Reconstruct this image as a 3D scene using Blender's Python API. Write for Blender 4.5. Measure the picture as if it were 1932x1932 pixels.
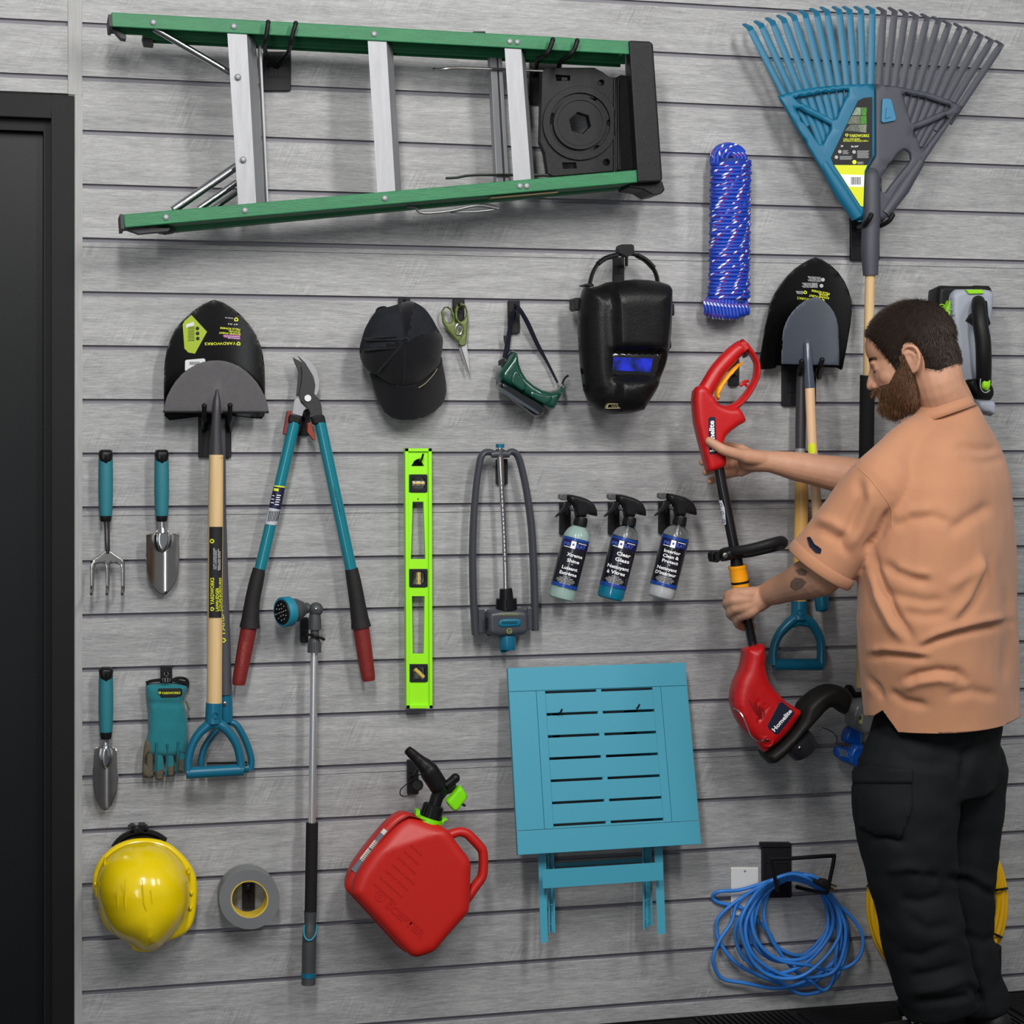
import bpy, bmesh, math, random
import numpy as np
from mathutils import Vector, Matrix, geometry
RN = random.Random(11)
SC = bpy.context.scene
for o in list(bpy.data.objects):
    bpy.data.objects.remove(o)
# ------------------------------------------------------------------ camera
F = 3600.0                      # focal length, in pixels of the 1932 frame
YH = 814.6                      # row of the eye level
P = 0.12                        # pitch of the wall grooves (m)
TH = math.atan(0.0067139 / 96.10 * F)
D = F * P * math.cos(TH) / 96.10   # distance camera - wall
HC = 1.411                      # camera height
XC = -D * math.tan(TH)
cam = bpy.data.cameras.new('camera')
camo = bpy.data.objects.new('camera', cam)
SC.collection.objects.link(camo)
camo.location = (XC, -D, HC)
camo.rotation_euler = (math.pi / 2, 0, -TH)
cam.sensor_width = 36
cam.lens = 36 * F / 1932
cam.shift_y = -(966 - YH) / 1932
cam.clip_start = 0.05
SC.camera = camo
# ------------------------------------------------------------------ light
SC.view_settings.view_transform = 'Standard'
SC.view_settings.look = 'None'
SC.view_settings.gamma = 1
SC.view_settings.use_curve_mapping = False
SC.view_settings.exposure = -0.08
wd = bpy.data.worlds.new('world')
SC.world = wd
wd.use_nodes = True
wd.node_tree.nodes['Background'].inputs[0].default_value = (0.93, 0.97, 1.0, 1)
wd.node_tree.nodes['Background'].inputs[1].default_value = 0.24

def area(name, x, y, z, sx, sy, power, aim, col=(1, 0.98, 0.95)):
    l = bpy.data.lights.new(name, 'AREA')
    l.shape = 'RECTANGLE'
    l.size, l.size_y = sx, sy
    l.energy = power
    l.color = col
    o = bpy.data.objects.new(name, l)
    SC.collection.objects.link(o)
    o.location = (x, y, z)
    d = Vector(aim) - Vector((x, y, z))
    o.rotation_euler = d.to_track_quat('-Z', 'Y').to_euler()
    return o

area('ceiling_lamp_near', -1.0, -2.7, 2.95, 0.25, 1.2, 60, (-0.4, 0, .8))
area('ceiling_lamp_middle', 0.45, -2.9, 2.95, 0.25, 1.2, 54, (0.2, 0, .8))
area('ceiling_lamp_far', 2.0, -2.6, 3.1, 0.25, 1.2, 24, (0.9, 0, 1.0))
area('eye_level_fill', -2.3, -6.0, 1.35, 0.55, 2.5, 44, (0.0, 0, 1.2), (0.95, 0.98, 1.0))  # added tall light behind the camera, gives upright metal its bright streaks

# ------------------------------------------------------------------ helpers
CT, ST = math.cos(TH), math.sin(TH)

def W(px, py, d=0.0):
    """Point at distance d in front of the wall that stands at picture point px, py."""
    u = (px - 966) / F
    v = (YH - py) / F
    t = (D - d) / (CT - u * ST)
    return Vector((XC + t * (ST + u * CT), -d, HC + t * v))

def PX(p):
    x, y, z = p[0] - XC, p[1] + D, p[2] - HC
    w = x * ST + y * CT
    return (966 + F * (x * CT - y * ST) / w, YH - F * z / w)

def Z(x0, y0, s, pts):
    return [(x0 + s * p[0], y0 + s * p[1]) + tuple(p[2:]) for p in pts]

def lin(c):
    out = []
    for v in c:
        v = v / 255.0
        out.append(v / 12.92 if v <= 0.04045 else ((v + 0.055) / 1.055) ** 2.4)
    return (out[0], out[1], out[2], 1.0)

MATS = {}

def mat(name, rgb, rough=0.5, metal=0.0, bump=0.0, bscale=300.0, var=0.0, vscale=12.0,
        coat=0.0, trans=0.0, alpha=1.0, stretch=(1, 1, 1), ior=1.45, sheen=0.0, sss=0.0, spec=None):
    if name in MATS:
        return MATS[name]
    m = bpy.data.materials.new(name)
    m.use_nodes = True
    nt = m.node_tree
    b = nt.nodes['Principled BSDF']
    b.inputs['Base Color'].default_value = lin(rgb)
    b.inputs['Roughness'].default_value = rough
    b.inputs['Metallic'].default_value = metal
    b.inputs['Coat Weight'].default_value = coat
    b.inputs['Coat Roughness'].default_value = 0.15
    b.inputs['Transmission Weight'].default_value = trans
    b.inputs['IOR'].default_value = ior
    b.inputs['Sheen Weight'].default_value = sheen
    b.inputs['Alpha'].default_value = alpha
    if spec is None:
        spec = .22 if max(rgb) < 45 and not coat else .5
    b.inputs['Specular IOR Level'].default_value = spec
    if sss:
        b.inputs['Subsurface Weight'].default_value = sss
        b.inputs['Subsurface Radius'].default_value = (1, .35, .2)
        b.inputs['Subsurface Scale'].default_value = 0.008
    if bump or var:
        g = nt.nodes.new('ShaderNodeNewGeometry')
        mp = nt.nodes.new('ShaderNodeMapping')
        mp.inputs['Scale'].default_value = stretch
        nt.links.new(g.outputs['Position'], mp.inputs['Vector'])
    if bump:
        n = nt.nodes.new('ShaderNodeTexNoise')
        n.inputs['Scale'].default_value = bscale
        n.inputs['Detail'].default_value = 3
        nt.links.new(mp.outputs[0], n.inputs['Vector'])
        bp = nt.nodes.new('ShaderNodeBump')
        bp.inputs['Strength'].default_value = bump
        bp.inputs['Distance'].default_value = 0.002
        nt.links.new(n.outputs['Fac'], bp.inputs['Height'])
        nt.links.new(bp.outputs[0], b.inputs['Normal'])
    if var:
        n = nt.nodes.new('ShaderNodeTexNoise')
        n.inputs['Scale'].default_value = vscale
        n.inputs['Detail'].default_value = 6
        n.inputs['Roughness'].default_value = 0.65
        nt.links.new(mp.outputs[0], n.inputs['Vector'])
        r = nt.nodes.new('ShaderNodeMapRange')
        r.inputs['From Min'].default_value = 0.3
        r.inputs['From Max'].default_value = 0.7
        r.inputs['To Min'].default_value = 1 - var
        r.inputs['To Max'].default_value = 1 + var
        nt.links.new(n.outputs['Fac'], r.inputs['Value'])
        mx = nt.nodes.new('ShaderNodeVectorMath')
        mx.operation = 'SCALE'
        mx.inputs[0].default_value = lin(rgb)[:3]
        nt.links.new(r.outputs[0], mx.inputs['Scale'])
        nt.links.new(mx.outputs[0], b.inputs['Base Color'])
    MATS[name] = m
    return m

def cylsurf(A, B, r, lift=0.0):
    """depth at which the sight line through a picture point meets a round bar A-B"""
    A, B = Vector(A), Vector(B)
    ax = (B - A).normalized()
    cam_ = Vector((XC, -D, HC))
    rr = r + lift

    def f(x, y):
        d = (W(x, y, 0) - cam_).normalized()
        w = cam_ - A
        dp = d - ax * d.dot(ax)
        wp = w - ax * w.dot(ax)
        a, b, c = dp.dot(dp), 2 * dp.dot(wp), wp.dot(wp) - rr * rr
        q = b * b - 4 * a * c
        t = (-b - math.sqrt(q)) / (2 * a) if q > 0 else -b / (2 * a)
        return -(cam_ + d * t).y
    return f

def shd(cx0, slope, y0, r, d0):
    return cylsurf(W(cx0, y0, d0), W(cx0 + slope * 100, y0 + 100, d0), r * mpp(cx0, d0), .0009)

class MB:
    """Collects shapes into one mesh."""
    def __init__(s):
        s.v, s.f, s.m, s.uv = [], [], [], {}
        s.cur = 0

    def add(s, vs, fs, uv=None):
        o = len(s.v)
        s.v += [Vector(v) for v in vs]
        for i, f in enumerate(fs):
            if uv:
                s.uv[len(s.f)] = uv[i]
            s.f.append([o + j for j in f])
            s.m.append(s.cur)
        return s

    def box(s, c, size, ax=None):
        """ax: optional 3 direction vectors"""
        c = Vector(c)
        A = ax or (Vector((1, 0, 0)), Vector((0, 1, 0)), Vector((0, 0, 1)))
        h = [A[i] * (size[i] / 2) for i in range(3)]
        vs = [c + h[0] * a + h[1] * b + h[2] * g for a in (-1, 1) for b in (-1, 1) for g in (-1, 1)]
        return s.add(vs, [(0, 1, 3, 2), (4, 6, 7, 5), (0, 4, 5, 1), (2, 3, 7, 6), (0, 2, 6, 4), (1, 5, 7, 3)])

    def rect(s, x0, y0, x1, y1, d, th):
        """upright block whose front face fills that picture rectangle"""
        return s.prism([(x0, y0), (x1, y0), (x1, y1), (x0, y1)], d, th)

    def prism(s, pts, d, th, holes=(), sh=(0, 0, 0)):
        """front outline at depth d (number or function), extruded th towards the wall"""
        loops = [pts] + list(holes)
        df = d if callable(d) else (lambda x, y: d)
        fl = [[W(p[0], p[1], df(p[0], p[1])) for p in l] for l in loops]
        if callable(d):
            return s.decal(loops, df, th, sh)
        tri = geometry.tessellate_polygon([[Vector((v.x, v.z, 0)) for v in l] for l in fl])
        allv = [v for l in fl for v in l]
        n = len(allv)
        back = [v + Vector((sh[0], th + sh[1], sh[2])) for v in allv]
        fs = []
        for t in tri:
            a, b, c = (allv[i] for i in t)
            nn = (b - a).cross(c - a)
            if nn.y > 0:
                t = (t[0], t[2], t[1])
            fs.append(tuple(t))
            fs.append((t[0] + n, t[2] + n, t[1] + n))
        k = 0
        for l in fl:
            m = len(l)
            for i in range(m):
                fs.append((k + i, k + (i + 1) % m, k + (i + 1) % m + n, k + i + n))
            k += m
        return s.add(allv + back, fs)

    def decal(s, loops, df, th, sh=(0, 0, 0)):
        """thin sheet that follows a curved surface"""
        P0 = [p for l in loops for p in l]
        x0, x1 = min(p[0] for p in P0), max(p[0] for p in P0)
        y0, y1 = min(p[1] for p in P0), max(p[1] for p in P0)
        st = max(1.6, min(5, max(x1 - x0, y1 - y0) / 10, min(x1 - x0, y1 - y0) / 5))
        loops = [resamp(l, st * 1.2) for l in loops]
        P0 = [p for l in loops for p in l]

        def ins(x, y):
            c = False
            for l in loops:
                for i in range(len(l)):
                    a, b = l[i - 1], l[i]
                    if (a[1] > y) != (b[1] > y) and x < (b[0] - a[0]) * (y - a[1]) / (b[1] - a[1]) + a[0]:
                        c = not c
            return c
        gp = []
        nx, ny = int((x1 - x0) / st), int((y1 - y0) / st)
        for i in range(nx + 1):
            for j in range(ny + 1):
                x, y = x0 + (i + .5) * st, y0 + (j + .5) * st
                if ins(x, y) and min((x - p[0]) ** 2 + (y - p[1]) ** 2 for p in P0) > (st * .4) ** 2:
                    gp.append((x, y))
        ed, k = [], 0
        for l in loops:
            ed += [(k + i, k + (i + 1) % len(l)) for i in range(len(l))]
            k += len(l)
        r = geometry.delaunay_2d_cdt([Vector(p[:2]) for p in P0 + gp], ed, [], 0, 1e-4)
        V = [W(v.x, v.y, df(v.x, v.y)) for v in r[0]]
        n = len(V)
        V += [v + Vector((sh[0], min(th, .0012) + sh[1], sh[2])) for v in V]
        fs, cnt = [], {}
        for f in r[2]:
            cx = sum(r[0][i].x for i in f) / 3
            cy = sum(r[0][i].y for i in f) / 3
            if not ins(cx, cy):
                continue
            f = list(f)
            if (V[f[1]] - V[f[0]]).cross(V[f[2]] - V[f[0]]).y > 0:
                f = [f[0], f[2], f[1]]
            fs.append(tuple(f))
            fs.append((f[0] + n, f[2] + n, f[1] + n))
            for a, b in ((f[0], f[1]), (f[1], f[2]), (f[2], f[0])):
                cnt[(a, b)] = 1
        for (a, b) in cnt:
            if (b, a) not in cnt:
                fs.append((a, b, b + n, a + n))
        return s.add(V, fs)

    def tube(s, pts, rad, seg=12, caps=True, closed=False, flat=None, smooth=0):
        """pts: 3D points; rad: number or list; flat=(wall-plane factor, depth factor) of the section"""
        pts = [Vector(p) for p in pts]
        n = len(pts)
        rad = [rad] * n if not isinstance(rad, (list, tuple)) else list(rad)
        if smooth:
            pts, rad = crom(pts, rad, smooth, closed)
            n = len(pts)
        vs, fs, uv = [], [], []
        tang = []
        for i in range(n):
            if closed:
                t = pts[(i + 1) % n] - pts[i - 1]
            else:
                t = pts[min(i + 1, n - 1)] - pts[max(i - 1, 0)]
            tang.append(t.normalized() if t.length > 1e-9 else Vector((0, 0, 1)))
        if flat:
            fr = []
            for t in tang:
                b = t.cross(Vector((0, 1, 0)))
                b = b.normalized() if b.length > 1e-4 else Vector((1, 0, 0))
                fr.append((b, Vector((0, -1, 0)) if abs(t.y) < .5 else b.cross(t)))
        else:
            t0 = tang[0]
            a = t0.cross(Vector((0, 1, 0)))
            if a.length < 1e-3:
                a = t0.cross(Vector((0, 0, 1)))
            a.normalize()
            fr = []
            for i, t in enumerate(tang):
                a = (a - t * a.dot(t))
                a.normalize()
                fr.append((a.copy(), t.cross(a)))
        L = 0
        Ls = [0]
        for i in range(1, n):
            L += (pts[i] - pts[i - 1]).length
            Ls.append(L)
        fx, fy = flat if flat else (1, 1)
        for i in range(n):
            for j in range(seg):
                an = 2 * math.pi * j / seg
                vs.append(pts[i] + fr[i][0] * (math.cos(an) * rad[i] * fx) + fr[i][1] * (math.sin(an) * rad[i] * fy))
        for i in range(n if closed else n - 1):
            i2 = (i + 1) % n
            for j in range(seg):
                j2 = (j + 1) % seg
                fs.append((i * seg + j, i * seg + j2, i2 * seg + j2, i2 * seg + j))
                l1 = Ls[i]
                l2 = Ls[i2] if i2 else Ls[i]
                uv.append(((l1, j / seg), (l1, (j + 1) / seg), (l2, (j + 1) / seg), (l2, j / seg)))
        if caps and not closed:
            fs.append(tuple(range(seg - 1, -1, -1)))
            uv.append(((0, 0),) * seg)
            fs.append(tuple((n - 1) * seg + j for j in range(seg)))
            uv.append(((0, 0),) * seg)
        return s.add(vs, fs, uv)

    def ptube(s, pts, rad_px, seg=12, **k):
        """picture-space path: points (px, py, depth), radii in picture pixels"""
        q = [W(*p) for p in pts]
        r = rad_px if isinstance(rad_px, (list, tuple)) else [rad_px] * len(pts)
        r = [a * mpp(p[0], p[2]) for a, p in zip(r, pts)]
        return s.tube(q, r, seg, **k)

    def ball(s, c, r, seg=16, rings=10, ax=None):
        c = Vector(c)
        r = (r, r, r) if not isinstance(r, (list, tuple)) else r
        A = ax or (Vector((1, 0, 0)), Vector((0, 1, 0)), Vector((0, 0, 1)))
        vs = [c + A[2] * r[2]]
        for i in range(1, rings):
            ph = math.pi * i / rings
            for j in range(seg):
                an = 2 * math.pi * j / seg
                vs.append(c + A[0] * (r[0] * math.sin(ph) * math.cos(an)) + A[1] * (r[1] * math.sin(ph) * math.sin(an)) + A[2] * (r[2] * math.cos(ph)))
        vs.append(c - A[2] * r[2])
        fs = []
        for j in range(seg):
            fs.append((0, 1 + j, 1 + (j + 1) % seg))
            fs.append((len(vs) - 1, 1 + (rings - 2) * seg + (j + 1) % seg, 1 + (rings - 2) * seg + j))
        for i in range(rings - 2):
            for j in range(seg):
                a, b = 1 + i * seg, 1 + (i + 1) * seg
                fs.append((a + j, b + j, b + (j + 1) % seg, a + (j + 1) % seg))
        return s.add(vs, fs)

    def inflate(s, outline, d, hf, hb, r, holes=(), step=8, sm=0, extra=None):
        """puffed slab: outline in picture points at depth d, front bulge hf, back bulge hb (m),
        rounding radius r (px)"""
        ol = sm2(outline, sm) if sm else resamp(outline, step)
        hl = [sm2(h, sm) if sm else resamp(h, step) for h in holes]
        loops = [ol] + hl
        df = d if callable(d) else (lambda x, y: d)
        segs = []
        for l in loops:
            for i in range(len(l)):
                segs.append((l[i], l[(i + 1) % len(l)]))
        SA = np.array([a for a, b in segs], float)
        SB = np.array([b for a, b in segs], float)

        def dist(Q):
            Q = np.asarray(Q, float)
            out = np.full(len(Q), 1e9)
            for a, b in zip(SA, SB):
                ab = b - a
                L = max((ab ** 2).sum(), 1e-9)
                t = np.clip(((Q - a) @ ab) / L, 0, 1)
                dd = np.hypot(*(Q - (a + t[:, None] * ab)).T)
                out = np.minimum(out, dd)
            return out

        def inside(Q):
            Q = np.asarray(Q, float)
            c = np.zeros(len(Q), int)
            x, y = Q[:, 0], Q[:, 1]
            for a, b in zip(SA, SB):
                cond = (a[1] > y) != (b[1] > y)
                if a[1] != b[1]:
                    xx = (b[0] - a[0]) * (y - a[1]) / (b[1] - a[1]) + a[0]
                    c += (cond & (x < xx)).astype(int)
            return c % 2 == 1
        cand = []
        for l in loops:
            L = np.array(l, float)
            nx = np.roll(L, -1, 0) - np.roll(L, 1, 0)
            nn = np.stack([nx[:, 1], -nx[:, 0]], 1)
            nn /= np.maximum(np.hypot(*nn.T), 1e-6)[:, None]
            for fr_ in ((.08, .3, .62, 1.0) if r < 12 else (.03, .12, .25, .42, .6, .8, 1.0)):
                for sg in (-1, 1):
                    q = L + nn * (sg * r * fr_)
                    ok = inside(q) & (dist(q) > r * fr_ * .93)
                    cand.append(q[ok])
        x0, y0 = SA.min(0)
        x1, y1 = SA.max(0)
        gx, gy = np.meshgrid(np.arange(x0 + step / 2, x1, step), np.arange(y0 + step / 2, y1, step))
        g = np.stack([gx.ravel(), gy.ravel()], 1)
        if len(g):
            g = g[inside(g)]
            g = g[dist(g) > (r * 1.15 if step < r * 3 else r)] if len(g) else g
            cand.append(g)
        cand = np.concatenate(cand) if cand else np.zeros((0, 2))
        bpts = [p for l in loops for p in l]
        edges = []
        k = 0
        for l in loops:
            for i in range(len(l)):
                edges.append((k + i, k + (i + 1) % len(l)))
            k += len(l)
        allp = [Vector((p[0], p[1])) for p in bpts] + [Vector((p[0], p[1])) for p in cand]
        res = geometry.delaunay_2d_cdt(allp, edges, [], 0, 1e-4)
        vs2, fs2 = res[0], res[2]
        orig = res[3]
        cen = np.array([[sum(vs2[i].x for i in f) / 3, sum(vs2[i].y for i in f) / 3] for f in fs2])
        ins = inside(cen)
        fs2 = [f for f, ok in zip(fs2, ins) if ok]
        Q = np.array([[v.x, v.y] for v in vs2])
        ds = dist(Q)
        nb = len(bpts)
        isb = ds < 1e-3
        tt = np.clip(ds / r, 0, 1)
        h = np.sqrt(np.maximum(0, 1 - (1 - tt) ** 2))
        V, idx = [], {}
        fr, bk = [], []
        for i, v in enumerate(vs2):
            base = W(v.x, v.y, df(v.x, v.y))
            ex = extra(v.x, v.y, ds[i]) if extra else 0
            V.append(base + Vector((0, -(hf * h[i] + ex * (0 if isb[i] else 1)), 0)))
        for i, v in enumerate(vs2):
            base = W(v.x, v.y, df(v.x, v.y))
            if isb[i]:
                bk.append(i)
            else:
                bk.append(len(V))
                V.append(base + Vector((0, hb * h[i], 0)))
        fs = []
        for f in fs2:
            a, b, c = (V[i] for i in f)
            f = list(f)
            if (b - a).cross(c - a).y > 0:
                f = [f[0], f[2], f[1]]
            fs.append(tuple(f))
            fs.append((bk[f[0]], bk[f[2]], bk[f[1]]))
        return s.add(V, fs)

    def mesh(s, name):
        me = bpy.data.meshes.new(name)
        me.from_pydata([tuple(v) for v in s.v], [], s.f)
        for p, m in zip(me.polygons, s.m):
            p.material_index = m
        if s.uv:
            ul = me.uv_layers.new(name='UVMap')
            for i, u in s.uv.items():
                p = me.polygons[i]
                for k, li in enumerate(p.loop_indices):
                    if k < len(u):
                        ul.data[li].uv = u[k]
        me.validate()
        return me

def puffd(outline, k, d, hf, r):
    """depth of the front of an inflated shape at a picture point"""
    a = np.array(sm2(outline, k))
    ab = np.roll(a, -1, 0) - a

    def f(x, y):
        t = np.clip(((np.array([x, y]) - a) * ab).sum(1) / (ab ** 2).sum(1), 0, 1)
        ds = np.hypot(*((np.array([x, y]) - (a + t[:, None] * ab)).T)).min()
        t = min(ds / r, 1)
        return d + hf * math.sqrt(max(0, 1 - (1 - t) ** 2))
    return f

def mpp(px, d):
    return (W(px + 1, 800, d) - W(px, 800, d)).length

def crom(pts, rad, k, closed=False):
    n = len(pts)
    op, orr = [], []
    for i in range(n if closed else n - 1):
        if closed:
            a, b, c, e = pts[i - 1], pts[i], pts[(i + 1) % n], pts[(i + 2) % n]
            r1, r2 = rad[i], rad[(i + 1) % n]
        else:
            a, b, c, e = pts[max(i - 1, 0)], pts[i], pts[i + 1], pts[min(i + 2, n - 1)]
            r1, r2 = rad[i], rad[i + 1]
        for j in range(k):
            t = j / k
            op.append(.5 * ((2 * b) + (c - a) * t + (2 * a - 5 * b + 4 * c - e) * t * t + (3 * b - a - 3 * c + e) * t ** 3))
            u = t * t * (3 - 2 * t)
            orr.append(r1 * (1 - u) + r2 * u)
    if not closed:
        op.append(pts[-1])
        orr.append(rad[-1])
    return op, orr

def sm2(pts, k):
    v = [Vector((p[0], p[1], 0)) for p in pts]
    o, _ = crom(v, [0] * len(v), k, True)
    return [(p.x, p.y) for p in o]

def resamp(pts, step):
    out = []
    n = len(pts)
    for i in range(n):
        a, b = pts[i], pts[(i + 1) % n]
        L = math.hypot(b[0] - a[0], b[1] - a[1])
        m = max(1, int(round(L / step)))
        for j in range(m):
            t = j / m
            out.append((a[0] + (b[0] - a[0]) * t, a[1] + (b[1] - a[1]) * t))
    return out

def thing(name, label, cat, base, group=None):
    o = bpy.data.objects.new(name, None)
    SC.collection.objects.link(o)
    o.empty_display_size = 0.05
    o.location = base
    o['label'] = label
    o['category'] = cat
    if group:
        o['group'] = group
    return o

def rootloc(o):
    while o.parent:
        o = o.parent
    return Vector(o.location)

def part(name, mb, m, parent=None, smooth=True, bevel=0, bseg=2, label=None, angle=0.7, mesh=None):
    me = mesh or mb.mesh(name)
    if parent is not None:
        me.transform(Matrix.Translation(-rootloc(parent)))
    o = bpy.data.objects.new(name, me)
    SC.collection.objects.link(o)
    o.parent = parent
    ms = m if isinstance(m, (list, tuple)) else [m]
    for x in ms:
        me.materials.append(x)
    bm = bmesh.new()
    bm.from_mesh(me)
    bmesh.ops.remove_doubles(bm, verts=bm.verts, dist=1e-6)
    bmesh.ops.recalc_face_normals(bm, faces=bm.faces)
    bm.to_mesh(me)
    bm.free()
    if smooth:
        me.shade_smooth()
        try:
            me.set_sharp_from_angle(angle=angle)
        except Exception:
            pass
    if bevel:
        b = o.modifiers.new('bevel', 'BEVEL')
        b.width = bevel
        b.segments = bseg
        b.limit_method = 'ANGLE'
        b.angle_limit = 0.6
    if label:
        o['label'] = label
    return o

def solo(name, mb, m, label, cat, base, group=None, **k):
    """a thing that is a single mesh"""
    me = mb.mesh(name)
    me.transform(Matrix.Translation(-Vector(base)))
    o = part(name, mb, m, None, mesh=me, **k)
    o.location = base
    o['label'] = label
    o['category'] = cat
    if group:
        o['group'] = group
    return o

def text(s, A, B, h, d, m, parent, name='lettering', bold=0.0, fill=True):
    """writing on a surface: baseline from picture point A to B, capital height h (px)"""
    cu = bpy.data.curves.new('t', 'FONT')
    cu.body = s
    cu.size = 1
    cu.resolution_u = 2
    cu.offset = bold
    ob = bpy.data.objects.new('t', cu)
    SC.collection.objects.link(ob)
    bpy.context.view_layer.update()
    dg = bpy.context.evaluated_depsgraph_get()
    me = bpy.data.meshes.new_from_object(ob.evaluated_get(dg))
    bpy.data.objects.remove(ob)
    bpy.data.curves.remove(cu)
    xs = [v.co.x for v in me.vertices]
    x0, x1 = min(xs), max(xs)
    cap = 0.72
    df = d if callable(d) else (lambda x, y: d)
    A = Vector(A)
    B = Vector(B)
    dr = B - A
    up = Vector((dr.y, -dr.x)).normalized() * (h / cap)
    if callable(d):
        bm = bmesh.new()
        bm.from_mesh(me)
        bmesh.ops.triangulate(bm, faces=bm.faces)
        bmesh.ops.subdivide_edges(bm, edges=[e for e in bm.edges if e.calc_length() > .3], cuts=1)
        bm.to_mesh(me)
        bm.free()
    for v in me.vertices:
        q = A + dr * ((v.co.x - x0) / (x1 - x0)) + up * v.co.y
        v.co = W(q.x, q.y, df(q.x, q.y))
    me.transform(Matrix.Translation(-rootloc(parent)))
    o = bpy.data.objects.new(name, me)
    SC.collection.objects.link(o)
    o.parent = parent
    me.materials.append(m)
    return o

def joined(name, objs, parent):
    """merge several lettering meshes of one print into one part"""
    bm = bmesh.new()
    mats = []
    for o in objs:
        k = len(mats)
        mats.append(o.data.materials[0])
        n0 = len(bm.faces)
        bm.from_mesh(o.data)
        bm.faces.ensure_lookup_table()
        for f in bm.faces[n0:]:
            f.material_index = k
    me = bpy.data.meshes.new(name)
    bm.to_mesh(me)
    bm.free()
    for o in objs:
        bpy.data.objects.remove(o)
    o = bpy.data.objects.new(name, me)
    SC.collection.objects.link(o)
    o.parent = parent
    for m in mats:
        me.materials.append(m)
    return o

# ------------------------------------------------------------------ materials
BLACK = mat('black_plastic', (20, 20, 22), 0.42, bump=.15, bscale=900)
HOOKM = mat('hook_black', (26, 26, 29), 0.5, bump=.1, bscale=700)
TEAL = mat('teal_plastic', (14, 94, 122), 0.3, bump=.05, bscale=600)
TEALG = mat('teal_rubber', (32, 110, 122), 0.55, bump=.2, bscale=900)
GREY = mat('grey_plastic', (70, 72, 79), 0.45, bump=.15, bscale=800)
ALU = mat('aluminium', (146, 147, 151), 0.5, metal=.35, var=.12, vscale=25, stretch=(3, 1, .3))
CHROME = mat('chrome', (205, 206, 208), 0.14, metal=1)
STEEL = mat('brushed_steel', (165, 162, 160), 0.24, metal=1)
WOODL = mat('pale_ash_wood', (206, 175, 127), 0.42, var=.1, vscale=14, stretch=(6, 6, .35))
YEL = mat('print_yellow', (214, 222, 40), 0.5)
WHITE = mat('print_white', (235, 235, 238), 0.5)
LIME = mat('print_lime', (146, 168, 20), 0.4)
RED = mat('red_plastic', (196, 26, 30), 0.36, bump=.12, bscale=900)
# ------------------------------------------------------------------ room
def groove_z(k):
    return HC + (7.571 - k) * P

def wall_material():
    m = bpy.data.materials.new('grey_wood_grain')
    m.use_nodes = True
    nt = m.node_tree
    N, Lk = nt.nodes, nt.links
    b = N['Principled BSDF']
    g = N.new('ShaderNodeNewGeometry')
    sep = N.new('ShaderNodeSeparateXYZ')
    Lk.new(g.outputs['Position'], sep.inputs[0])

    def M(op, a, b_=None):
        n = N.new('ShaderNodeMath')
        n.operation = op
        for i, v in enumerate((a, b_)):
            if v is None:
                continue
            if isinstance(v, (int, float)):
                n.inputs[i].default_value = v
            else:
                Lk.new(v, n.inputs[i])
        return n.outputs[0]
    idx = M('FLOOR', M('DIVIDE', M('SUBTRACT', sep.outputs[2], groove_z(0)), P))
    xo = M('ADD', sep.outputs[0], M('MULTIPLY', idx, 3.713))
    zo = M('ADD', sep.outputs[2], M('MULTIPLY', idx, 1.37))

    def vec(sx, sz):
        c = N.new('ShaderNodeCombineXYZ')
        Lk.new(M('MULTIPLY', xo, sx), c.inputs[0])
        Lk.new(M('MULTIPLY', zo, sz), c.inputs[1])
        return c.outputs[0]

    def noise(v, sc, det, ro, dist=0.0):
        n = N.new('ShaderNodeTexNoise')
        n.inputs['Scale'].default_value = sc
        n.inputs['Detail'].default_value = det
        n.inputs['Roughness'].default_value = ro
        n.inputs['Distortion'].default_value = dist
        Lk.new(v, n.inputs['Vector'])
        return n.outputs['Fac']
    n1 = noise(vec(4.5, 48), 1.0, 9, 0.65, .8)
    n2 = noise(vec(26, 300), 1.0, 5, 0.7, .4)
    n3 = noise(vec(90, 620), 1.0, 4, 0.8)
    n4 = noise(vec(1.3, 5), 1.0, 3, 0.5)
    # oblique saw marks in patches
    c = N.new('ShaderNodeCombineXYZ')
    Lk.new(M('ADD', M('MULTIPLY', xo, 175), M('MULTIPLY', zo, -75)), c.inputs[0])
    Lk.new(M('MULTIPLY', zo, 14), c.inputs[1])
    saw = noise(c.outputs[0], 1.0, 1.5, .5)
    pm = noise(vec(7, 11), 1.0, 1, .4)
    patch = N.new('ShaderNodeMapRange')
    Lk.new(pm, patch.inputs[0])
    patch.inputs[1].default_value = .56
    patch.inputs[2].default_value = .68
    v = M('ADD', M('MULTIPLY', n1, .55), M('MULTIPLY', n2, .78))
    v = M('ADD', v, M('MULTIPLY', n3, .46))
    v = M('ADD', v, M('MULTIPLY', n4, .35))
    v = M('ADD', v, M('MULTIPLY', M('MULTIPLY', M('SUBTRACT', saw, .5), patch.outputs[0]), .42))
    r = N.new('ShaderNodeMapRange')
    Lk.new(v, r.inputs[0])
    r.inputs[1].default_value = .72
    r.inputs[2].default_value = 1.42
    cr = N.new('ShaderNodeValToRGB')
    e = cr.color_ramp.elements
    e[0].position, e[0].color = 0, lin((100, 100, 101))
    e[1].position, e[1].color = 1, lin((188, 188, 188))
    e2 = cr.color_ramp.elements.new(.5)
    e2.color = lin((148, 148, 149))
    Lk.new(r.outputs[0], cr.inputs[0])
    Lk.new(cr.outputs[0], b.inputs['Base Color'])
    b.inputs['Roughness'].default_value = .55
    bp = N.new('ShaderNodeBump')
    bp.inputs['Strength'].default_value = .22
    bp.inputs['Distance'].default_value = .001
    Lk.new(v, bp.inputs['Height'])
    Lk.new(bp.outputs[0], b.inputs['Normal'])
    return m

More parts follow.
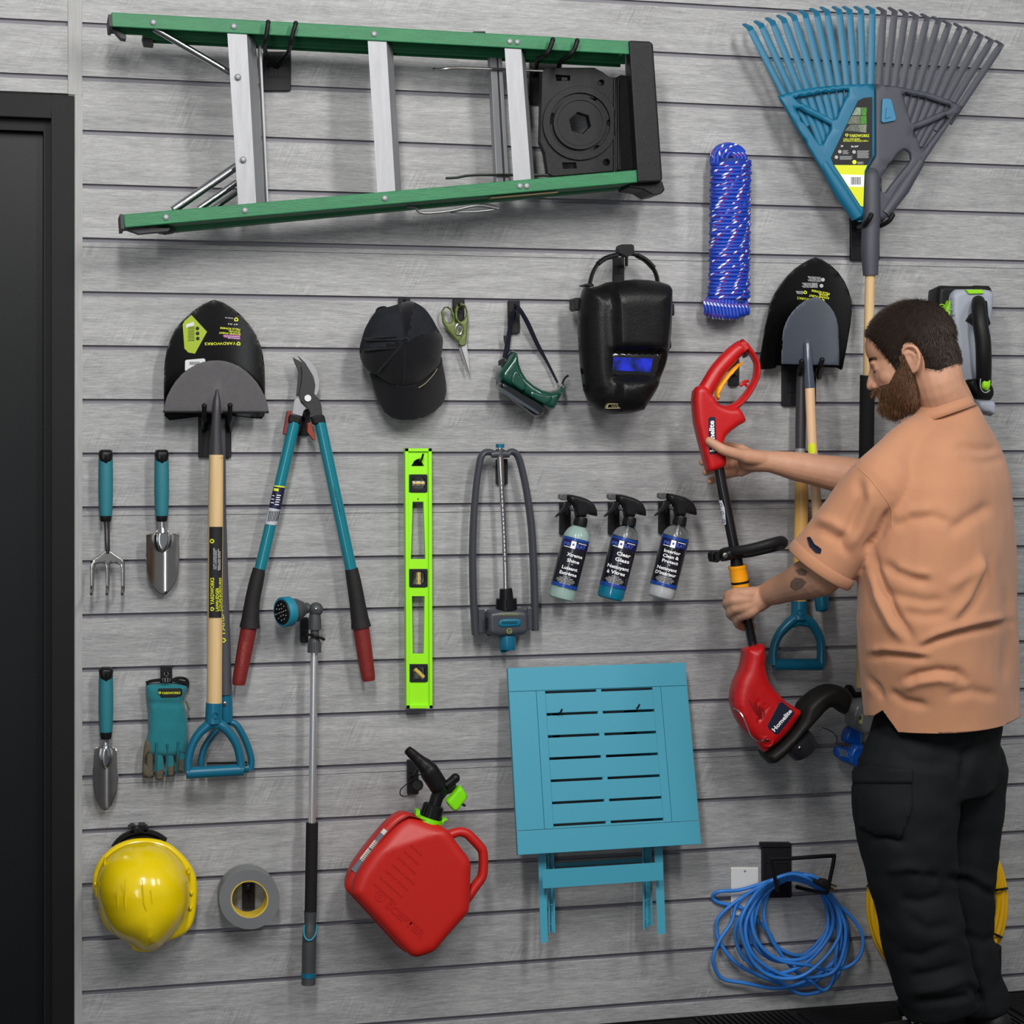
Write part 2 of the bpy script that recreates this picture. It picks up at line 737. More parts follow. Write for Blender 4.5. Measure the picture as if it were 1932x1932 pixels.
WALLM = wall_material()
SLOTM = mat('slot_shade_grey', (116, 114, 122), .6)  # grey plastic slot, toned darker so its colour carries the groove shade
FR_T = W(139.5, 182, 0).z       # top of the black door frame
X_TR0, X_TR1 = W(128, 500, 0).x, W(155, 700, 0).x
X_FR = W(141, 700, 0).x
X_L, X_R = W(155, 700).x - 2.6, W(1932, 700).x + 1.4

def planks(name, xa, xb, k0, k1, zb=None):
    """slat wall section, grooves k0..k1, as one extruded profile"""
    prof = []
    for k in range(k0, k1 + 1):
        z = groove_z(k)
        gh = .0051
        prof += [(0, z + gh), (.004, z + gh), (.0085, z + gh + .002), (.0085, z - gh), (.0015, z - gh), (.0, z - gh - .0012)]
        if k in (4, 9, 14):
            zz = z - .0165
            prof += [(0, zz + .0007), (.003, zz + .0007), (.003, zz - .0007), (0, zz - .0007)]
    ztop = groove_z(k0) + .115
    prof = [(0, ztop)] + prof + [(0, zb if zb is not None else groove_z(k1) - .1)]
    vs, fs = [], []
    for y, z in prof:
        vs += [(xa, y, z), (xb, y, z)]
    for i in range(len(prof) - 1):
        fs.append((2 * i, 2 * i + 1, 2 * i + 3, 2 * i + 2))
    n = len(vs)
    # back skin gives the wall its thickness
    vs += [(xa, .06, prof[0][1]), (xb, .06, prof[0][1]), (xa, .06, prof[-1][1]), (xb, .06, prof[-1][1])]
    fs += [(n, n + 2, n + 3, n + 1), (0, n, n + 1, 1), (n - 2, n - 1, n + 3, n + 2)]
    mb = MB()
    mb.add(vs, fs)
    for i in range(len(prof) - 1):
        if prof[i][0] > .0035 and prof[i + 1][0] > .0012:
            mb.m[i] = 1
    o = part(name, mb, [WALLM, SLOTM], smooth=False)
    o['kind'] = 'structure'
    return o

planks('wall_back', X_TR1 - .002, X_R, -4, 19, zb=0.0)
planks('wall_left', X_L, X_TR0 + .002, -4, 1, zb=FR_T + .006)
TRIMM = mat('trim_grey', (152, 152, 151), .5, bump=.3, bscale=60, var=.12, vscale=20, stretch=(10, 1, .6))

def slab(name, x0, x1, z0, z1, y0, y1, m, parent=None, bevel=.0015):
    mb = MB()
    mb.box(((x0 + x1) / 2, (y0 + y1) / 2, (z0 + z1) / 2), (x1 - x0, y1 - y0, z1 - z0))
    return part(name, mb, m, parent, smooth=False, bevel=bevel)

ZT = groove_z(-4) + .115
mb = MB()
for x0, x1, z0, z1 in ((X_TR0, X_TR1, FR_T + .004, ZT), (X_FR, X_TR1, 0, FR_T + .004)):
    mb.box(((x0 + x1) / 2, .003, (z0 + z1) / 2), (x1 - x0, .01, z1 - z0))
o = part('trim_1', mb, TRIMM, smooth=False, bevel=.001)
o['kind'] = 'structure'
# door: black steel frame, stepped jamb and recessed leaf
DFR = mat('door_frame_black', (19, 19, 20), .5, bump=.25, bscale=900)
DLF = mat('door_leaf_black', (13, 15, 17), .4, bump=.1, bscale=500)
x_o = X_FR - .001
x_i = W(97, 700).x
x_j = W(82, 700, -.03).x
zt_i = W(60, 223, 0).z
zt_j = W(60, 248, -.03).z
leaf = slab('door_1', X_L, x_j, 0, zt_j, .05, .09, DLF)
leaf['kind'] = 'structure'
mb = MB()
mb.box(((x_o + x_i) / 2, .012, FR_T / 2), (x_o - x_i, .036, FR_T))
mb.box(((X_L + x_i) / 2, .012, (FR_T + zt_i) / 2), (x_i - X_L, .036, FR_T - zt_i))
part('door_frame', mb, DFR, leaf, smooth=False, bevel=.002)
mb = MB()
mb.box(((x_i + x_j) / 2, .045, zt_i / 2), (x_i - x_j, .05, zt_i))
mb.box(((X_L + x_j) / 2, .045, (zt_i + zt_j) / 2), (x_j - X_L, .05, zt_i - zt_j))
part('door_stop', mb, DFR, leaf, smooth=False, bevel=.002)
# floor with ribbed rubber mat
FLM = mat('floor_concrete', (60, 60, 62), .7, bump=.2, bscale=60, var=.15)
mb = MB()
mb.box(((X_L + X_R) / 2, -2.6, -.03), (X_R - X_L, 5.4, .034))
o = part('floor', mb, FLM, smooth=False)
o['kind'] = 'structure'
RUB = mat('black_rubber', (20, 20, 21), .55, bump=.3, bscale=500)
mb = MB()
mx0, mx1 = W(700, 1900).x, W(1932, 1900).x + .5
mb.box(((mx0 + mx1) / 2, -.6, -.008), (mx1 - mx0, 1.18, .010))
tile = .26
nx = int((mx1 - mx0) / tile)
for i in range(nx):
    for j in range(4):
        x0, y0 = mx0 + i * tile, -.012 - (j + 1) * tile
        pit = .0145
        n = int(tile / pit)
        for k in range(n):
            q = (k + .5) * pit
            if (i + j) % 2:
                mb.box((x0 + q, y0 + tile / 2, -.0015), (.008, tile - .006, .009))
            else:
                mb.box((x0 + tile / 2, y0 + q, -.0015), (tile - .006, .008, .009))
solo('floor_mat', mb, RUB, 'black ribbed rubber floor mat along the foot of the wall', 'mat', ((mx0 + mx1) / 2, -.6, -.01), smooth=False)
# ------------------------------------------------------------------ wall hooks
def hook(label, rect, prongs, r=3.2, d=.012, name='wall_hook', group=None, ribs=True, tipball=True):
    x0, y0, x1, y1 = rect
    base = W((x0 + x1) / 2, (y0 + y1) / 2, 0)
    t = thing(name, label, 'hook', base, group)
    mb = MB()
    mb.prism([(x0, y0), (x1, y0), (x1, y1 - 1.5), (x1 - 1.5, y1), (x0 + 1.5, y1), (x0, y1 - 1.5)], d, d - .0006)
    part('mounting_plate', mb, HOOKM, t, smooth=False, bevel=.0015)
    if ribs:
        mb = MB()
        w, h = x1 - x0, y1 - y0
        xc, yc = (x0 + x1) / 2, (y0 + y1) / 2
        mb.rect(xc - w * .36, yc - h * .16, xc + w * .36, yc - h * .13, d + .0022, .003)
        mb.rect(xc - w * .1, yc - h * .13, xc - w * .04, yc + h * .13, d + .0022, .003)
        mb.rect(xc + w * .04, yc - h * .13, xc + w * .1, yc + h * .13, d + .0022, .003)
        mb.rect(xc - w * .36, yc + h * .13, xc + w * .36, yc + h * .16, d + .0022, .003)
        part('plate_rib', mb, HOOKM, t, smooth=False, bevel=.0004)
    for pr in prongs:
        mb = MB()
        mb.ptube(pr, r, 10, smooth=4)
        mb.ball(W(*pr[-1]), r * 1.12 * mpp(pr[-1][0], pr[-1][2]), 10, 8)
        part('prong', mb, BLACK, t)
    return t

# ------------------------------------------------------------------ step ladder
GRN = mat('green_fibreglass', (28, 108, 66), .5, bump=.35, bscale=260, var=.16, vscale=60, stretch=(.35, 1, 1.6))
lad = thing('step_ladder', 'green step ladder with aluminium rungs hung sideways high on the wall', 'ladder', W(700, 230, .12))

def rail(A, B, h, dep, open_up):
    """C-channel from A to B (front flange centre line); web on one side"""
    A, B = Vector(A), Vector(B)
    ax = (B - A).normalized()
    up = Vector((0, -1, 0)).cross(ax)
    up = up if up.z > 0 else -up
    nb = Vector((0, 1, 0))
    L = (B - A).length
    mid = (A + B) / 2
    mb = MB()
    t = .004
    sg = 1 if open_up else -1   # web at top (+1) or bottom (-1)
    mb.box(mid + nb * t / 2, (L, h, t), (ax, up, nb))
    mb.box(mid + nb * (dep - t / 2), (L, h, t), (ax, up, nb))
    mb.box(mid + up * (sg * (h / 2 - t / 2)) + nb * (dep / 2), (L - .0005, t, dep - .002), (ax, up, nb))
    return mb

dF, dR = .205, .118
for (a, b, h, dp, up, nm) in (
        (W(210, 36.5, dF), W(1190, 90, dF), .0305, .078, 1, 'front_rail'),
        (W(234, 417, dF), W(1204, 332, dF), .0285, .078, 0, 'front_rail'),
        (W(270, 62, dR), W(1180, 110, dR), .028, .04, 1, 'rear_rail'),
        (W(300, 427, dR), W(1190, 343, dR), .028, .04, 0, 'rear_rail')):
    part(nm, rail(a, b, h, dp, up), GRN, lad, smooth=False, bevel=.002)
RUBB = mat('dark_foot_rubber', (52, 50, 54), .6, bump=.2, bscale=300)
for (pts, dd) in (([(204, 27), (211, 27), (213, 50), (206, 50)], dF + .002), ([(226, 403), (234, 405), (235, 432), (228, 433)], dF + .002)):
    mb = MB()
    mb.prism(pts, dd, .095)
    part('foot', mb, RUBB, lad, smooth=False, bevel=.0015)
for pts, dd in (([(208, 50), (238, 66), (238, 74), (228, 72)], dF - .03), ([(236, 432), (262, 441), (318, 436), (322, 430), (240, 428)], dF - .02),
                ([(268, 70), (288, 72), (290, 86), (272, 84)], dR), ([(292, 436), (312, 441), (330, 438), (326, 430), (296, 430)], dR + .03)):
    mb = MB()
    mb.prism(pts, dd, .03)
    part('foot_pad', mb, RUBB, lad, smooth=False, bevel=.001)
# rungs: deep treads that lean towards the cap
for q in ([(428.6, 61), (465.6, 63), (483.7, 385), (449.3, 387.5)], [(693.5, 75), (729, 77), (746, 362), (712, 365)],
          [(951.8, 90), (983.3, 92), (1002, 340.5), (968.8, 342.5)]):
    mb = MB()
    mb.prism(q, dF - .0045, .072, sh=(.028, 0, 0))
    part('rung', mb, ALU, lad, smooth=False, bevel=.0012)
for q in ([(488, 72), (493, 73), (507, 381), (503, 382)], [(925, 104), (937, 105), (950, 344), (937, 345)], [(940, 104), (947, 105), (961, 343), (954, 344)]):
    mb = MB()
    mb.prism(q, dR - .004, .03)
    part('rear_brace', mb, ALU, lad, smooth=False, bevel=.001)
for a, b, r in (((291, 54, .19), (434, 138, .17), 6.5), ((327, 396, .19), (446, 314, .17), 8), ((375, 394, .15), (447, 344, .14), 6.5), ((398, 396, .115), (447, 362, .11), 6)):
    mb = MB()
    mb.ptube([a, b], r, 14)
    part('diagonal_brace', mb, CHROME, lad)
for x, y in ((289, 42), (441, 49.5), (706, 64), (962, 78), (976, 79), (313, 410), (462, 397), (726, 374), (981, 351), (994, 351), (449, 145), (459, 301)):
    mb = MB()
    c = W(x, y, dF + .001)
    mb.ball(c, (.0068, .0035, .0068), 14, 8)
    part('rivet', mb, ALU, lad)
for p in ([(818, 130, .1), (830, 131, .11), (870, 128, .12), (1024, 134, .12)], [(841, 336, .1), (862, 335, .11), (900, 330, .12), (1034, 331, .12)]):
    mb = MB()
    mb.ptube(p, 2.6, 8, smooth=3)
    part('spreader_bar', mb, STEEL, lad)
mb = MB()
mb.ptube([(768, 390, .16), (782, 391, .165), (798, 402, .17), (850, 398, .17), (900, 388, .17), (940, 394, .16)], 2.6, 8, smooth=4)
mb.ptube([(900, 388, .165), (920, 386, .165), (940, 393, .16), (900, 399, .16), (850, 400, .165)], 2.4, 8, smooth=3)
part('spreader_bar', mb, mat('zinc_dull', (110, 112, 112), .4, metal=.7), lad)
mb = MB()
mb.rect(893, 59, 916, 64, .17, .04)
part('rail_clip', mb, HOOKM, lad, smooth=False, bevel=.001)
# top cap
CAPM = mat('cap_black', (24, 24, 26), .42, bump=.3, bscale=500, var=.25, vscale=40)
mb = MB()
mb.prism([(1186, 76), (1225, 77.5), (1232, 82), (1250, 338), (1246, 343), (1203, 344)], dF + .006, .13, sh=(.03, 0, 0))
part('top_cap', mb, CAPM, lad, smooth=False, bevel=.005, bseg=3)
mb = MB()
mb.prism([(1188, 344), (1250, 342), (1255, 358), (1248, 366), (1232, 368), (1215, 358), (1188, 354)], dF - .02, .09)
part('cap_end', mb, CAPM, lad, smooth=False, bevel=.003)
# pail shelf with ring and holes
mb = MB()

def circ(x, y, r, n=28, a0=0):
    return [(x + r * math.cos(a0 + 2 * math.pi * i / n), y + r * math.sin(a0 + 2 * math.pi * i / n)) for i in range(n)]
zz = Z(650, 0, .36232, [(1030, 362), (1050, 352), (1300, 352), (1345, 375), (1380, 402), (1410, 405), (1440, 390), (1480, 395), (1500, 560), (1512, 880), (1420, 890), (1090, 918), (1060, 905), (1045, 800), (1020, 740)])
holes = [circ(1094.6, 232, 21, 6, .3)] + [circ(650 + .36232 * x, .36232 * y, r, 12) for x, y, r in ((1300, 508, 6.5), (1383, 640, 6.5), (1318, 775, 6.5), (1365, 845, 6.5), (1338, 430, 5.5))]
holes += [Z(650, 0, .36232, q) for q in ([(1100, 390), (1175, 395), (1175, 418), (1105, 420)], [(1135, 848), (1205, 848), (1210, 875), (1140, 878)], [(1068, 590), (1090, 590), (1092, 645), (1070, 645)])]
mb.prism(zz, .115, .025, holes)
part('pail_shelf', mb, CAPM, lad, smooth=False, bevel=.002)
for r0, r1, dd in ((70, 57, .121), (50, 43, .124), (43, 21.5, .122)):
    mb = MB()
    mb.prism(circ(1094.6, 232, r0, 48), dd, dd - .1145, [circ(1094.6, 232, r1, 48) if r1 > 30 else circ(1094.6, 232, r1, 6, .3)])
    part('shelf_ring', mb, CAPM, lad, smooth=False, bevel=.0012)
mb = MB()
mb.rect(1158, 146, 1161, 325, .121, .008)
mb.rect(1166, 148, 1169, 320, .121, .008)
part('shelf_rib', mb, CAPM, lad, smooth=False, bevel=.001)
mb = MB()
A, B = W(925, 371, .19), W(1052, 360, .19)
ax = (B - A).normalized()
dn = Vector((ax.z, 0, -ax.x))
mb.box((A + B) / 2 + Vector((0, .01, 0)) + dn * .0035, ((B - A).length, .03, .0008), (ax, Vector((0, 1, 0)), dn))
part('warning_label', mb, mat('faded_label', (150, 128, 78), .6, var=.3, vscale=60), lad, smooth=False)

hook('double black hook under the left part of the green ladder', (497, 97, 549, 171),
     [[(521, 126, .014), (508, 108, .06), (500, 95, .14), (500, 80, .215), (503, 62, .228), (506, 42, .23)],
      [(523, 126, .014), (536, 108, .06), (545, 97, .14), (548, 82, .215), (553, 62, .228), (558, 44, .23)]], 4.3, name='double_hook')
hook('double black hook under the ladder beside its round pail shelf', (1001, 112, 1060, 197),
     [[(1010, 142, .014), (1011, 130, .06), (1015, 112, .14), (1028, 105, .215), (1037, 92, .228), (1043, 75, .23)],
      [(1052, 136, .014), (1054, 128, .06), (1058, 116, .14), (1073, 106, .215), (1083, 94, .228), (1089, 77, .23)]], 4.3, name='double_hook')

# ------------------------------------------------------------------ leaf rake
RT = mat('rake_teal', (12, 98, 130), .42, bump=.2, bscale=900)
RG = mat('rake_grey', (64, 66, 75), .5, bump=.25, bscale=900)
rk = thing('leaf_rake', 'large leaf rake, half teal half grey, hanging fan-up at the top right', 'rake', W(1650, 420, .1))
zA = lambda p: Z(1460, 150, .19669, p)
zT = lambda p: Z(1300, 0, .32712, p)
dk = .125
mb = MB()
bl = zA([(35, 160), (240, 102), (400, 75), (550, 60), (700, 50), (965, 42), (968, 730), (880, 880), (865, 1220), (850, 1345), (825, 1368), (800, 1360), (700, 1240), (400, 770), (60, 195)])
hb = [zA([(205, 190), (215, 178), (450, 135), (690, 103), (715, 112), (595, 380), (565, 385)]), zA([(205, 285), (225, 280), (545, 435), (545, 460), (470, 620), (430, 620)])]
mb.inflate(bl, dk, .006, .012, 5, hb, step=16)
part('teal_half', mb, RT, rk, angle=1.1)
mb = MB()
gy = zA([(970, 42), (1200, 70), (1500, 130), (1700, 205), (1815, 265), (1700, 400), (1400, 850), (1150, 1250), (1040, 1372), (1000, 1380), (872, 1378), (870, 1220), (886, 880), (972, 732)])
hg = [zA([(1230, 145), (1250, 135), (1470, 185), (1690, 258), (1695, 272), (1325, 425), (1310, 410)]), zA([(1345, 490), (1655, 355), (1670, 375), (1425, 680), (1400, 650)]),
      zA([(1240, 672), (1270, 680), (1305, 710), (1312, 765), (1290, 800), (1060, 1088), (1035, 1080), (1030, 935), (1190, 705)])]
mb.inflate(gy, dk, .006, .012, 5, hg, step=16)
part('grey_half', mb, RG, rk, angle=1.1)
mb = MB()
for pth in (zA([(800, 1320), (640, 1080), (470, 800)]), ):
    mb.ptube([(x, y, dk - .002) for x, y in pth], [11, 12.5, 8], 14)
part('rounded_edge', mb, RT, rk)
mb = MB()
mb.ptube([(x, y, dk - .002) for x, y in zA([(1060, 1290), (1230, 1050), (1400, 790)])], [10, 13, 9], 14)
part('rounded_edge', mb, RG, rk)
tb = [(350, 160), (415, 143), (480, 125), (545, 110), (605, 95), (670, 80), (735, 70), (795, 63), (865, 60), (925, 60), (990, 60), (1058, 57)]
tg = [(1123, 64), (1187, 66), (1250, 78), (1310, 92), (1375, 102), (1440, 118), (1500, 140), (1565, 157), (1625, 178), (1685, 204), (1745, 233), (1802, 256)]
rg = [(1095, 482), (1140, 483), (1185, 486), (1230, 490), (1275, 497), (1320, 505), (1365, 515), (1410, 527), (1450, 543), (1490, 562), (1530, 582), (1570, 605)]
hk_b = [(-32, -18)] * 12
for i in range(24):
    if i < 12:
        t_, r_, m_ = tb[i], (548 + 45.6 * i, 545 - 67 * (i / 11) ** .7), RT
    else:
        t_, r_, m_ = tg[i - 12], rg[i - 12], RG
    dx, dy = r_[0] - t_[0], r_[1] - t_[1]
    ext = .8 if 2 <= i <= 21 else .5 if i in (1, 22) else .3
    lo = (r_[0] + dx * ext, r_[1] + dy * ext)
    mb = MB()
    (p0, p1, p2) = zT([lo, t_, (t_[0] - 34, t_[1] - 16)])
    wv = [3.3, 3.6, 3.2, 2.4]
    sd = .11 + .0
    pts = [(p0[0], p0[1], dk - .013), (p1[0] * .92 + p0[0] * .08, p1[1] * .92 + p0[1] * .08, sd), (p1[0], p1[1], sd + .004), (p2[0], p2[1], .055)]
    # the tip turns towards the wall
    pts[3] = (p2[0] + 1, p2[1] - 1, .085)
    mb.tube([W(*p) for p in pts], [w * mpp(1650, .1) * 1.45 for w in wv], 8, flat=(1.25, .6))
    part('tine', mb, m_, rk)
mb = MB()
mb.prism(zA([(1045, 190), (1060, 183), (1118, 185), (1132, 200), (1176, 375), (1165, 392), (1050, 415), (1035, 400)]), dk + .013, .008)
mb.prism(zA([(1085, 270), (1105, 270), (1125, 360), (1075, 378)]), dk + .016, .005)
part('release_button', mb, mat('button_blue', (12, 108, 146), .35), rk, smooth=False, bevel=.001)
dl = dk + .0085
mb = MB()
mb.prism(zA([(865, 175), (945, 168), (945, 740), (895, 822), (580, 820), (552, 748), (812, 200)]), dl, .002)
mb.cur = 1
mb.prism(zA([(580, 820), (895, 822), (870, 880), (858, 1220), (835, 1215)]), dl, .002)
mb.cur = 2
mb.prism(zA([(640, 910), (868, 918), (862, 1030), (722, 1030)]), dl + .0004, .001)
lb = part('paper_label', mb, [mat('label_black', (38, 38, 40), .5), mat('label_yellow', (208, 214, 20), .45), WHITE], rk, smooth=False)
mb = MB()
cols = [(120, 140, 120), (60, 120, 30), (96, 100, 84), (56, 128, 34), (86, 92, 84), (112, 120, 104)]
cells = [[(790, 268), (832, 268), (832, 342), (750, 342)], [(836, 268), (892, 268), (888, 345), (836, 342)], [(745, 350), (828, 350), (828, 425), (705, 425)],
         [(832, 350), (890, 350), (890, 425), (832, 425)], [(735, 432), (812, 432), (812, 500), (680, 490)], [(816, 432), (893, 432), (885, 510), (816, 500)]]
for i, c in enumerate(cells):
    mb.cur = i
    mb.prism(zA(c), dl + .0006, .0008)
mb.cur = 4
part('label_pictures', mb, [mat('pict%s' % 'abcdef'[i], c, .5, var=.5, vscale=180) for i, c in enumerate(cols)], lb, smooth=False)
mb = MB()
for i in range(13):
    x = 740 + i * 7.6
    w = (2, 4, 3, 5, 2, 3, 4, 2, 5, 3, 2, 4, 3)[i]
    mb.prism(zA([(x, 935), (x + w, 935), (x + w, 1008), (x, 1008)]), dl + .001, .0005)
part('barcode', mb, mat('print_black', (30, 30, 34), .5), lb, smooth=False)

def emblem(cx, cy, r, ang=0):
    """shield outline with a small notch: ring outline and hole in picture points"""
    sh = [(0, 1), (.85, .3), (.85, -.55), (.45, -.8), (0, -.72), (-.45, -.8), (-.85, -.55), (-.85, .3)]
    c, s = math.cos(ang), math.sin(ang)
    f = lambda k: [(cx + r * k * (x * c - y * s), cy + r * k * (x * s + y * c)) for x, y in sh]
    return f(1), f(.5)

def put_emblem(cx, cy, r, d, m, parent, ang=0, name='emblem'):
    a, b = emblem(cx, cy, r, ang)
    mb = MB()
    mb.prism(a, d, .0006, [b])
    return part(name, mb, m, parent, smooth=False)

ls = []
f_ = lambda x, y: zA([(x, y)])[0]
ls.append(text('YARDWORKS', f_(722, 552), f_(915, 552), 5.4, dl + .0006, YEL, rk, bold=.02))
ls.append(text('3-IN-1 LEAF RAKE', f_(668, 578), f_(825, 578), 3.0, dl + .0006, YEL, rk, bold=.02))
ls.append(text('RATEAU A FEUILLES 3-EN-1', f_(668, 596), f_(905, 596), 3.0, dl + .0006, YEL, rk, bold=.02))
ls.append(text('24', f_(642, 646), f_(665, 646), 3.2, dl + .0006, WHITE, rk, bold=.02))
ls.append(text('56 3/4"', f_(742, 650), f_(812, 650), 3.2, dl + .0006, WHITE, rk, bold=.02))
joined('lettering', ls, lb)
put_emblem(*f_(700, 533), 3.2, dl + .0006, YEL, lb)
mb = MB()
for x, y in ((633, 692), (770, 695), (600, 745)):
    mb.prism(circ(*f_(x, y), 3.4, 14), dl + .0006, .0004)
for x0, x1, y in [(660, 715, 680), (660, 705, 690), (660, 720, 700), (660, 712, 710)] + [(800, 915 - 6 * (i % 3), 682 + i * 9.5) for i in range(8)] + [(632, 755 - 12 * (i % 2), 735 + i * 9.5) for i in range(4)] + [(800, 862, 790), (800, 850, 798), (800, 860, 806)]:
    mb.prism([f_(x0, y), f_(x1, y), f_(x1, y + 4), f_(x0, y + 4)], dl + .0005, .0003)
part('small_print', mb, mat('print_dim', (165, 165, 168), .6), lb, smooth=False)
mb = MB()
mb.prism(circ(*f_(773, 792), 4.0, 16), dl + .0006, .0004)
part('print_seal', mb, YEL, lb, smooth=False)
# neck, pole, grip
mb = MB()
mb.ptube([(1643.5, 322, dk - .012), (1644, 334, dk + .002), (1644, 390, dk + .002), (1643, 430, dk), (1641.5, 470, dk), (1642.5, 519.5, dk)], [7, 14, 15.5, 16, 15.5, 13.2], 20, smooth=3)
part('handle_socket', mb, RG, rk)
mb = MB()
mb.ptube([(1642, 500, dk), (1634, 860, dk - .035), (1623.5, 1296, dk - .08)], 8.6, 16)
part('pole', mb, WOODL, rk)
mb = MB()
mb.ptube([(1636.5, 708, dk - .02), (1634, 900, dk - .039)], 13, 18)
part('foam_grip', mb, mat('black_foam', (27, 27, 29), .8, bump=.3, bscale=900), rk)
hook('double black hook holding the neck of the leaf rake', (1606, 409, 1660, 492),
     [[(1619, 430, .014), (1622, 428, .08), (1629, 425, .135), (1639, 415, .158), (1643.5, 406, .162)], [(1655, 428, .014), (1656, 427, .08), (1664, 425, .135), (1678, 416, .158), (1684, 406, .162)]], 4.2, name='double_hook')

# ------------------------------------------------------------------ blue rope
def rope_mat():
    m = bpy.data.materials.new('braided_blue_rope')
    m.use_nodes = True
    nt = m.node_tree
    N, Lk = nt.nodes, nt.links
    b = N['Principled BSDF']
    uv = N.new('ShaderNodeUVMap')
    sp = N.new('ShaderNodeSeparateXYZ')
    Lk.new(uv.outputs[0], sp.inputs[0])

    def M(op, a, b_=0.0):
        n = N.new('ShaderNodeMath')
        n.operation = op
        for i, v in enumerate((a, b_)):
            if isinstance(v, (int, float)):
                n.inputs[i].default_value = v
            else:
                Lk.new(v, n.inputs[i])
        return n.outputs[0]
    u, v = sp.outputs[0], sp.outputs[1]
    a1 = M('FRACT', M('ADD', M('ADD', M('MULTIPLY', u, 26.3), M('MULTIPLY', M('SINE', M('MULTIPLY', u, 11)), .5)), M('MULTIPLY', v, .6)))
    a2 = M('FRACT', M('ADD', M('ADD', M('ADD', M('MULTIPLY', u, 26.3), M('MULTIPLY', M('SINE', M('MULTIPLY', u, 11)), .5)), .2), M('MULTIPLY', v, .6)))
    white = M('MULTIPLY', M('LESS_THAN', a1, .16), M('LESS_THAN', M('FRACT', M('ADD', M('MULTIPLY', v, 3), M('MULTIPLY', u, 37))), .5))
    pink = M('MULTIPLY', M('LESS_THAN', a2, .17), M('LESS_THAN', M('FRACT', M('ADD', M('MULTIPLY', v, 2), .15)), .5))
    st = M('FRACT', M('ADD', M('MULTIPLY', u, 420.0), M('MULTIPLY', v, 4.0)))
    st2 = M('FRACT', M('ADD', M('MULTIPLY', u, 420.0), M('MULTIPLY', v, -4.0)))
    tex = M('MULTIPLY', M('ABSOLUTE', M('SUBTRACT', st, .5)), M('ABSOLUTE', M('SUBTRACT', st2, .5)))
    mx = N.new('ShaderNodeMix')
    mx.data_type = 'RGBA'
    mx.inputs[6].default_value = lin((8, 58, 172))
    mx.inputs[7].default_value = lin((188, 24, 96))
    Lk.new(pink, mx.inputs[0])
    m2 = N.new('ShaderNodeMix')
    m2.data_type = 'RGBA'
    m2.inputs[7].default_value = lin((226, 226, 232))
    Lk.new(mx.outputs[2], m2.inputs[6])
    Lk.new(white, m2.inputs[0])
    Lk.new(m2.outputs[2], b.inputs['Base Color'])
    b.inputs['Roughness'].default_value = .38
    bp = N.new('ShaderNodeBump')
    bp.inputs['Strength'].default_value = .8
    bp.inputs['Distance'].default_value = .003
    Lk.new(tex, bp.inputs['Height'])
    Lk.new(bp.outputs[0], b.inputs['Normal'])
    return m
ROPE = rope_mat()
rp = thing('rope_hank', 'blue rope flecked with white and pink, wound in a tall upright bundle', 'rope', W(1375, 440, 0))
cx = lambda y: 1379 - (y - 300) * .014
hw = lambda y: 35.5 if y < 520 else 35.5 + (y - 520) * .04
mb = MB()
core = []
pts = []
nw = 37
for i in range(nw * 20 + 1):
    a = 2 * math.pi * i / 20
    y = 305 + (565 - 305) * i / (nw * 20)
    rr = hw(y) * (1 + .03 * math.sin(i / 20 * 2.7))
    px = cx(y) + rr * math.cos(a)
    py = y + 1.2 * math.sin(a * 1.0) + .8 * math.sin(i / 20 * 5.1)
    pts.append(W(px, py, .047 + .033 * math.sin(a)))
mb.tube(pts, .0051, 8)
part('wrapped_turns', mb, ROPE, rp)
mb = MB()
mb.ptube([(cx(302), 302, .045), (cx(400), 400, .045), (cx(572), 572, .045)], [30, 31, 30], 20, flat=(1, .8))
part('inner_strands', mb, mat('rope_core_blue', (18, 46, 120), .7), rp)
mb = MB()
for q, (r, dd, x_) in enumerate(((8, .062, 1379), (16, .06, 1378), (23.5, .055, 1377), (30, .048, 1377), (25, .035, 1380), (17, .03, 1382), (31, .03, 1374))):
    pp = []
    for j in range(15):
        a = math.pi * j / 14
        pp.append((x_ + r * math.cos(a), 305 - (10 + r * .72) * math.sin(a) ** .8 if 0 < j < 14 else 312, dd))
    mb.ptube(pp, 4.1, 8, smooth=2)
part('end_loop', mb, ROPE, rp)
for i in range(13):
    x = 1333 + i * 6.4
    dd = .045 + .03 * math.sin(math.pi * (i + .5) / 13)
    yb = 592 + 8 * math.sin(math.pi * (i + .5) / 13) + RN.uniform(-2, 2)
    xi = cx(560) + (x - cx(560)) * .82
    mb = MB()
    mb.ptube([(xi, 558, dd - .004), (x - 2, 572, dd + .004), (x + 1, yb - 5, dd + .004), (x, yb, dd - .005), (x - 1, yb - 5, dd - .014), (xi, 560, dd - .014)], 4.1, 8, smooth=4)
    part('end_loop', mb, ROPE, rp)
hook('black hook hidden behind the top of the blue rope bundle', (1366, 296, 1388, 345), [[(1377, 312, .012), (1377, 306, .03), (1377, 303, .06), (1377, 298, .07)]], 2.6)

# ------------------------------------------------------------------ shovels
BLK2 = mat('enamel_black', (8, 8, 9), .25, bump=.05, bscale=300)
GRYS = mat('enamel_grey', (68, 66, 69), .5, bump=.3, bscale=900, var=.1, vscale=60)
SLATE = mat('enamel_slate', (60, 66, 77), .34, bump=.15, bscale=900)

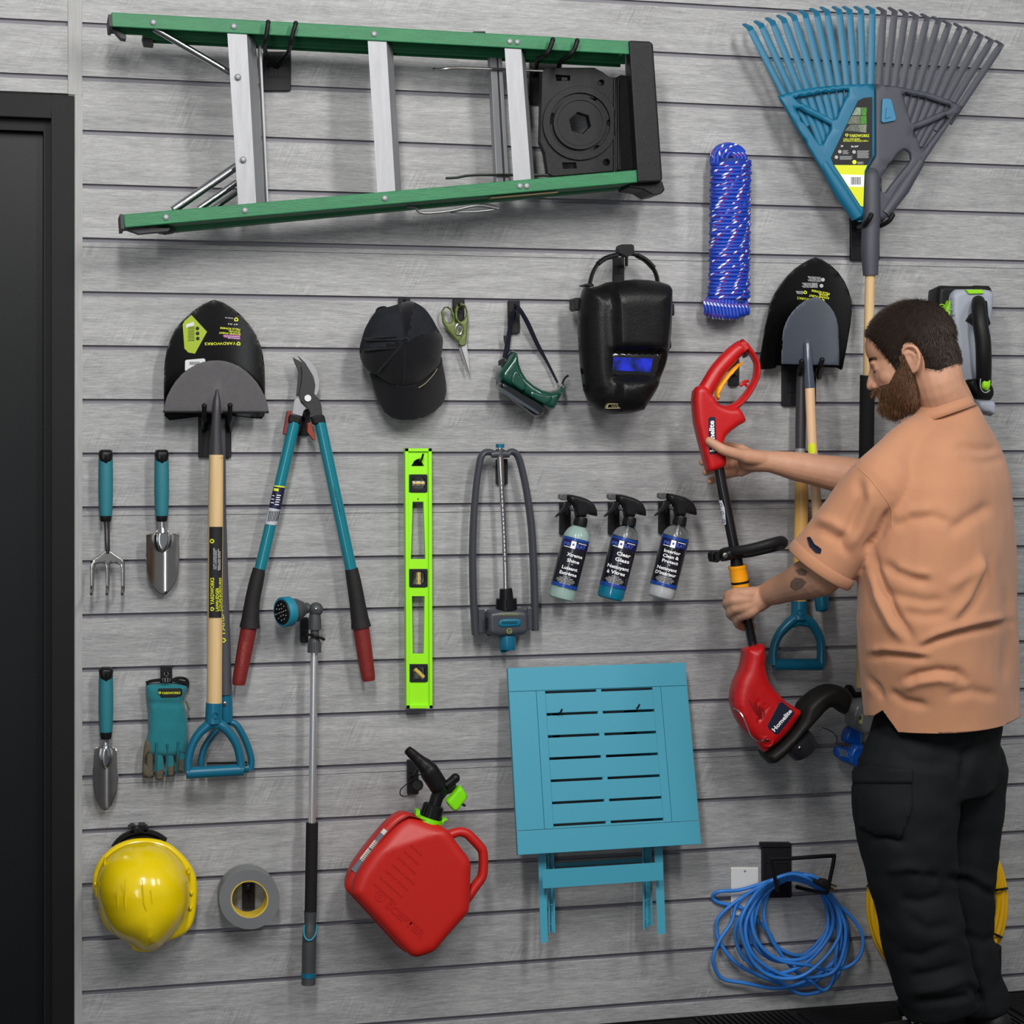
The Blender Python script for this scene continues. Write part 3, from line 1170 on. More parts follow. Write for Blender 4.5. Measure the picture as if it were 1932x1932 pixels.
def blade(outline, d, depth, m, parent, cx_, ridge=None, name='blade', step=9, sm=0):
    """pressed steel blade, dished towards the wall (thin shell)"""
    xs = [p[0] for p in outline]
    hwid = (max(xs) - min(xs)) / 2
    mb = MB()

    def ex(x, y, ds):
        v = depth * (abs(x - cx_) / hwid) ** 2 - depth
        if ridge:
            rx, ry0, ry1, rw, rh = ridge
            t = min(max((y - ry0) / (ry1 - ry0), 0), 1)
            if t > 0:
                v += rh * t * math.exp(-((x - rx) / (rw * (.35 + .65 * t))) ** 2)
        return v
    # back follows the front: build thin sheet by hand
    dd = lambda x, y: d + ex(x, y, 0)
    mb.inflate(outline, dd, .0012, .0012, 2.5, step=step, sm=sm)
    return part(name, mb, m, parent, angle=.9)

def dgrip(parent, sock, arms, bar, r_arm, r_bar, d, m=TEAL):
    """D-shaped handle: socket path, two arm paths, cross bar"""
    mb = MB()
    mb.ptube([(x, y, d) for x, y, r in sock], [r for x, y, r in sock], 20, smooth=3)
    part('grip_socket', mb, m, parent)
    mb = MB()
    for a in arms:
        mb.ptube([(x, y, d) for x, y in a], r_arm, 14, smooth=4, flat=(1, 1.25))
    part('grip_yoke', mb, m, parent)
    mb = MB()
    mb.ptube([(x, y, d) for x, y in bar], r_bar, 18)
    part('grip_bar', mb, m, parent)

zL = lambda p: Z(290, 550, .16563, p)
zB = lambda p: Z(150, 1240, .28467, p)
sv = thing('round_point_shovel', 'black round point shovel with grey shaft, behind the lawn edger', 'shovel', W(420, 1040, .04))
ol = zL([(685, 93), (560, 145), (450, 220), (340, 320), (250, 420), (195, 530), (150, 660), (128, 780), (118, 900), (116, 1200), (122, 1415), (180, 1468), (500, 1428), (600, 1428),
         (800, 1420), (890, 1415), (1150, 1445), (1230, 1450), (1262, 1410), (1266, 1100), (1262, 850), (1245, 720), (1220, 620), (1170, 500), (1100, 390), (1000, 275), (900, 190), (790, 125)])
dsv = .052
blade(ol, dsv, .018, BLK2, sv, 405)
dsf = lambda x, y: dsv + .018 * ((x - 405) / 95) ** 2 - .018 + .0022
mb = MB()
mb.prism(resamp(zL([(330, 375), (352, 335), (430, 268), (607, 458), (470, 708), (395, 695), (350, 650)]), 6), dsf, .0006)
mb.cur = 1
mb.prism(resamp(zL([(368, 375), (455, 345), (462, 385), (370, 415)]), 5), lambda x, y: dsf(x, y) + .0006, .0004)
mb.cur = 1
mb.prism(resamp(zL([(358, 790), (375, 778), (570, 762), (588, 775), (588, 880), (356, 900)]), 6), dsf, .0006)
lbl = part('paper_label', mb, [LIME, mat('label_pale', (198, 200, 202), .5)], sv, smooth=False)
mb = MB()
for x, y in ((498, 420), (500, 477), (502, 535)):
    mb.prism(circ(*zL([(x, y)])[0], 3.4, 14), lambda a, b: dsf(a, b) + .001, .0005)
for i in range(10):
    y = 405 + i * 17
    mb.prism(zL([(390 + 3 * (i % 3), y), (465, y - 4), (465, y + 1), (390, y + 5)]), lambda a, b: dsf(a, b) + .0009, .0004)
for i in range(9):
    x = 410 + i * 13
    mb.prism(zL([(x, 800), (x + 6, 799), (x + 6, 835), (x, 836)]), lambda a, b: dsf(a, b) + .0009, .0004)
part('small_print', mb, mat('print_black', (30, 30, 34), .5), lbl, smooth=False)
mb = MB()
mb.prism(resamp(zL([(785, 500), (800, 490), (985, 492), (985, 545), (965, 548), (800, 525)]), 6), dsf, .0006)
part('magenta_tag', mb, mat('print_magenta', (130, 16, 112), .5), lbl, smooth=False)
g_ = lambda x, y: zL([(x, y)])[0]
d2 = lambda x, y: dsf(x, y) + .0008
ls = [text('YARDWORKS', g_(935, 575), g_(580, 582), 5.2, d2, YEL, sv, bold=.01),
      text('ROUND POINT', g_(988, 478), g_(745, 458), 3.6, d2, YEL, sv, bold=.02), text('SHOVEL', g_(985, 455), g_(850, 440), 3.0, d2, YEL, sv, bold=.02),
      text('PELLE RONDE', g_(985, 424), g_(758, 404), 3.6, d2, YEL, sv, bold=.02), text('EMMANCHURE', g_(978, 508), g_(800, 500), 2.2, d2, WHITE, sv),
      text('LONGUE EN ACIER', g_(985, 530), g_(845, 522), 2.2, d2, WHITE, sv), text('47 IN', g_(960, 368), g_(850, 362), 2.6, d2, WHITE, sv), text('MADE IN', g_(905, 300), g_(815, 292), 2, d2, WHITE, sv)]
joined('lettering', ls, sv)
put_emblem(*g_(966, 594), 4.2, d2, YEL, sv, math.pi)
put_emblem(*g_(940, 318), 4.4, d2, YEL, sv, math.pi)
SHG = mat('fibreglass_shaft', (70, 71, 78), .5)
mb = MB()
mb.ptube([(413, 790, .035), (414, 960, .037), (424, 1310, .04)], [12, 12.5, 13.5], 16)
part('shaft', mb, SHG, sv)
fs = shd(414, .0286, 960, 13.6, .0385)
text('YARDWORKS', (425, 1200), (418, 1098), 9, fs, YEL, sv, bold=.01)
put_emblem(422, 1208, 5, fs, YEL, sv, -math.pi / 2)
dgrip(sv, [(424, 1306, 14), (424.5, 1340, 14.5), (425, 1362, 14)],
      [zB([(960, 430), (905, 490), (850, 560), (820, 620), (805, 700), (812, 745)]), zB([(960, 430), (1030, 440), (1085, 520), (1125, 620), (1140, 690), (1130, 745)])],
      zB([(850, 742), (1120, 735)]), 6.5, 9, .035)
mb = MB()
mb.ptube([(x, y, .035) for x, y in zB([(845, 722), (1110, 716)])], 7.5, 16)
part('grip_bar', mb, BLACK, sv, label='black inner grip')
mb = MB()
mb.ball(W(424, 1327.5, .053), (.005, .003, .006), 10, 8)
part('bolt', mb, CHROME, sv)

ed = thing('lawn_edger', 'half-moon lawn edger with grey blade and wooden handle, in front of the black shovel', 'edger', W(407, 1080, .08))
ol = zL([(112, 1362), (125, 1280), (150, 1195), (195, 1105), (250, 1020), (320, 940), (400, 878), (480, 832), (560, 803), (650, 786), (735, 783), (820, 793), (900, 818), (980, 855), (1050, 905),
         (1120, 970), (1180, 1040), (1230, 1120), (1270, 1200), (1297, 1290), (1312, 1372), (1310, 1385), (700, 1388), (112, 1378)])
ded = .083
blade(ol, ded, .003, GRYS, ed, 408, ridge=(409, 715, 775, 11, .012))
mb = MB()
mb.prism(zL([(108, 1358), (1315, 1362), (1312, 1388), (900, 1380), (560, 1378), (112, 1380)]), ded + .004, .014)
part('foot_rest', mb, BLACK, ed, smooth=False, bevel=.0012)
mb = MB()
mb.ptube([(410, 735, ded + .002), (409, 765, ded + .008), (408, 800, ded + .008), (408, 865, ded + .006)], [2.5, 8, 9.5, 13.5], 16, smooth=3)
part('socket', mb, mat('socket_dark', (52, 50, 54), .42, bump=.15, bscale=600), ed)
mb = MB()
mb.ptube([(408, 858, ded + .006), (407, 960, ded + .006), (404.5, 1330, ded + .004)], [13.5, 14.3, 14.3], 20)
part('handle', mb, WOODL, ed)
fh = shd(407.4, -.0068, 900, 14.4, ded + .0062)
mb = MB()
mb.prism(resamp([(395, 994), (420, 994), (418, 1165), (394, 1165)], 2.4), lambda x, y: fh(x, y) + .0001, .003)
lb = part('handle_label', mb, mat('label_black', (38, 38, 40), .5), ed, angle=1.3)
fh2 = lambda x, y: fh(x, y) + .0008
ls = [text('YARDWORKS', (403.8, 1141), (403.8, 1090), 7.2, fh2, YEL, ed, bold=.02), text('LAWN EDGER', (412.6, 1153), (412.6, 1109), 5.8, fh2, YEL, ed, bold=.02),
      text('COUPE-BORDURES', (418.0, 1153), (417.6, 1090), 4.4, fh2, YEL, ed, bold=.02), text('CUTS CLEAN EDGES', (405, 1074), (405, 1034), 2.6, fh2, WHITE, ed),
      text('FOR LAWN BORDERS', (408.5, 1074), (408.5, 1038), 2.2, fh2, WHITE, ed), text('IDEAL FOR GARDEN', (413, 1076), (413, 1036), 2.2, fh2, WHITE, ed), text('TRIMMING PATHS', (416, 1076), (416, 1040), 2.2, fh2, WHITE, ed)]
joined('lettering', ls, lb)
put_emblem(400.4, 1149, 4.3, fh2, YEL, lb, -math.pi / 2)
mb = MB()
mb.prism(circ(400, 1021, 4.2, 18), fh2, .0006, [circ(400, 1021, 2.2, 12)])
part('emblem', mb, YEL, lb, smooth=False)
dg = .09
dgrip(ed, [(404, 1326, 15.5), (403, 1350, 15.8), (403, 1364, 16.5)],
      [zB([(880, 425), (845, 455), (785, 515), (745, 590), (722, 680), (722, 760)]), zB([(895, 425), (945, 455), (1000, 510), (1045, 590), (1066, 680), (1068, 745)])],
      zB([(708, 768), (1084, 746)]), [9, 9.5, 8.5, 8, 8, 8.5], 11.3, dg)
mb = MB()
mb.inflate(zB([(842, 400), (935, 400), (965, 440), (990, 480), (935, 480), (885, 470), (840, 485), (795, 530), (800, 470), (830, 430)]), dg, .011, .011, 5, step=8)
part('grip_web', mb, TEAL, ed)
mb = MB()
mb.prism(circ(*zB([(902, 385)])[0], 6.5, 20), dg + .021, .004, [circ(*zB([(902, 385)])[0], 4.8, 16)])
part('grip_plug', mb, TEAL, ed, smooth=False, bevel=.0006)
t = hook('wide black double hook holding the lawn edger and the black shovel on the left', (374.5, 777, 436.5, 863),
         [[(385, 812, .014), (385, 800, .05), (385, 790, .09), (385.5, 766, .108)], [(433, 812, .014), (433, 800, .05), (433.5, 790, .09), (434, 765, .108)]], 4.6, name='double_hook', ribs=False)
mb = MB()
for x in (379, 381.5):
    mb.ptube([(x + 4, 790, .03), (x + 12, 812, .016)], 1.2, 6)
    mb.ptube([(435 - (x - 379) - 4, 790, .03), (427 - (x - 379) - 2, 812, .016)], 1.2, 6)
for y in (807, 813, 819):
    mb.rect(384, y, 396, y + 1.5, .014, .003)
    mb.rect(416, y, 428, y + 1.5, .014, .003)
part('plate_rib', mb, HOOKM, t, smooth=False)
# ------------------------------------------------------------------ loppers
zP = lambda p: Z(440, 660, .13458, p)
zM = lambda p: Z(150, 820, .30021, p)
RUST = mat('rubber_red', (116, 30, 28), .5, bump=.3, bscale=500, var=.15, vscale=80)
TEALP = mat('teal_paint', (10, 112, 127), .22, coat=.5)
lop = thing('loppers', 'long teal loppers with black and red grips hanging blade-up', 'loppers', W(580, 760, .05))
dl_ = .055
part_ = lambda nm, pts, d, th, m, bev=.001, par=lop: part(nm, MB().prism(zP(pts), d, th), m, par, smooth=False, bevel=bev)
DST = mat('dark_tool_steel', (52, 51, 52), .4, metal=.4, bump=.1, bscale=500)
part_('hook_blade', [(838, 105), (900, 140), (960, 175), (990, 215), (965, 260), (965, 420), (945, 520), (925, 640), (885, 650), (893, 560), (905, 450), (915, 320), (885, 230), (860, 180)], dl_ - .006, .006, DST)
part_('cutting_blade', [(905, 88), (985, 105), (1060, 260), (1120, 380), (1148, 500), (1132, 622), (1200, 680), (1240, 790), (1252, 920), (1090, 925), (1060, 840), (1000, 765), (935, 700), (925, 620), (955, 470), (965, 330), (955, 230), (990, 200)], dl_, .006, DST)
part_('cutting_edge', [(905, 86), (990, 104), (1095, 168), (1172, 280), (1210, 430), (1206, 560), (1170, 645), (1132, 622), (1150, 500), (1122, 375), (1010, 188)], dl_ + .0006, .003, ALU, .0012)
part_('hook_tang', [(845, 760), (860, 705), (915, 660), (935, 700), (950, 745), (1025, 820), (985, 865), (968, 935), (828, 895)], dl_ + .001, .007, ALU)
part('pivot_bolt', MB().prism(circ(*zP([(1047, 678)])[0], 6.4, 22), dl_ + .005, .006), mat('bolt_bright', (214, 214, 216), .4), lop, bevel=.001)
part_('collar', [(792, 895), (972, 942), (945, 1055), (770, 1022)], dl_ + .012, .026, BLACK, .005)
part_('collar', [(1088, 935), (1280, 905), (1307, 1030), (1130, 1058)], dl_ + .012, .026, BLACK, .005)
part_('bumper', [(762, 858), (820, 852), (815, 900), (742, 1195), (703, 1185)], dl_ + .004, .02, RUST, .002)
part_('bumper', [(1045, 1020), (1090, 1020), (1162, 1265), (1132, 1272), (1040, 1150)], dl_ + .004, .02, mat('rust_orange', (132, 50, 32), .6), .002)
for (a, b, g, rr, e, er) in (((555.6, 797), (489.5, 1080), [(489.5, 1073), (482, 1105), (476, 1135), (473, 1162), (471, 1184)], [12.4, 14, 14.5, 16.5, 19.5], [(471, 1176), (462, 1225), (452, 1280), (450.5, 1292)], [15.5, 14.8, 13.2, 11.5]),
                             ((604, 797), (663.5, 1080), [(663, 1073), (669, 1105), (674, 1135), (678, 1162), (681.5, 1184)], [12.4, 14, 14.8, 16.5, 19], [(680, 1176), (687, 1225), (694, 1272), (695.5, 1284)], [15.5, 14.8, 13.2, 11.5])):
    mb = MB()
    mb.ptube([(a[0], a[1], dl_), (b[0], b[1], dl_)], [11, 11.2], 20)
    part('tube_arm', mb, TEALP, lop)
    mb = MB()
    mb.ptube([(x, y, dl_) for x, y in g], rr, 20, smooth=4)
    h = part('grip', mb, mat('grip_rubber', (36, 34, 36), .55, bump=.5, bscale=260, stretch=(1, 1, 3)), lop)
    mb = MB()
    mb.ptube([(x, y, dl_) for x, y in e], er, 18, smooth=3)
    part('grip_end', mb, RUST, lop)
sl = (489.5 - 555.6) / (1080 - 797)
fl = shd(555.6, sl, 797, 11.6, dl_)
fl2 = lambda x, y: fl(x, y) + .0006
mb = MB()
q1 = zM([(1222, 322), (1292, 332), (1265, 472), (1190, 458)])
q2 = zM([(1190, 458), (1262, 472), (1242, 572), (1165, 562)])
mb.prism(resamp(q1, 2.6), fl, .002)
mb.cur = 1
mb.prism(resamp(q2, 2.6), fl, .002)
lb = part('handle_label', mb, [mat('label_navy', (26, 28, 58), .4), mat('label_silver', (176, 180, 188), .4)], lop, angle=1.3)
mb = MB()
mb.prism(zM([(1224, 318), (1292, 326), (1289, 334), (1221, 326)]), fl2, .0004)
mb.prism(zM([(1222, 336), (1252, 340), (1250, 356), (1219, 352)]), fl2, .0004)
part('label_stripe', mb, YEL, lb, smooth=False)
mb = MB()
for x, y, w in ((1212, 380, 12), (1206, 402, 16), (1202, 424, 20), (1240, 378, 26), (1238, 392, 22), (1236, 406, 26), (1232, 420, 24), (1228, 436, 26)):
    mb.prism(zM([(x, y), (x + w, y + 2), (x + w - 1, y + 7), (x - 1, y + 5)]), fl2, .0004)
part('small_print', mb, WHITE, lb, smooth=False)
mb = MB()
for i in range(7):
    x = 1180 + i * 10
    mb.prism(zM([(x + 14, 480), (x + 19, 481), (x + 7, 545), (x + 2, 544)]), fl2, .0004)
part('barcode', mb, mat('print_black', (30, 30, 34), .5), lb, smooth=False)
text('YARDWORKS', (627.5, 918), (641, 972), 3.6, shd(604, .21, 797, 11.2, dl_), mat('print_dark_teal', (8, 66, 76), .5), lop)
for a, b in (((458.5, 1258), (464.5, 1212)),):
    text('YARDWORKS', a, b, 7, shd(470, -.19, 1184, 15, dl_), mat('print_worn_red', (176, 84, 76), .6), lop)
hook('black plate hook behind the pivot of the teal loppers', (562, 772, 585, 822), [[(573, 790, .012), (573, 786, .03), (573, 780, .046)]], 3)

# ------------------------------------------------------------------ hand tools
SST = mat('polished_steel', (170, 166, 164), .2, metal=1, var=.1, vscale=40)

def hand_tool(name, label, x, y0, y1, yc, dy=0.0, lean=0.0, grp='small teal handled garden tools'):
    """teal handle with black hang cap; x centre, y0 top, y1 start of collar, yc end of collar"""
    dd = .04
    t = thing(name, label, 'garden tool', W(x, (y0 + yc) / 2, .03), grp)
    L = y1 - y0
    xx = lambda y: x + lean * (y - y0)
    mb = MB()
    ys = [y0 + 14, y0 + 28, y0 + .35 * L, y0 + .62 * L, y0 + .85 * L, y1]
    mb.ptube([(xx(y), y, dd) for y in ys], [13.3, 13.4, 13.8, 13.8, 12.8, 11.5], 20, smooth=4, flat=(1, .9))
    part('grip', mb, TEALG, t)
    mb = MB()
    yb = y0 + 26
    mb.inflate([(xx(y0) - 12, y0), (xx(y0) - 8, y0 - 2), (xx(y0) + 8, y0 - 2), (xx(y0) + 12, y0), (xx(y0) + 14, y0 + 5), (xx(y0) + 13, y0 + 16), (xx(y0) + 7, yb), (xx(y0), yb + 2), (xx(y0) - 7, yb), (xx(y0) - 13, y0 + 16), (xx(y0) - 14, y0 + 5)],
               dd, .0165, .016, 7, step=5)
    c = part('hang_cap', mb, mat('cap_gloss', (22, 22, 24), .3), t)
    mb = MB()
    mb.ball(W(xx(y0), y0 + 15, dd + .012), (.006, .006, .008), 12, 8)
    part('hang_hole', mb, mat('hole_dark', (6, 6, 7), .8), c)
    mb = MB()
    mb.ptube([(xx(y), y, dd) for y in (y1 - 3, y1 + 1, (y1 + yc) / 2, yc)], [11.6, 11.4, 11, 9.8], 18)
    part('collar', mb, mat('cap_gloss', (22, 22, 24), .3), t)
    return t, dd

fk, dd = hand_tool('hand_fork', 'three-tined hand fork hanging at the upper left beside the door frame', 199.5, 850, 976, 984)
mb = MB()
mb.ptube([(201.5, 982, dd), (202, 1000, dd), (202.5, 1025, dd), (203, 1044, dd - .002)], [7, 5.3, 5, 4.6], 14, smooth=3)
part('neck', mb, mat('neck_steel', (120, 116, 118), .25, metal=1), fk)
fz = lambda p: Z(150, 820, .30021, p)
mb = MB()
mb.inflate(fz([(150, 735), (172, 728), (198, 735), (225, 755), (262, 778), (283, 798), (285, 830), (285, 960), (272, 985), (262, 960), (262, 850), (255, 822), (225, 808), (192, 812), (189, 850), (189, 960), (178, 985), (166, 960), (166, 850),
               (160, 812), (130, 806), (102, 818), (92, 845), (90, 960), (80, 985), (68, 960), (68, 830), (70, 798), (92, 778), (125, 758)]), dd, .0018, .002, 2, step=4)
part('fork_head', mb, STEEL, fk)
for x in (79, 177, 273):
    mb = MB()
    p = fz([(x, 955), (x, 975), (x - 3, 990), (x - 5, 1003)])
    mb.ptube([(p[0][0], p[0][1], dd), (p[1][0], p[1][1], dd + .006), (p[2][0], p[2][1], dd + .016), (p[3][0], p[3][1], dd + .026)], [3.6, 3.6, 3.2, 2.8], 10, smooth=2)
    part('tine_tip', mb, STEEL, fk)

tr, dd = hand_tool('hand_trowel', 'wide steel hand trowel hanging to the right of the hand fork', 305, 850, 976, 984)
mb = MB()
mb.ptube([(306, 982, dd), (306, 995, dd), (306, 1006, dd + .002)], [6.5, 6, 8], 14, smooth=3)
part('neck', mb, CHROME, tr)

def scoop(pts, cx_, d, dep, m, par, ln=None):
    xs = [p[0] for p in pts]
    hwid = (max(xs) - min(xs)) / 2
    mb = MB()
    mb.inflate(pts, lambda x, y: d + dep * min(1.2, abs(x - cx_) / hwid) ** 2 - dep, .0008, .0008, 2, step=5)
    return part('blade', mb, m, par, angle=1.2)
scoop(fz([(418, 632), (440, 625), (475, 620), (490, 600), (520, 590), (552, 600), (572, 618), (605, 624), (628, 630), (628, 760), (620, 870), (605, 920), (580, 965), (548, 1002), (524, 1007), (498, 1000), (462, 955), (438, 905), (424, 850), (418, 760)]), 307, .042, .02, SST, tr)
mb = MB()
mb.inflate(fz([(500, 590), (520, 575), (545, 590), (560, 620), (565, 660), (555, 705), (538, 735), (522, 742), (505, 735), (488, 700), (480, 655), (488, 615)]), .03, .007, .002, 6, step=4, sm=2)
part('tang', mb, CHROME, tr)

t2, dd = hand_tool('transplanting_trowel', 'narrow hand trowel hanging alone below the hand fork', 200, 1260, 1384, 1394)
mb = MB()
mb.ptube([(200, 1392, dd), (200, 1402, dd), (199, 1412, dd)], [6.5, 6, 9], 14, smooth=3)
part('neck', mb, CHROME, t2)
sc = zB([(95, 610), (110, 598), (150, 592), (200, 592), (235, 598), (248, 610), (250, 700), (258, 800), (245, 900), (215, 980), (190, 1008), (165, 1016), (142, 1005), (110, 950), (92, 860), (86, 740)])
scoop(sc, 197.5, .040, .012, SST, t2)
mb = MB()
mb.inflate(zB([(150, 590), (175, 582), (200, 590), (212, 640), (210, 690), (190, 730), (168, 742), (148, 725), (136, 680), (138, 630)]), .03, .009, .002, 6, step=4, sm=2)
part('tang', mb, CHROME, t2)
for lab, x, y in (('small black hook behind the cap of the hand fork', 199.5, 857), ('small black hook behind the cap of the wide hand trowel', 305, 857), ('small black hook behind the cap of the narrow trowel', 200, 1266)):
    hook(lab, (x - 7, y - 5, x + 7, y + 20), [[(x, y + 7, .01), (x, y + 7, .022)]], 2, ribs=False, group='small black hooks hidden behind the teal hand tools')

# ------------------------------------------------------------------ gardening glove
GLV = mat('glove_teal_fabric', (16, 112, 122), .85, bump=.7, bscale=700, var=.12, vscale=30, sheen=.2)
OLV = mat('glove_olive_suede', (86, 80, 66), .9, bump=.5, bscale=500)
gl = thing('gardening_gloves', 'pair of teal and olive gardening gloves clipped to a hook', 'gloves', W(312, 1380, .03))
mb = MB()
gc = zB([(440, 180), (480, 172), (560, 168), (640, 172), (716, 182), (712, 215), (700, 250), (688, 290), (700, 330), (714, 400), (720, 470), (720, 560), (705, 640), (600, 660), (500, 655), (450, 640), (440, 560), (455, 480), (452, 400), (455, 350), (448, 300), (440, 240)])
def crease(x, y, ds):
    v = 0
    for i, c in enumerate((303, 312, 321, 329, 336)):
        if 1320 < y < 1345:
            v -= .003 * math.exp(-((x - c - (y - 1332) * (c - 318) * .04) / 2.2) ** 2) * (1 - abs(y - 1332) / 13)
    v += -.004 * math.exp(-((y - 1325) / 5) ** 2)
    return v
mb.inflate(gc, .022, .020, .012, 14, step=4.5, extra=crease)
part('glove_back', mb, GLV, gl, angle=1.4)
fing = [([(475, 560), (468, 640), (466, 720), (470, 770)], 24, 620), ([(520, 610), (528, 700), (530, 770), (530, 790)], 29, 730), ([(590, 610), (600, 690), (606, 745), (606, 765)], 27, 700), ([(665, 600), (672, 660), (672, 700), (668, 735)], 27, 690)]
for i, (pp, r, yt) in enumerate(fing):
    q = [(x, y, .03) for x, y in zB(pp)]
    rp_ = r * .28467
    mb = MB()
    mb.ptube(q[:3], rp_, 14, smooth=3, flat=(1, .8))
    f = part('finger', mb, GLV if i else OLV, gl)
    mb = MB()
    a = zB([(pp[2][0] - 2, pp[2][1] - 25), pp[2], pp[3]])
    mb.ptube([(x, y, .031) for x, y in a], [rp_ * 1.02, rp_ * 1.04, rp_ * .9], 14, smooth=3, flat=(1, .85))
    e = zB([(pp[3][0], pp[3][1] + 3)])[0]
    mb.ball(W(*e, .031), (rp_ * .0011, rp_ * .001, rp_ * .001), 14, 8)
    part('fingertip', mb, OLV, f)
mb = MB()
mb.inflate(zB([(436, 545), (470, 560), (490, 585), (490, 625), (455, 635), (432, 665), (432, 700), (470, 745), (480, 800), (440, 800), (414, 775), (418, 680), (425, 610)]), .034, .006, .012, 6, step=5)
part('thumb_patch', mb, OLV, gl)
for x0, y0, y1 in ((512, 565, 760), (583, 575, 785), (655, 560, 770)):
    mb = MB()
    mb.ptube([(x, y, .045 if y < 1430 else .036) for x, y in zB([(x0, y0), (x0 - 3, (y0 + y1) / 2), (x0 - 12, y1)])], 2.2, 8, smooth=3)
    part('seam_piping', mb, mat('glove_piping', (20, 96, 108), .8, bump=.4, bscale=600), gl)
CUFF = mat('elastic_black', (22, 22, 25), .8, bump=.4, bscale=800)
mb = MB()
mb.ptube([(x, y, .028) for x, y in zB([(440, 172), (480, 158), (560, 150), (620, 152), (690, 168), (714, 180)])], 3.2, 10, smooth=3, flat=(1, 2.4))
part('cuff_binding', mb, CUFF, gl)
mb = MB()
mb.ptube([(x, y, .018) for x, y in zB([(620, 150), (650, 138), (690, 140), (714, 155), (718, 185), (705, 205)])], 2.8, 10, smooth=3)
part('cuff_binding', mb, CUFF, gl)
mb = MB()
mb.prism(zB([(660, 150), (708, 160), (708, 182), (680, 176)]), .016, .004)
part('second_glove', mb, GLV, gl, smooth=False)
mb = MB()
mb.inflate(zB([(525, 207), (670, 205), (682, 215), (680, 250), (660, 268), (530, 270), (517, 255), (518, 218)]), .0405, .003, .003, 3, step=5)
pt = part('logo_patch', mb, mat('patch_black', (36, 36, 36), .8, bump=.3, bscale=500), gl)
text('YARDWORKS', zB([(545, 245)])[0], zB([(668, 243)])[0], 4.2, .0445, YEL, pt, bold=.02)
put_emblem(*zB([(532, 236)])[0], 2.8, .0445, YEL, pt)
mb = MB()
mb.prism(zB([(700, 292), (712, 288), (734, 350), (722, 358)]), .03, .001)
part('fabric_tag', mb, mat('tag_olive', (70, 84, 60), .8), gl, smooth=False)
mb = MB()
for x in (553, 570, 587):
    mb.ptube([(x_, y_, .045) for x_, y_ in zB([(x, 138), (x + 13, 138), (x + 13, 165), (x, 165)])], 1.1, 6, closed=True)
part('clip', mb, CHROME, gl)
mb = MB()
mb.ptube([(x_, y_, .036) for x_, y_ in zB([(578, 136), (576, 122), (566, 118), (562, 108), (572, 100), (586, 103), (588, 113), (582, 120)])], .9, 6, smooth=3)
part('clip_ring', mb, CHROME, gl)
hook('black hook with a clip above the teal gloves', (303, 1256, 325, 1290), [[(313.5, 1272, .012), (313.5, 1270, .03), (313.5, 1267, .04)]], 2)

# ------------------------------------------------------------------ baseball cap
zC = lambda p: Z(650, 440, .33644, p)
CAPF = mat('cap_fabric', (8, 9, 15), .9, bump=.6, bscale=900, sheen=.15)
MESHF = mat('cap_mesh', (36, 38, 44), .85, bump=1.0, bscale=1500, var=.2, vscale=60)
bc = thing('baseball_cap', 'dark navy baseball cap with mesh back hanging brim down', 'cap', W(762, 680, .08))
crown = zC([(205, 425), (250, 412), (300, 398), (340, 384), (375, 382), (410, 396), (450, 425), (490, 480), (520, 535), (548, 585), (548, 640), (540, 690), (528, 740), (470, 800), (400, 850), (320, 862), (250, 845), (190, 800), (140, 775), (105, 735), (88, 690), (86, 640), (98, 590), (115, 535), (145, 480), (175, 440)])
def crown_x(x, y, ds):
    return 0
mb = MB()
mb.inflate(crown, .09, .065, .07, 66, step=5, sm=3)
for_f = []
bx, by = zC([(343, 600)])[0]
me = mb.mesh('crown')
for p in me.polygons:
    c = p.center
    q = PX(c)
    a = math.degrees(math.atan2(q[1] - by, q[0] - bx)) % 360
    p.material_index = 1 if (165 < a < 262 or 283 < a < 345) else 0
part('crown', mb, [CAPF, MESHF], bc, mesh=me, angle=1.5)

dome_d = puffd(crown, 3, .09, .065, 66)
for ex, ey, wd in ((310, 400, 10), (490, 490, 3.5), (530, 690, 3), (330, 850, 2), (190, 780, 3), (120, 600, 4)):
    e = zC([(ex, ey)])[0]
    ps = []
    for i in range(9):
        t = i / 8
        x, y = bx + (e[0] - bx) * t, by + (e[1] - by) * t
        ps.append(W(x, y, dome_d(x, y) - .0005))
    mb = MB()
    mb.tube(ps, [min(wd, 3) * .0007] * 9, 8)
    part('seam_band', mb, CAPF, bc)
for yy in (592, 657):
    ps = []
    for i in range(7):
        x, y = zC([(110 + i * 30, yy - 2 * i)])[0]
        ps.append(W(x, y, dome_d(x, y)))
    mb = MB()
    mb.tube(ps, .0018, 8)
    part('seam_band', mb, CAPF, bc)
mb = MB()
mb.ball(W(bx, by, dome_d(bx, by)), (.008, .005, .007), 14, 8)
part('top_button', mb, CAPF, bc)
brim = zC([(545, 690), (552, 740), (562, 790), (570, 840), (573, 880), (565, 925), (545, 965), (500, 1005), (440, 1035), (385, 1046), (320, 1048), (265, 1035), (225, 1005), (190, 945), (162, 870), (142, 790), (150, 775), (250, 840), (330, 862), (400, 850), (480, 790)])
mb = MB()
mb.inflate(brim, lambda x, y: .125 - .00055 * (y - 700) - .0000118 * (x - 770) ** 2, .003, .003, 3, step=9)
part('brim', mb, CAPF, bc, angle=1.3)
mb = MB()
ps = [(x, y, dome_d(x, y) + .003) for x, y in zC([(415, 868), (450, 845), (480, 815), (505, 785), (520, 760)])]
mb.ptube([(x, y, .135 - .0006 * (y - 690)) for x, y, d_ in ps], .8, 6, smooth=3)
part('brim_stitching', mb, mat('stitch_tan', (150, 140, 112), .7), bc)
mb = MB()
mb.ptube([(x, y, .03) for x, y in zC([(182, 470), (182, 435), (200, 420), (228, 418), (238, 432)])], 3, 8, smooth=3, flat=(1, 1.5))
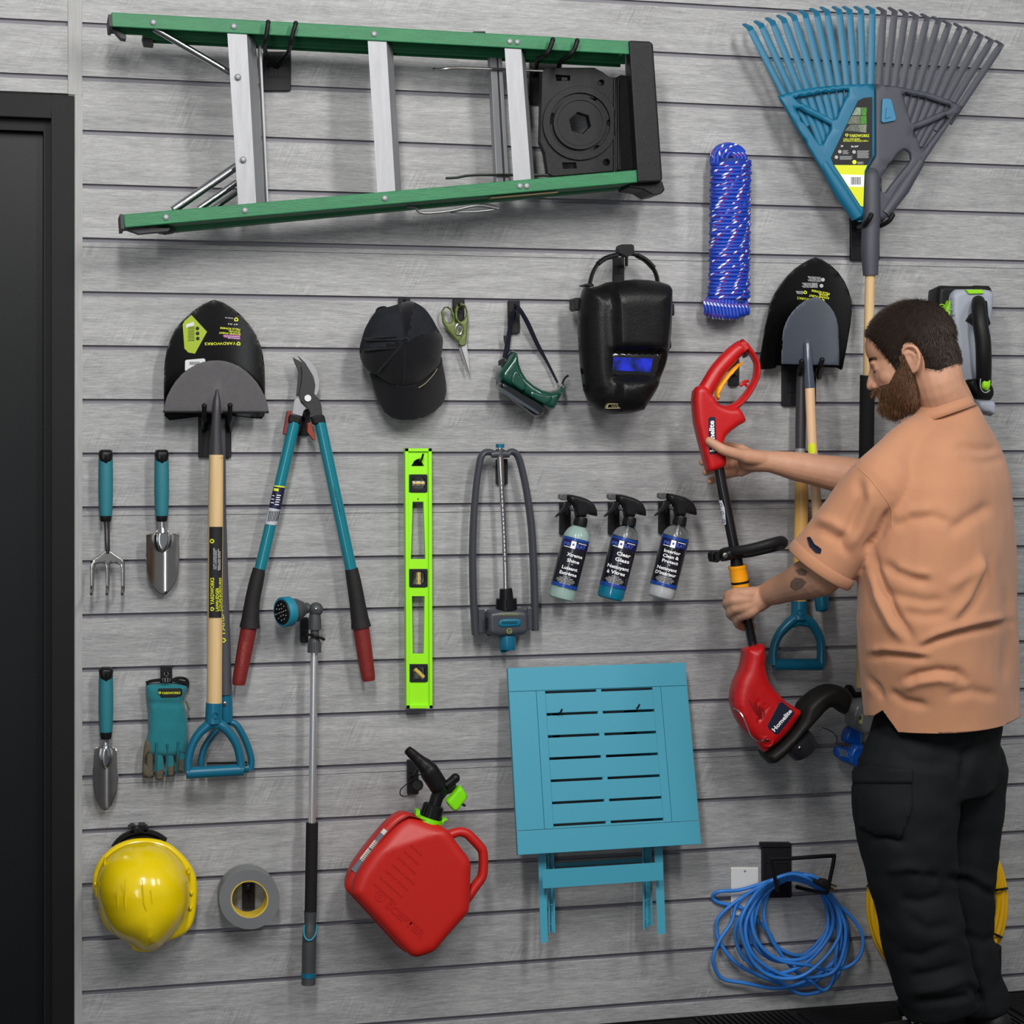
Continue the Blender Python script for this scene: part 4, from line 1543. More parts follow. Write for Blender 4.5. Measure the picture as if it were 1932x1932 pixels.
part('back_strap', mb, CAPF, bc)
hook('black hook showing just above the navy baseball cap', (752.5, 562, 774, 600), [[(763, 575, .012), (763, 570, .04), (763, 566, .05)]], 3, ribs=False)

# ------------------------------------------------------------------ scissors
SGR = mat('scissor_green', (92, 105, 50), .42)
sc_ = thing('kitchen_scissors', 'pair of scissors with olive green handles, blades down', 'scissors', W(862, 640, .02))
zs = lambda p: Z(650, 440, .33644, p)
def ell(cx_, cy_, rx, ry, an, n=20):
    c, s = math.cos(an), math.sin(an)
    return [(cx_ + rx * math.cos(t) * c - ry * math.sin(t) * s, cy_ + rx * math.cos(t) * s + ry * math.sin(t) * c) for t in [2 * math.pi * i / n for i in range(n)]]
mb = MB()
mb.inflate(zs([(540, 440), (555, 415), (580, 410), (605, 428), (618, 462), (622, 500), (640, 540), (660, 585), (672, 620), (660, 632), (645, 625), (610, 585), (575, 545), (548, 500)]), .024, .006, .005, 4,
           [zs(ell(579, 462, 24, 44, -.25))], step=4)
h1 = part('handle', mb, SGR, sc_)
mb = MB()
mb.inflate(zs([(618, 430), (630, 400), (655, 390), (678, 402), (690, 435), (694, 480), (690, 520), (688, 560), (684, 600), (678, 628), (660, 634), (645, 620), (640, 600), (662, 565), (658, 525), (640, 505), (625, 490), (618, 465)]), .03, .006, .005, 4,
           [zs(ell(656, 450, 24, 44, .12))], step=4)
part('handle', mb, SGR, sc_)
mb = MB()
mb.ptube([(x, y, .03) for x, y in zs(ell(641, 540, 19, 32, .1))], 2, 8, closed=True)
part('nut_cracker', mb, STEEL, sc_)
mb = MB()
mb.prism(circ(*zs([(661, 611)])[0], 6.2, 20), .038, .008)
part('pivot_cap', mb, SGR, sc_, bevel=.001)
mb = MB()
mb.prism(zs([(634, 622), (655, 628), (684, 735), (703, 792), (692, 778), (672, 740)]), .024, .0018)
part('blade', mb, STEEL, sc_, smooth=False)
mb = MB()
mb.prism(zs([(652, 628), (684, 622), (696, 700), (703, 792), (690, 745)]), .028, .0018)
part('blade', mb, mat('satin_steel', (170, 170, 172), .35, metal=.8), sc_, smooth=False)
hook('black hook seen through the ring of the green scissors', (855, 564, 876.5, 605), [[(866, 580, .012), (866, 578, .03), (866, 573, .04)]], 2.2)

# ------------------------------------------------------------------ goggles
GOG = mat('goggle_green', (10, 62, 50), .25, coat=.6)
gg = thing('cutting_goggles', 'dark green cutting goggles hanging crooked from their black strap', 'goggles', W(995, 700, .03))
mb = MB()
def ggx(x, y, ds):
    return 0
mb.inflate(zC([(935, 658), (948, 658), (962, 680), (970, 735), (985, 775), (1010, 815), (1050, 850), (1095, 875), (1140, 886), (1185, 878), (1228, 842), (1222, 880), (1195, 930), (1168, 985), (1148, 1000), (1120, 990), (1050, 950),
               (960, 895), (870, 845), (842, 815), (850, 780), (875, 745), (905, 705)]), .03, .042, .02, 10, step=5)
part('frame', mb, GOG, gg)
mb = MB()
mb.inflate(zC([(862, 832), (895, 842), (1000, 905), (1110, 968), (1120, 990), (1108, 1018), (1072, 1034), (1045, 1020), (960, 955), (900, 905), (868, 880), (856, 850)]), .062, .022, .03, 4, step=5)
part('lens_housing', mb, mat('goggle_black', (14, 18, 22), .18, coat=.8), gg)
for q in ([(950, 765), (972, 775), (1022, 862), (1010, 888), (985, 882), (940, 850), (925, 822)], [(1040, 878), (1075, 892), (1130, 905), (1160, 905), (1165, 925), (1150, 955), (1115, 960), (1070, 935), (1032, 910)]):
    mb = MB()
    mb.inflate(zC(q), .068, .007, .004, 4, step=4)
    part('vent_panel', mb, GOG, gg)
mb = MB()
mb.prism(zC([(872, 865), (885, 868), (1085, 1000), (1098, 1015), (1078, 1012), (890, 895)]), .088, .005)
part('clear_cover', mb, mat('lens_gloss', (60, 66, 74), .05, coat=1), gg, smooth=False)
STRAP = mat('strap_navy', (18, 20, 34), .75, bump=.4, bscale=900)
mb = MB()
mb.ptube([(x, y, d_) for (x, y), d_ in zip(zC([(965, 412), (948, 440), (935, 500), (922, 570), (912, 640), (898, 700)]), (.045, .045, .03, .02, .02, .02))], [4.5, 3.2, 3.4, 4.6, 5, 4.8], 8, smooth=3, flat=(1, .35))
part('strap', mb, STRAP, gg)
mb = MB()
mb.ptube([(x, y, d_) for (x, y), d_ in zip(zC([(965, 410), (990, 440), (1030, 510), (1080, 620), (1140, 730), (1196, 840)]), (.045, .045, .03, .02, .015, .02))], [4.6, 4.2, 4.4, 4, 2.6, 2], 8, smooth=3, flat=(1, .35))
part('strap', mb, STRAP, gg)
mb = MB()
mb.ptube([(x, y, .03) for x, y in zC([(1222, 845), (1228, 825), (1240, 808), (1256, 798)])], [2.2, 1.8, 1.8, 1.8], 8, smooth=3, flat=(1, .5))
part('strap_end', mb, STRAP, gg)
mb = MB()
mb.prism(zC([(892, 572), (918, 575), (902, 635), (896, 610)]), .03, .003)
mb.prism(zC([(868, 715), (895, 700), (902, 712), (880, 742), (868, 740)]), .04, .012)
mb.prism(zC([(1185, 905), (1202, 905), (1198, 940), (1180, 945)]), .04, .012)
part('strap_buckle', mb, BLACK, gg, smooth=False, bevel=.001)
hook('black hook carrying the strap of the green goggles', (959.5, 567, 981, 629), [[(972, 592, .012), (972, 590, .03), (972, 580, .048), (972, 574, .052)]], 2.6)

# ------------------------------------------------------------------ welding helmet
WHM = mat('helmet_black', (19, 19, 20), .32, bump=.2, bscale=250, var=.3, vscale=30)
wh = thing('welding_helmet', 'black welding helmet with blue auto-darkening window hanging by its headband', 'helmet', W(1178, 640, .1))
sh = zC([(1345, 300), (1380, 305), (1420, 295), (1465, 276), (1530, 268), (1600, 262), (1680, 266), (1740, 275), (1800, 292), (1832, 312), (1832, 420), (1826, 560), (1815, 660), (1795, 740), (1762, 825), (1715, 900), (1685, 950), (1655, 995), (1590, 1012), (1500, 1016), (1420, 995), (1375, 950), (1345, 880), (1328, 760), (1316, 600), (1313, 470), (1322, 370)])
mb = MB()
def whx(x, y, ds):
    # raised central face panel
    q = (y - 530) / 130
    xl = 1144.5 + .04 * (y - 530)
    xr = 1258 - .10 * (y - 530)
    v = .022 * (1 / (1 + math.exp(-(x - xl) / 2.2))) * (1 / (1 + math.exp((x - xr) / 2.2)))
    # window recess
    wy0, wy1 = 668, 712
    if y > 650:
        v -= .035 * (1 / (1 + math.exp(-(y - 660) / 2))) * (1 / (1 + math.exp((y - 716) / 4))) * (1 / (1 + math.exp(-(x - 1146) / 2.5))) * (1 / (1 + math.exp((x - 1240) / 2.5)))
    return v
mb.inflate(sh, .12, .06, .07, 46, step=4.5, extra=whx)
part('shell', mb, WHM, wh, angle=1.2)
mb = MB()
mb.inflate(zC([(1478, 668), (1780, 672), (1738, 815), (1458, 800)]), .167, .004, .01, 3, step=12)
fr = part('window_frame', mb, mat('window_black', (14, 14, 17), .12, coat=.8), wh)
lm = bpy.data.materials.new('darkening_lens')
lm.use_nodes = True
b = lm.node_tree.nodes['Principled BSDF']
n = lm.node_tree.nodes.new('ShaderNodeTexNoise')
n.inputs['Scale'].default_value = 34
n.inputs['Detail'].default_value = 2
g = lm.node_tree.nodes.new('ShaderNodeNewGeometry')
lm.node_tree.links.new(g.outputs['Position'], n.inputs['Vector'])
r = lm.node_tree.nodes.new('ShaderNodeValToRGB')
r.color_ramp.elements[0].position = .36
r.color_ramp.elements[0].color = lin((8, 22, 52))
r.color_ramp.elements[1].position = .62
r.color_ramp.elements[1].color = lin((28, 44, 190))
lm.node_tree.links.new(n.outputs['Fac'], r.inputs[0])
lm.node_tree.links.new(r.outputs[0], b.inputs['Base Color'])
b.inputs['Roughness'].default_value = .08
b.inputs['Coat Weight'].default_value = .6
mb = MB()
mb.prism(zC([(1500, 695), (1730, 702), (1718, 780), (1485, 768)]), .1725, .004)
part('filter_lens', mb, lm, fr, smooth=False, bevel=.0008)
mb = MB()
mb.ptube([(x, y, .08) for x, y in zC([(1376, 300), (1378, 270), (1395, 215), (1425, 168), (1470, 138), (1530, 120), (1600, 116), (1655, 130), (1700, 165), (1735, 205), (1752, 250), (1756, 290)])], 3.4, 10, smooth=3, flat=(1, 2.2))
part('headband', mb, BLACK, wh)
mb = MB()
mb.ptube([(x, y, .082) for x, y in zC([(1420, 172), (1465, 140), (1530, 121)])], 4.6, 10, smooth=3, flat=(1, 2.2))
part('headband_pad', mb, BLACK, wh)
mb = MB()
mb.ptube([(x, y, .082) for x, y in zC([(1640, 124), (1690, 152), (1732, 195)])], 4.6, 10, smooth=3, flat=(1, 2.2))
part('headband_pad', mb, BLACK, wh)
mb = MB()
mb.ptube([(x, y, .062) for x, y in zC([(1356, 300), (1352, 420), (1358, 560), (1365, 720)])], 3.5, 10, smooth=3, flat=(1, 2))
part('shell_rim', mb, WHM, wh)
for q, nm in (([(1292, 362), (1330, 362), (1340, 385), (1340, 425), (1305, 435), (1292, 425)], 'side_knob'), ([(1828, 395), (1850, 395), (1852, 460), (1828, 468)], 'side_knob'), ([(1800, 595), (1832, 595), (1836, 640), (1820, 656), (1800, 655)], 'side_knob'), ([(1345, 292), (1352, 282), (1398, 282), (1402, 300)], 'band_slider')):
    mb = MB()
    mb.prism(zC(q), .11, .05)
    part(nm, mb, BLACK, wh, smooth=False, bevel=.003)
mb = MB()
mb.prism(zC([(1478, 955), (1600, 955), (1604, 966), (1592, 982), (1466, 984), (1468, 972)]), .176, .014, [zC([(1482, 960), (1594, 960), (1586, 977), (1474, 978)])])
em = part('front_badge', mb, mat('gold_outline', (150, 138, 104), .4, metal=.5), wh, smooth=False)
text('WELD', zC([(1495, 975)])[0], zC([(1578, 974)])[0], 3.6, .174, mat('gold_outline', (150, 138, 104), .4, metal=.5), em)
hk = hook('black hook behind the headband of the welding helmet', (1158, 485, 1178, 532), [[(1182, 500, .012), (1182, 495, .04), (1182, 486, .075), (1182, 478, .095)]], 3)
mb = MB()
mb.prism(zC([(1545, 68), (1555, 62), (1612, 62), (1624, 70), (1626, 100), (1618, 120), (1600, 128), (1580, 132), (1560, 118), (1542, 112), (1540, 84)]), .1, .03)
part('hook_block', mb, BLACK, hk, smooth=False, bevel=.002)

# ------------------------------------------------------------------ spirit level
LV = mat('level_lime', (150, 232, 22), .42, bump=.05, bscale=600)
zV = lambda p: Z(740, 820, .31056, p)
lv = thing('spirit_level', 'lime green spirit level with three vials hanging upright', 'level', W(790, 1090, .03))
dv = .034
tri1 = zV([(116, 192), (196, 192), (180, 165), (166, 150), (184, 146), (196, 118), (186, 116), (178, 143), (150, 150), (134, 160)])
s1 = zV([(124, 408), (190, 408), (202, 757), (113, 757)])
s2 = zV([(120, 982), (197, 982), (192, 1332), (125, 1332)])
v1 = zV([(103, 243), (213, 243), (213, 352), (103, 352)])
v2 = zV([(103, 817), (215, 817), (215, 927), (103, 927)])
v3 = [(772, 1253), (807, 1253), (807, 1287), (772, 1287)]
mb = MB()
mb.prism([(768, 848), (812, 848), (812.5, 1335), (769, 1335)], dv, .01, [tri1, s1, s2, v1, v2, v3, circ(789, 942, 1.6, 8)])
part('web', mb, LV, lv, smooth=False, bevel=.0006)
mb = MB()
dF_ = dv + .006
mb.prism([(764.5, 846), (770.5, 846), (773, 1336.5), (767, 1336.5)], dF_, .022)
mb.prism([(808.5, 846), (814.5, 846), (816, 1336.5), (810.5, 1336.5)], dF_, .022)
mb.prism([(764.5, 846), (814.5, 846), (814.5, 851.5), (764.5, 851.5)], dF_, .022)
mb.prism([(767, 1331), (816, 1331), (816, 1336.5), (767, 1336.5)], dF_, .022)
part('flange', mb, LV, lv, smooth=False, bevel=.0008)
for (x0, y0, x1, y1), vd in (((772.5, 895, 806.5, 929), 'h'), ((772.5, 1073.5, 807, 1108), 'v'), ((772.5, 1253, 807.5, 1287), 'd')):
    cx_, cy_ = (x0 + x1) / 2, (y0 + y1) / 2
    mb = MB()
    sq = [(x0 + 3, y0), (x1 - 3, y0), (x1, y0 + 3), (x1, y1 - 3), (x1 - 3, y1), (x0 + 3, y1), (x0, y1 - 3), (x0, y0 + 3)]
    ins_ = [(cx_ + 12.5 * math.copysign(abs(math.cos(a)) ** .55, math.cos(a)), cy_ + 12.5 * math.copysign(abs(math.sin(a)) ** .55, math.sin(a))) for a in [2 * math.pi * i / 28 for i in range(28)]]
    mb.prism(sq, dv + .003, .018, [ins_])
    vf = part('vial_frame', mb, mat('vial_frame_black', (34, 34, 40), .35), lv, smooth=False, bevel=.0008)
    mb = MB()
    an = {'h': 0, 'v': math.pi / 2, 'd': .75}[vd]
    dx, dy = math.cos(an) * 12, math.sin(an) * 12
    mb.ptube([(cx_ - dx, cy_ - dy, dv - .006), (cx_ + dx, cy_ + dy, dv - .006)], 4.6, 14)
    vl = part('vial', mb, mat('vial_acrylic', (196, 196, 176), .12, coat=.8), vf)
    mb = MB()
    mb.ptube([(cx_ - dx * .92, cy_ - dy * .92, dv - .0005), (cx_ + dx * .92, cy_ + dy * .92, dv - .0005)], 1.6 if vd == 'h' else 2.8, 10)
    part('vial_fluid', mb, mat('vial_fluid', (206, 172, 60), .2), vl)
    mb = MB()
    for s_ in (-5, 5):
        ux, uy = math.cos(an) * s_, math.sin(an) * s_
        wx, wy = -math.sin(an) * 4.2, math.cos(an) * 4.2
        mb.ptube([(cx_ + ux - wx, cy_ + uy - wy, dv + .0002), (cx_ + ux + wx, cy_ + uy + wy, dv + .0002)], .5, 6)
    part('vial_mark', mb, mat('mark_black', (20, 20, 22), .5), vl)
hook('black hook holding the top of the lime green level', (778, 858, 799, 878), [[(789, 872, .012), (790, 870, .03), (795, 868, .044), (798, 858, .05)]], 1.9, ribs=False)

# ------------------------------------------------------------------ sprinkler
SPG = mat('sprinkler_grey', (62, 64, 71), .35, bump=.05, bscale=400)
sp = thing('oscillating_sprinkler', 'grey oscillating lawn sprinkler with teal fittings hanging upright', 'sprinkler', W(950, 1030, .05))
d0 = .05
mb = MB()
mb.ptube([(x, y, d0) for x, y in zV([(630, 118), (600, 108), (572, 106), (548, 122), (533, 160), (515, 270), (502, 400), (492, 560), (488, 720), (490, 900), (496, 1060), (505, 1215)])], [5, 6, 6.3, 6.3, 6.3, 6.3, 6.5, 6.8, 7, 7, 7, 7], 12, smooth=3, flat=(1, 1.5))
part('side_leg', mb, SPG, sp)
mb = MB()
mb.ptube([(x, y, d0) for x, y in zV([(690, 116), (720, 104), (738, 106), (757, 122), (775, 160), (800, 260), (825, 400), (845, 560), (855, 720), (862, 900), (866, 1060), (869, 1190)])], [5, 6, 6.3, 6.3, 6.3, 6.3, 6.5, 6.8, 7, 7, 7, 7], 12, smooth=3, flat=(1, 1.5))
part('side_leg', mb, SPG, sp)
mb = MB()
mb.ptube([(x, y, d0 + .004) for x, y in zV([(600, 122), (655, 116), (712, 120)])], [6, 8, 6], 14, smooth=2)
mb.ptube([(x, y, d0 + .004) for x, y in zV([(655, 88), (655, 135)])], [8, 8.5], 16)
part('top_bracket', mb, SPG, sp)
mb = MB()
mb.ptube([(x, y, d0 + .006) for x, y in zV([(655, 57), (655, 80)])], [8, 8], 16)
part('end_cap', mb, TEAL, sp)
mb = MB()
mb.ptube([(x, y, d0 + .006) for x, y in zV([(655, 78), (655, 92)])], [5, 5], 16)
mb.ptube([(x, y, d0 + .006) for x, y in zV([(656, 135), (660, 220), (668, 380), (678, 560), (684, 720), (688, 840), (690, 940)])], [6.2, 5.6, 4.6, 4.4, 4.6, 4.6, 4.8], 14, smooth=3)
tb_ = part('spray_tube', mb, CHROME, sp)
mb = MB()
for i in range(20):
    y = 255 + i * 27
    xx_ = np.interp(y, [135, 220, 380, 560, 720, 940], [656, 660, 668, 678, 684, 690])
    mb.ball(W(*zV([(xx_ + 1.5, y)])[0], d0 + .0118), (.0015, .001, .002), 8, 6)
part('spray_jets', mb, mat('jet_dark', (60, 58, 56), .5), tb_)
mb = MB()
mb.ptube([(x, y, d0 + .006) for x, y in zV([(690, 935), (692, 965), (693, 1000)])], [11.5, 12.5, 13], 18)
mb.ptube([(x, y, d0 + .006) for x, y in zV([(693, 995), (694, 1062)])], [19, 20], 20)
part('drive_gear', mb, mat('gear_black', (22, 22, 26), .3), sp)
mb = MB()
for i in range(7):
    an = math.pi * (.15 + .7 * i / 6)
    x_ = 694 - 60 * math.cos(an)
    mb.ptube([(x, y, d0 + .006 + .0235 * math.sin(an)) for x, y in zV([(x_, 1003), (x_, 1058)])], 1.3, 6)
part('gear_rib', mb, mat('gear_black', (22, 22, 26), .3), sp)
mb = MB()
mb.inflate(zV([(558, 1085), (580, 1062), (640, 1050), (700, 1048), (760, 1050), (805, 1058), (818, 1080), (820, 1190), (800, 1215), (720, 1225), (640, 1228), (580, 1222), (560, 1200)]), d0, .03, .02, 10, step=6)
mot = part('motor_housing', mb, SPG, sp)
mb = MB()
mb.rect(903, 1148, 915, 1195, d0 + .004, .012)
mb.rect(995, 1146, 1006, 1188, d0 + .004, .012)
part('foot_bridge', mb, SPG, sp, smooth=False, bevel=.002)
mb = MB()
mb.inflate(zV([(650, 1120), (700, 1115), (770, 1115), (786, 1130), (786, 1155), (768, 1166), (700, 1172), (652, 1172), (638, 1158), (638, 1134)]), d0 + .027, .006, .004, 4, step=4)
part('range_slider', mb, TEAL, sp)
mb = MB()
mb.rect(947, 1171, 976, 1175, d0 + .036, .004)
part('slider_tab', mb, mat('teal_dark', (14, 84, 104), .35), sp, smooth=False, bevel=.001)
text('YARDWORKS', (979, 1157), (941, 1157.5), 3.6, d0 + .031, mat('print_olive', (146, 158, 60), .5), mot)
mb = MB()
mb.prism(circ(961, 1190.5, 5.2, 20), d0 + .031, .0006, [circ(961, 1190.5, 4.2, 20)])
part('dial_mark', mb, mat('print_olive', (146, 158, 60), .5), mot, smooth=False)
text('16', (958, 1193), (964, 1193), 4.4, d0 + .031, mat('print_olive', (146, 158, 60), .5), mot)
for y in (1168, 1176, 1184):
    mb = MB()
    mb.rect(917, y - 2, 921, y + 2, d0 + .024, .01)
    part('index_mark', mb, mat('gear_black', (22, 22, 26), .3), mot, smooth=False)
mb = MB()
mb.ptube([(x, y, d0 + .004) for x, y in zV([(700, 1218), (700, 1250), (701, 1300), (701, 1306)])], [15, 15.5, 15, 13], 22, smooth=2)
part('hose_connector', mb, TEAL, sp)
hook('black hook behind the spray tube of the grey sprinkler', (937, 866, 958, 914), [[(944, 880, .012), (944, 872, .03)]], 2.4)
# ------------------------------------------------------------------ watering wand
ww = thing('watering_wand', 'watering wand with teal-rimmed spray head and long chrome pole', 'watering wand', W(588, 1450, .05))
zW = lambda p: Z(510, 1110, .07765, p)
DG = mat('wand_grey', (62, 64, 66), .45, bump=.15, bscale=700)
dw = .07
mb = MB()
# head axis from ball joint to the left, turned towards the viewer
a0 = W(578, 1147, dw)
a1 = W(548, 1153, dw + .012)
a2 = W(534, 1155, dw + .022)
mb.tube([a0, a0.lerp(a1, .25), a0.lerp(a1, .6), a1, a1.lerp(a2, .4)], [.008, .018, .026, .029, .030], 26, smooth=3)
part('spray_head', mb, DG, ww)
mb = MB()
ax_ = (a2 - a1).normalized()
mb.tube([a1 + ax_ * .001, a1 + ax_ * .003, a2, a2 + ax_ * .003], [.030, .0335, .0342, .032], 30)
part('head_rim', mb, mat('rim_teal', (16, 116, 140), .55, bump=.4, bscale=300), ww)
mb = MB()
mb.tube([a2 + ax_ * .0025, a2 + ax_ * .0045], [.0285, .027], 26)
fc = part('spray_face', mb, mat('face_black', (20, 20, 22), .35), ww)
u1 = ax_.cross(Vector((0, 0, 1))).normalized()
u2 = ax_.cross(u1).normalized()
for k, (n_, rr) in enumerate(((1, 0), (6, .009), (10, .018), (1, .0235))):
    for i in range(n_):
        an = 2 * math.pi * i / n_ + .3
        mb = MB()
        mb.ball(a2 + ax_ * .005 + u1 * (rr * math.cos(an)) + u2 * (rr * math.sin(an)), .0022, 8, 6)
        part('nozzle', mb, STEEL, fc)
mb = MB()
mb.ball(W(596, 1150, dw), (.0165, .0165, .0165), 22, 14)
mb.tube([W(583, 1148, dw), W(576, 1147, dw)], [.011, .013], 16)
part('ball_joint', mb, DG, ww)
mb = MB()
mb.ball(W(596, 1149, dw + .016), (.004, .003, .004), 10, 6)
part('joint_screw', mb, CHROME, ww)
mb = MB()
mb.ptube([(594, 1158, dw), (594, 1172, dw), (594, 1187.5, dw)], [10.5, 12.3, 12.5], 20)
mb.ptube([(594, 1187, dw), (594, 1204, dw)], [8.2, 8.2], 18)
mb.ptube([(593, 1204, dw), (593, 1215, dw), (593, 1230.5, dw)], [9.5, 12, 13.2], 20)
part('swivel_collar', mb, DG, ww)
mb = MB()
for i in range(9):
    x = 593 + 12.6 * math.sin(-1.3 + 2.6 * i / 8)
    mb.ptube([(x, 1212, dw + .0148 * math.cos(-1.3 + 2.6 * i / 8)), (x, 1230, dw + .0152 * math.cos(-1.3 + 2.6 * i / 8))], .8, 6)
part('collar_rib', mb, DG, ww)
mb = MB()
mb.ptube([(593, 1228, dw - .004), (588.5, 1558, dw - .004)], 7.2, 20)
part('pole', mb, mat('satin_pole', (226, 227, 230), .28, metal=.85), ww)
mb = MB()
mb.ptube([(588.8, 1552, dw - .004), (586, 1722, dw - .004)], 11.4, 20)
part('foam_grip', mb, mat('black_foam', (27, 27, 29), .8, bump=.3, bscale=900), ww)
mb = MB()
mb.ptube([(585.5, 1719, dw - .004), (585, 1740, dw - .004), (584, 1760, dw - .002), (583, 1790, dw - .002), (582.5, 1830, dw - .004), (582, 1857, dw - .004)], [12, 11, 13, 13.6, 13.2, 13.5], 20, smooth=3)
hd = part('flow_handle', mb, DG, ww)
mb = MB()
mb.ptube([(574, 1745, dw + .008), (573.5, 1762, dw + .012), (578, 1772, dw + .016), (584, 1774, dw + .017), (590, 1771, dw + .016), (596, 1760, dw + .012), (598, 1744, dw + .008)], 1.6, 8, smooth=3)
part('thumb_lever', mb, mat('lever_teal', (40, 140, 164), .35), ww)
mb = MB()
mb.ptube([(582.3, 1834, dw - .004), (582.1, 1843, dw - .004)], [13.7, 13.9], 20)
part('end_ring', mb, TEAL, ww)
hook('black hook holding the watering wand below its spray head', (567, 1165, 582, 1213), [[(575, 1196, .012), (580, 1197, .05), (590, 1199, .085), (604, 1203, .085), (611, 1206, .084)]], 2.6, ribs=False)

# ------------------------------------------------------------------ spray bottles
zS = lambda p: Z(1030, 920, .11905, p)
def glassy(name, rgb, rough=.05, tr=1.0):
    m = mat(name, rgb, rough, trans=tr, ior=1.35)
    return m
CLR = glassy('clear_bottle', (240, 244, 244))
def bottle(ox, oy, liquid, level, lines, label, grp):
    dd = .07
    mk = lambda x, y: (x + ox, y + oy)
    t = thing('spray_bottle', label, 'spray bottle', W(*mk(1075, 1050), .04), grp)
    A = Vector(mk(1094, 990))
    B = Vector(mk(1058, 1131))
    L = (B - A).length
    dr = (B - A) / L
    sd = Vector((-dr.y, dr.x))     # to the lower left
    at_ = lambda s, o=0, d_=dd: (A.x + dr.x * s + sd.x * o, A.y + dr.y * s + sd.y * o, d_)
    prof = [(0, 9.5), (3, 11), (6, 14.5), (11, 19), (17, 22), (23, 23.8), (30, 24.4), (60, 24.4), (L - 8, 24.4), (L - 3, 23.2), (L, 20)]
    mb = MB()
    mb.ptube([at_(s) for s, r in prof], [r for s, r in prof], 32)
    bt = part('bottle', mb, CLR if liquid[1] > 0 else CLR, t)
    # contents
    mb = MB()
    if level < 10:
        pf = [(level, 10), (6, 12.8), (11, 17.6), (17, 20.6), (23, 22.6), (30, 23.3), (L - 8, 23.3), (L - 3, 22), (L - 1, 18)]
    else:
        pf = [(level, 22.8), (level + 1, 23.3), (L - 8, 23.3), (L - 3, 22), (L - 1, 18)]
    mb.ptube([at_(s) for s, r in pf], [r for s, r in pf], 32)
    part('liquid', mb, liquid[0], bt)
    s0, s1 = 27, 122
    mb = MB()
    mb.ptube([at_(s0), at_(s0 + .2), at_(s1)], [24.8] * 3, 40, caps=False)
    lab = part('label', mb, mat('label_ink', (14, 16, 26), .28, coat=.5), t)
    mb = MB()
    mb.ptube([at_(s0), at_(s0 + 5)], [25] * 2, 40, caps=False)
    part('label_band', mb, mat('label_blue', (16, 60, 140), .3, coat=.4), lab)
    mb = MB()
    mb.ptube([at_(s1 - 7), at_(s1)], [25] * 2, 40, caps=False)
    part('label_band', mb, mat('label_blue', (16, 60, 140), .3, coat=.4), lab)
    mb = MB()
    mb.ptube([at_(s0 + 5), at_(s0 + 20)], [24.95] * 2, 40, caps=False)
    part('label_band', mb, mat('label_dark_blue', (14, 18, 74), .3, coat=.4), lab)
    m_ = mpp(A.x, dd)

    cyl = cylsurf(W(A.x, A.y, dd), W(B.x, B.y, dd), 25.1 * m_, .0004)
    P2 = lambda s, o: (A.x + dr.x * s - sd.x * o, A.y + dr.y * s - sd.y * o)   # o>0 to the right
    ls = []
    for s, o0, o1, h, txt in lines:
        ls.append(text(txt, P2(s, o0), P2(s, o1), h, cyl, WHITE, t, bold=.025))
    bl = mat('logo_blue', (66, 92, 176), .4)
    o_ = -3 if ox < 50 else -5 if ox < 150 else -2
    ls.append(text('PR', P2(43.5, o_ - 17), P2(43.5, o_ - 4.5), 6.6, cyl, bl, t, bold=.03))
    ls.append(text('SLAT', P2(43.5, o_ + 6), P2(43.5, o_ + 24), 6.6, cyl, bl, t, bold=.03))
    for i, (w, y) in enumerate(((14, 102), (26, 105), (34, 107.6), (36, 110.2), (30, 112.8), (22, 115.4))):
        ls.append(text('PROSLAT.COM' if i == 0 else 'CLEANER NETTOYANT PRODUCT'[:8 + i * 3], P2(y, -w / 2), P2(y, w / 2), 1.5, cyl, WHITE, t))
    joined('lettering', ls, lab)
    mb = MB()
    sq = [P2(33, o_ - 4), P2(33, o_ + 5.5), P2(47, o_ + 5.5), P2(47, o_ - 4)]
    sqi = [P2(37.5, o_ - 1), P2(37.5, o_ + 2.6), P2(41.5, o_ + 2.6), P2(41.5, o_ - 1)]
    mb.prism(resamp(sq, 3), cyl, .0006, [resamp(sqi, 3)])
    for a_, b_ in ((-20, -4), (5.5, 22)):
        for s_ in ((45, 46.2),) if a_ < 0 else ((34, 35.2),):
            mb.prism(resamp([P2(s_[0], a_ + 1), P2(s_[0], b_), P2(s_[1], b_), P2(s_[1], a_ + 1)], 3), cyl, .0005)
    part('logo_frame', mb, WHITE, lab, smooth=False)
    # trigger head
    mb = MB()
    mb.ptube([at_(2), at_(-2), at_(-12), at_(-15)], [12.6, 12.6, 11.4, 10.5], 22)
    cl = part('screw_collar', mb, BLACK, t)
    mb = MB()
    for i in range(9):
        an = -1.35 + 2.7 * i / 8
        mb.ptube([at_(0, -12.8 * math.sin(an), dd + 12.8 * m_ * math.cos(an)), at_(-11, -11.8 * math.sin(an), dd + 11.8 * m_ * math.cos(an))], .9, 6)
    part('collar_ridge', mb, BLACK, cl)
    S_ = lambda p: [mk(x, y) for x, y in zS(p)]
    mb = MB()
    mb.inflate(S_([(340, 105), (420, 112), (520, 135), (620, 165), (700, 205), (760, 265), (795, 340), (815, 450), (790, 455), (700, 435), (650, 420), (640, 470), (460, 470), (455, 400), (440, 330), (430, 290), (350, 235), (325, 180)]), dd, .017, .017, 6, step=6)
    part('trigger_head', mb, mat('sprayer_black', (26, 26, 28), .3, bump=.1, bscale=500), t)
    mb = MB()
    q = S_([(230, 105), (340, 100), (335, 200), (270, 205), (222, 170)])
    mb.prism(q, dd + .011, .022)
    part('nozzle', mb, mat('nozzle_grey', (74, 74, 78), .3), t, smooth=False, bevel=.002)
    mb = MB()
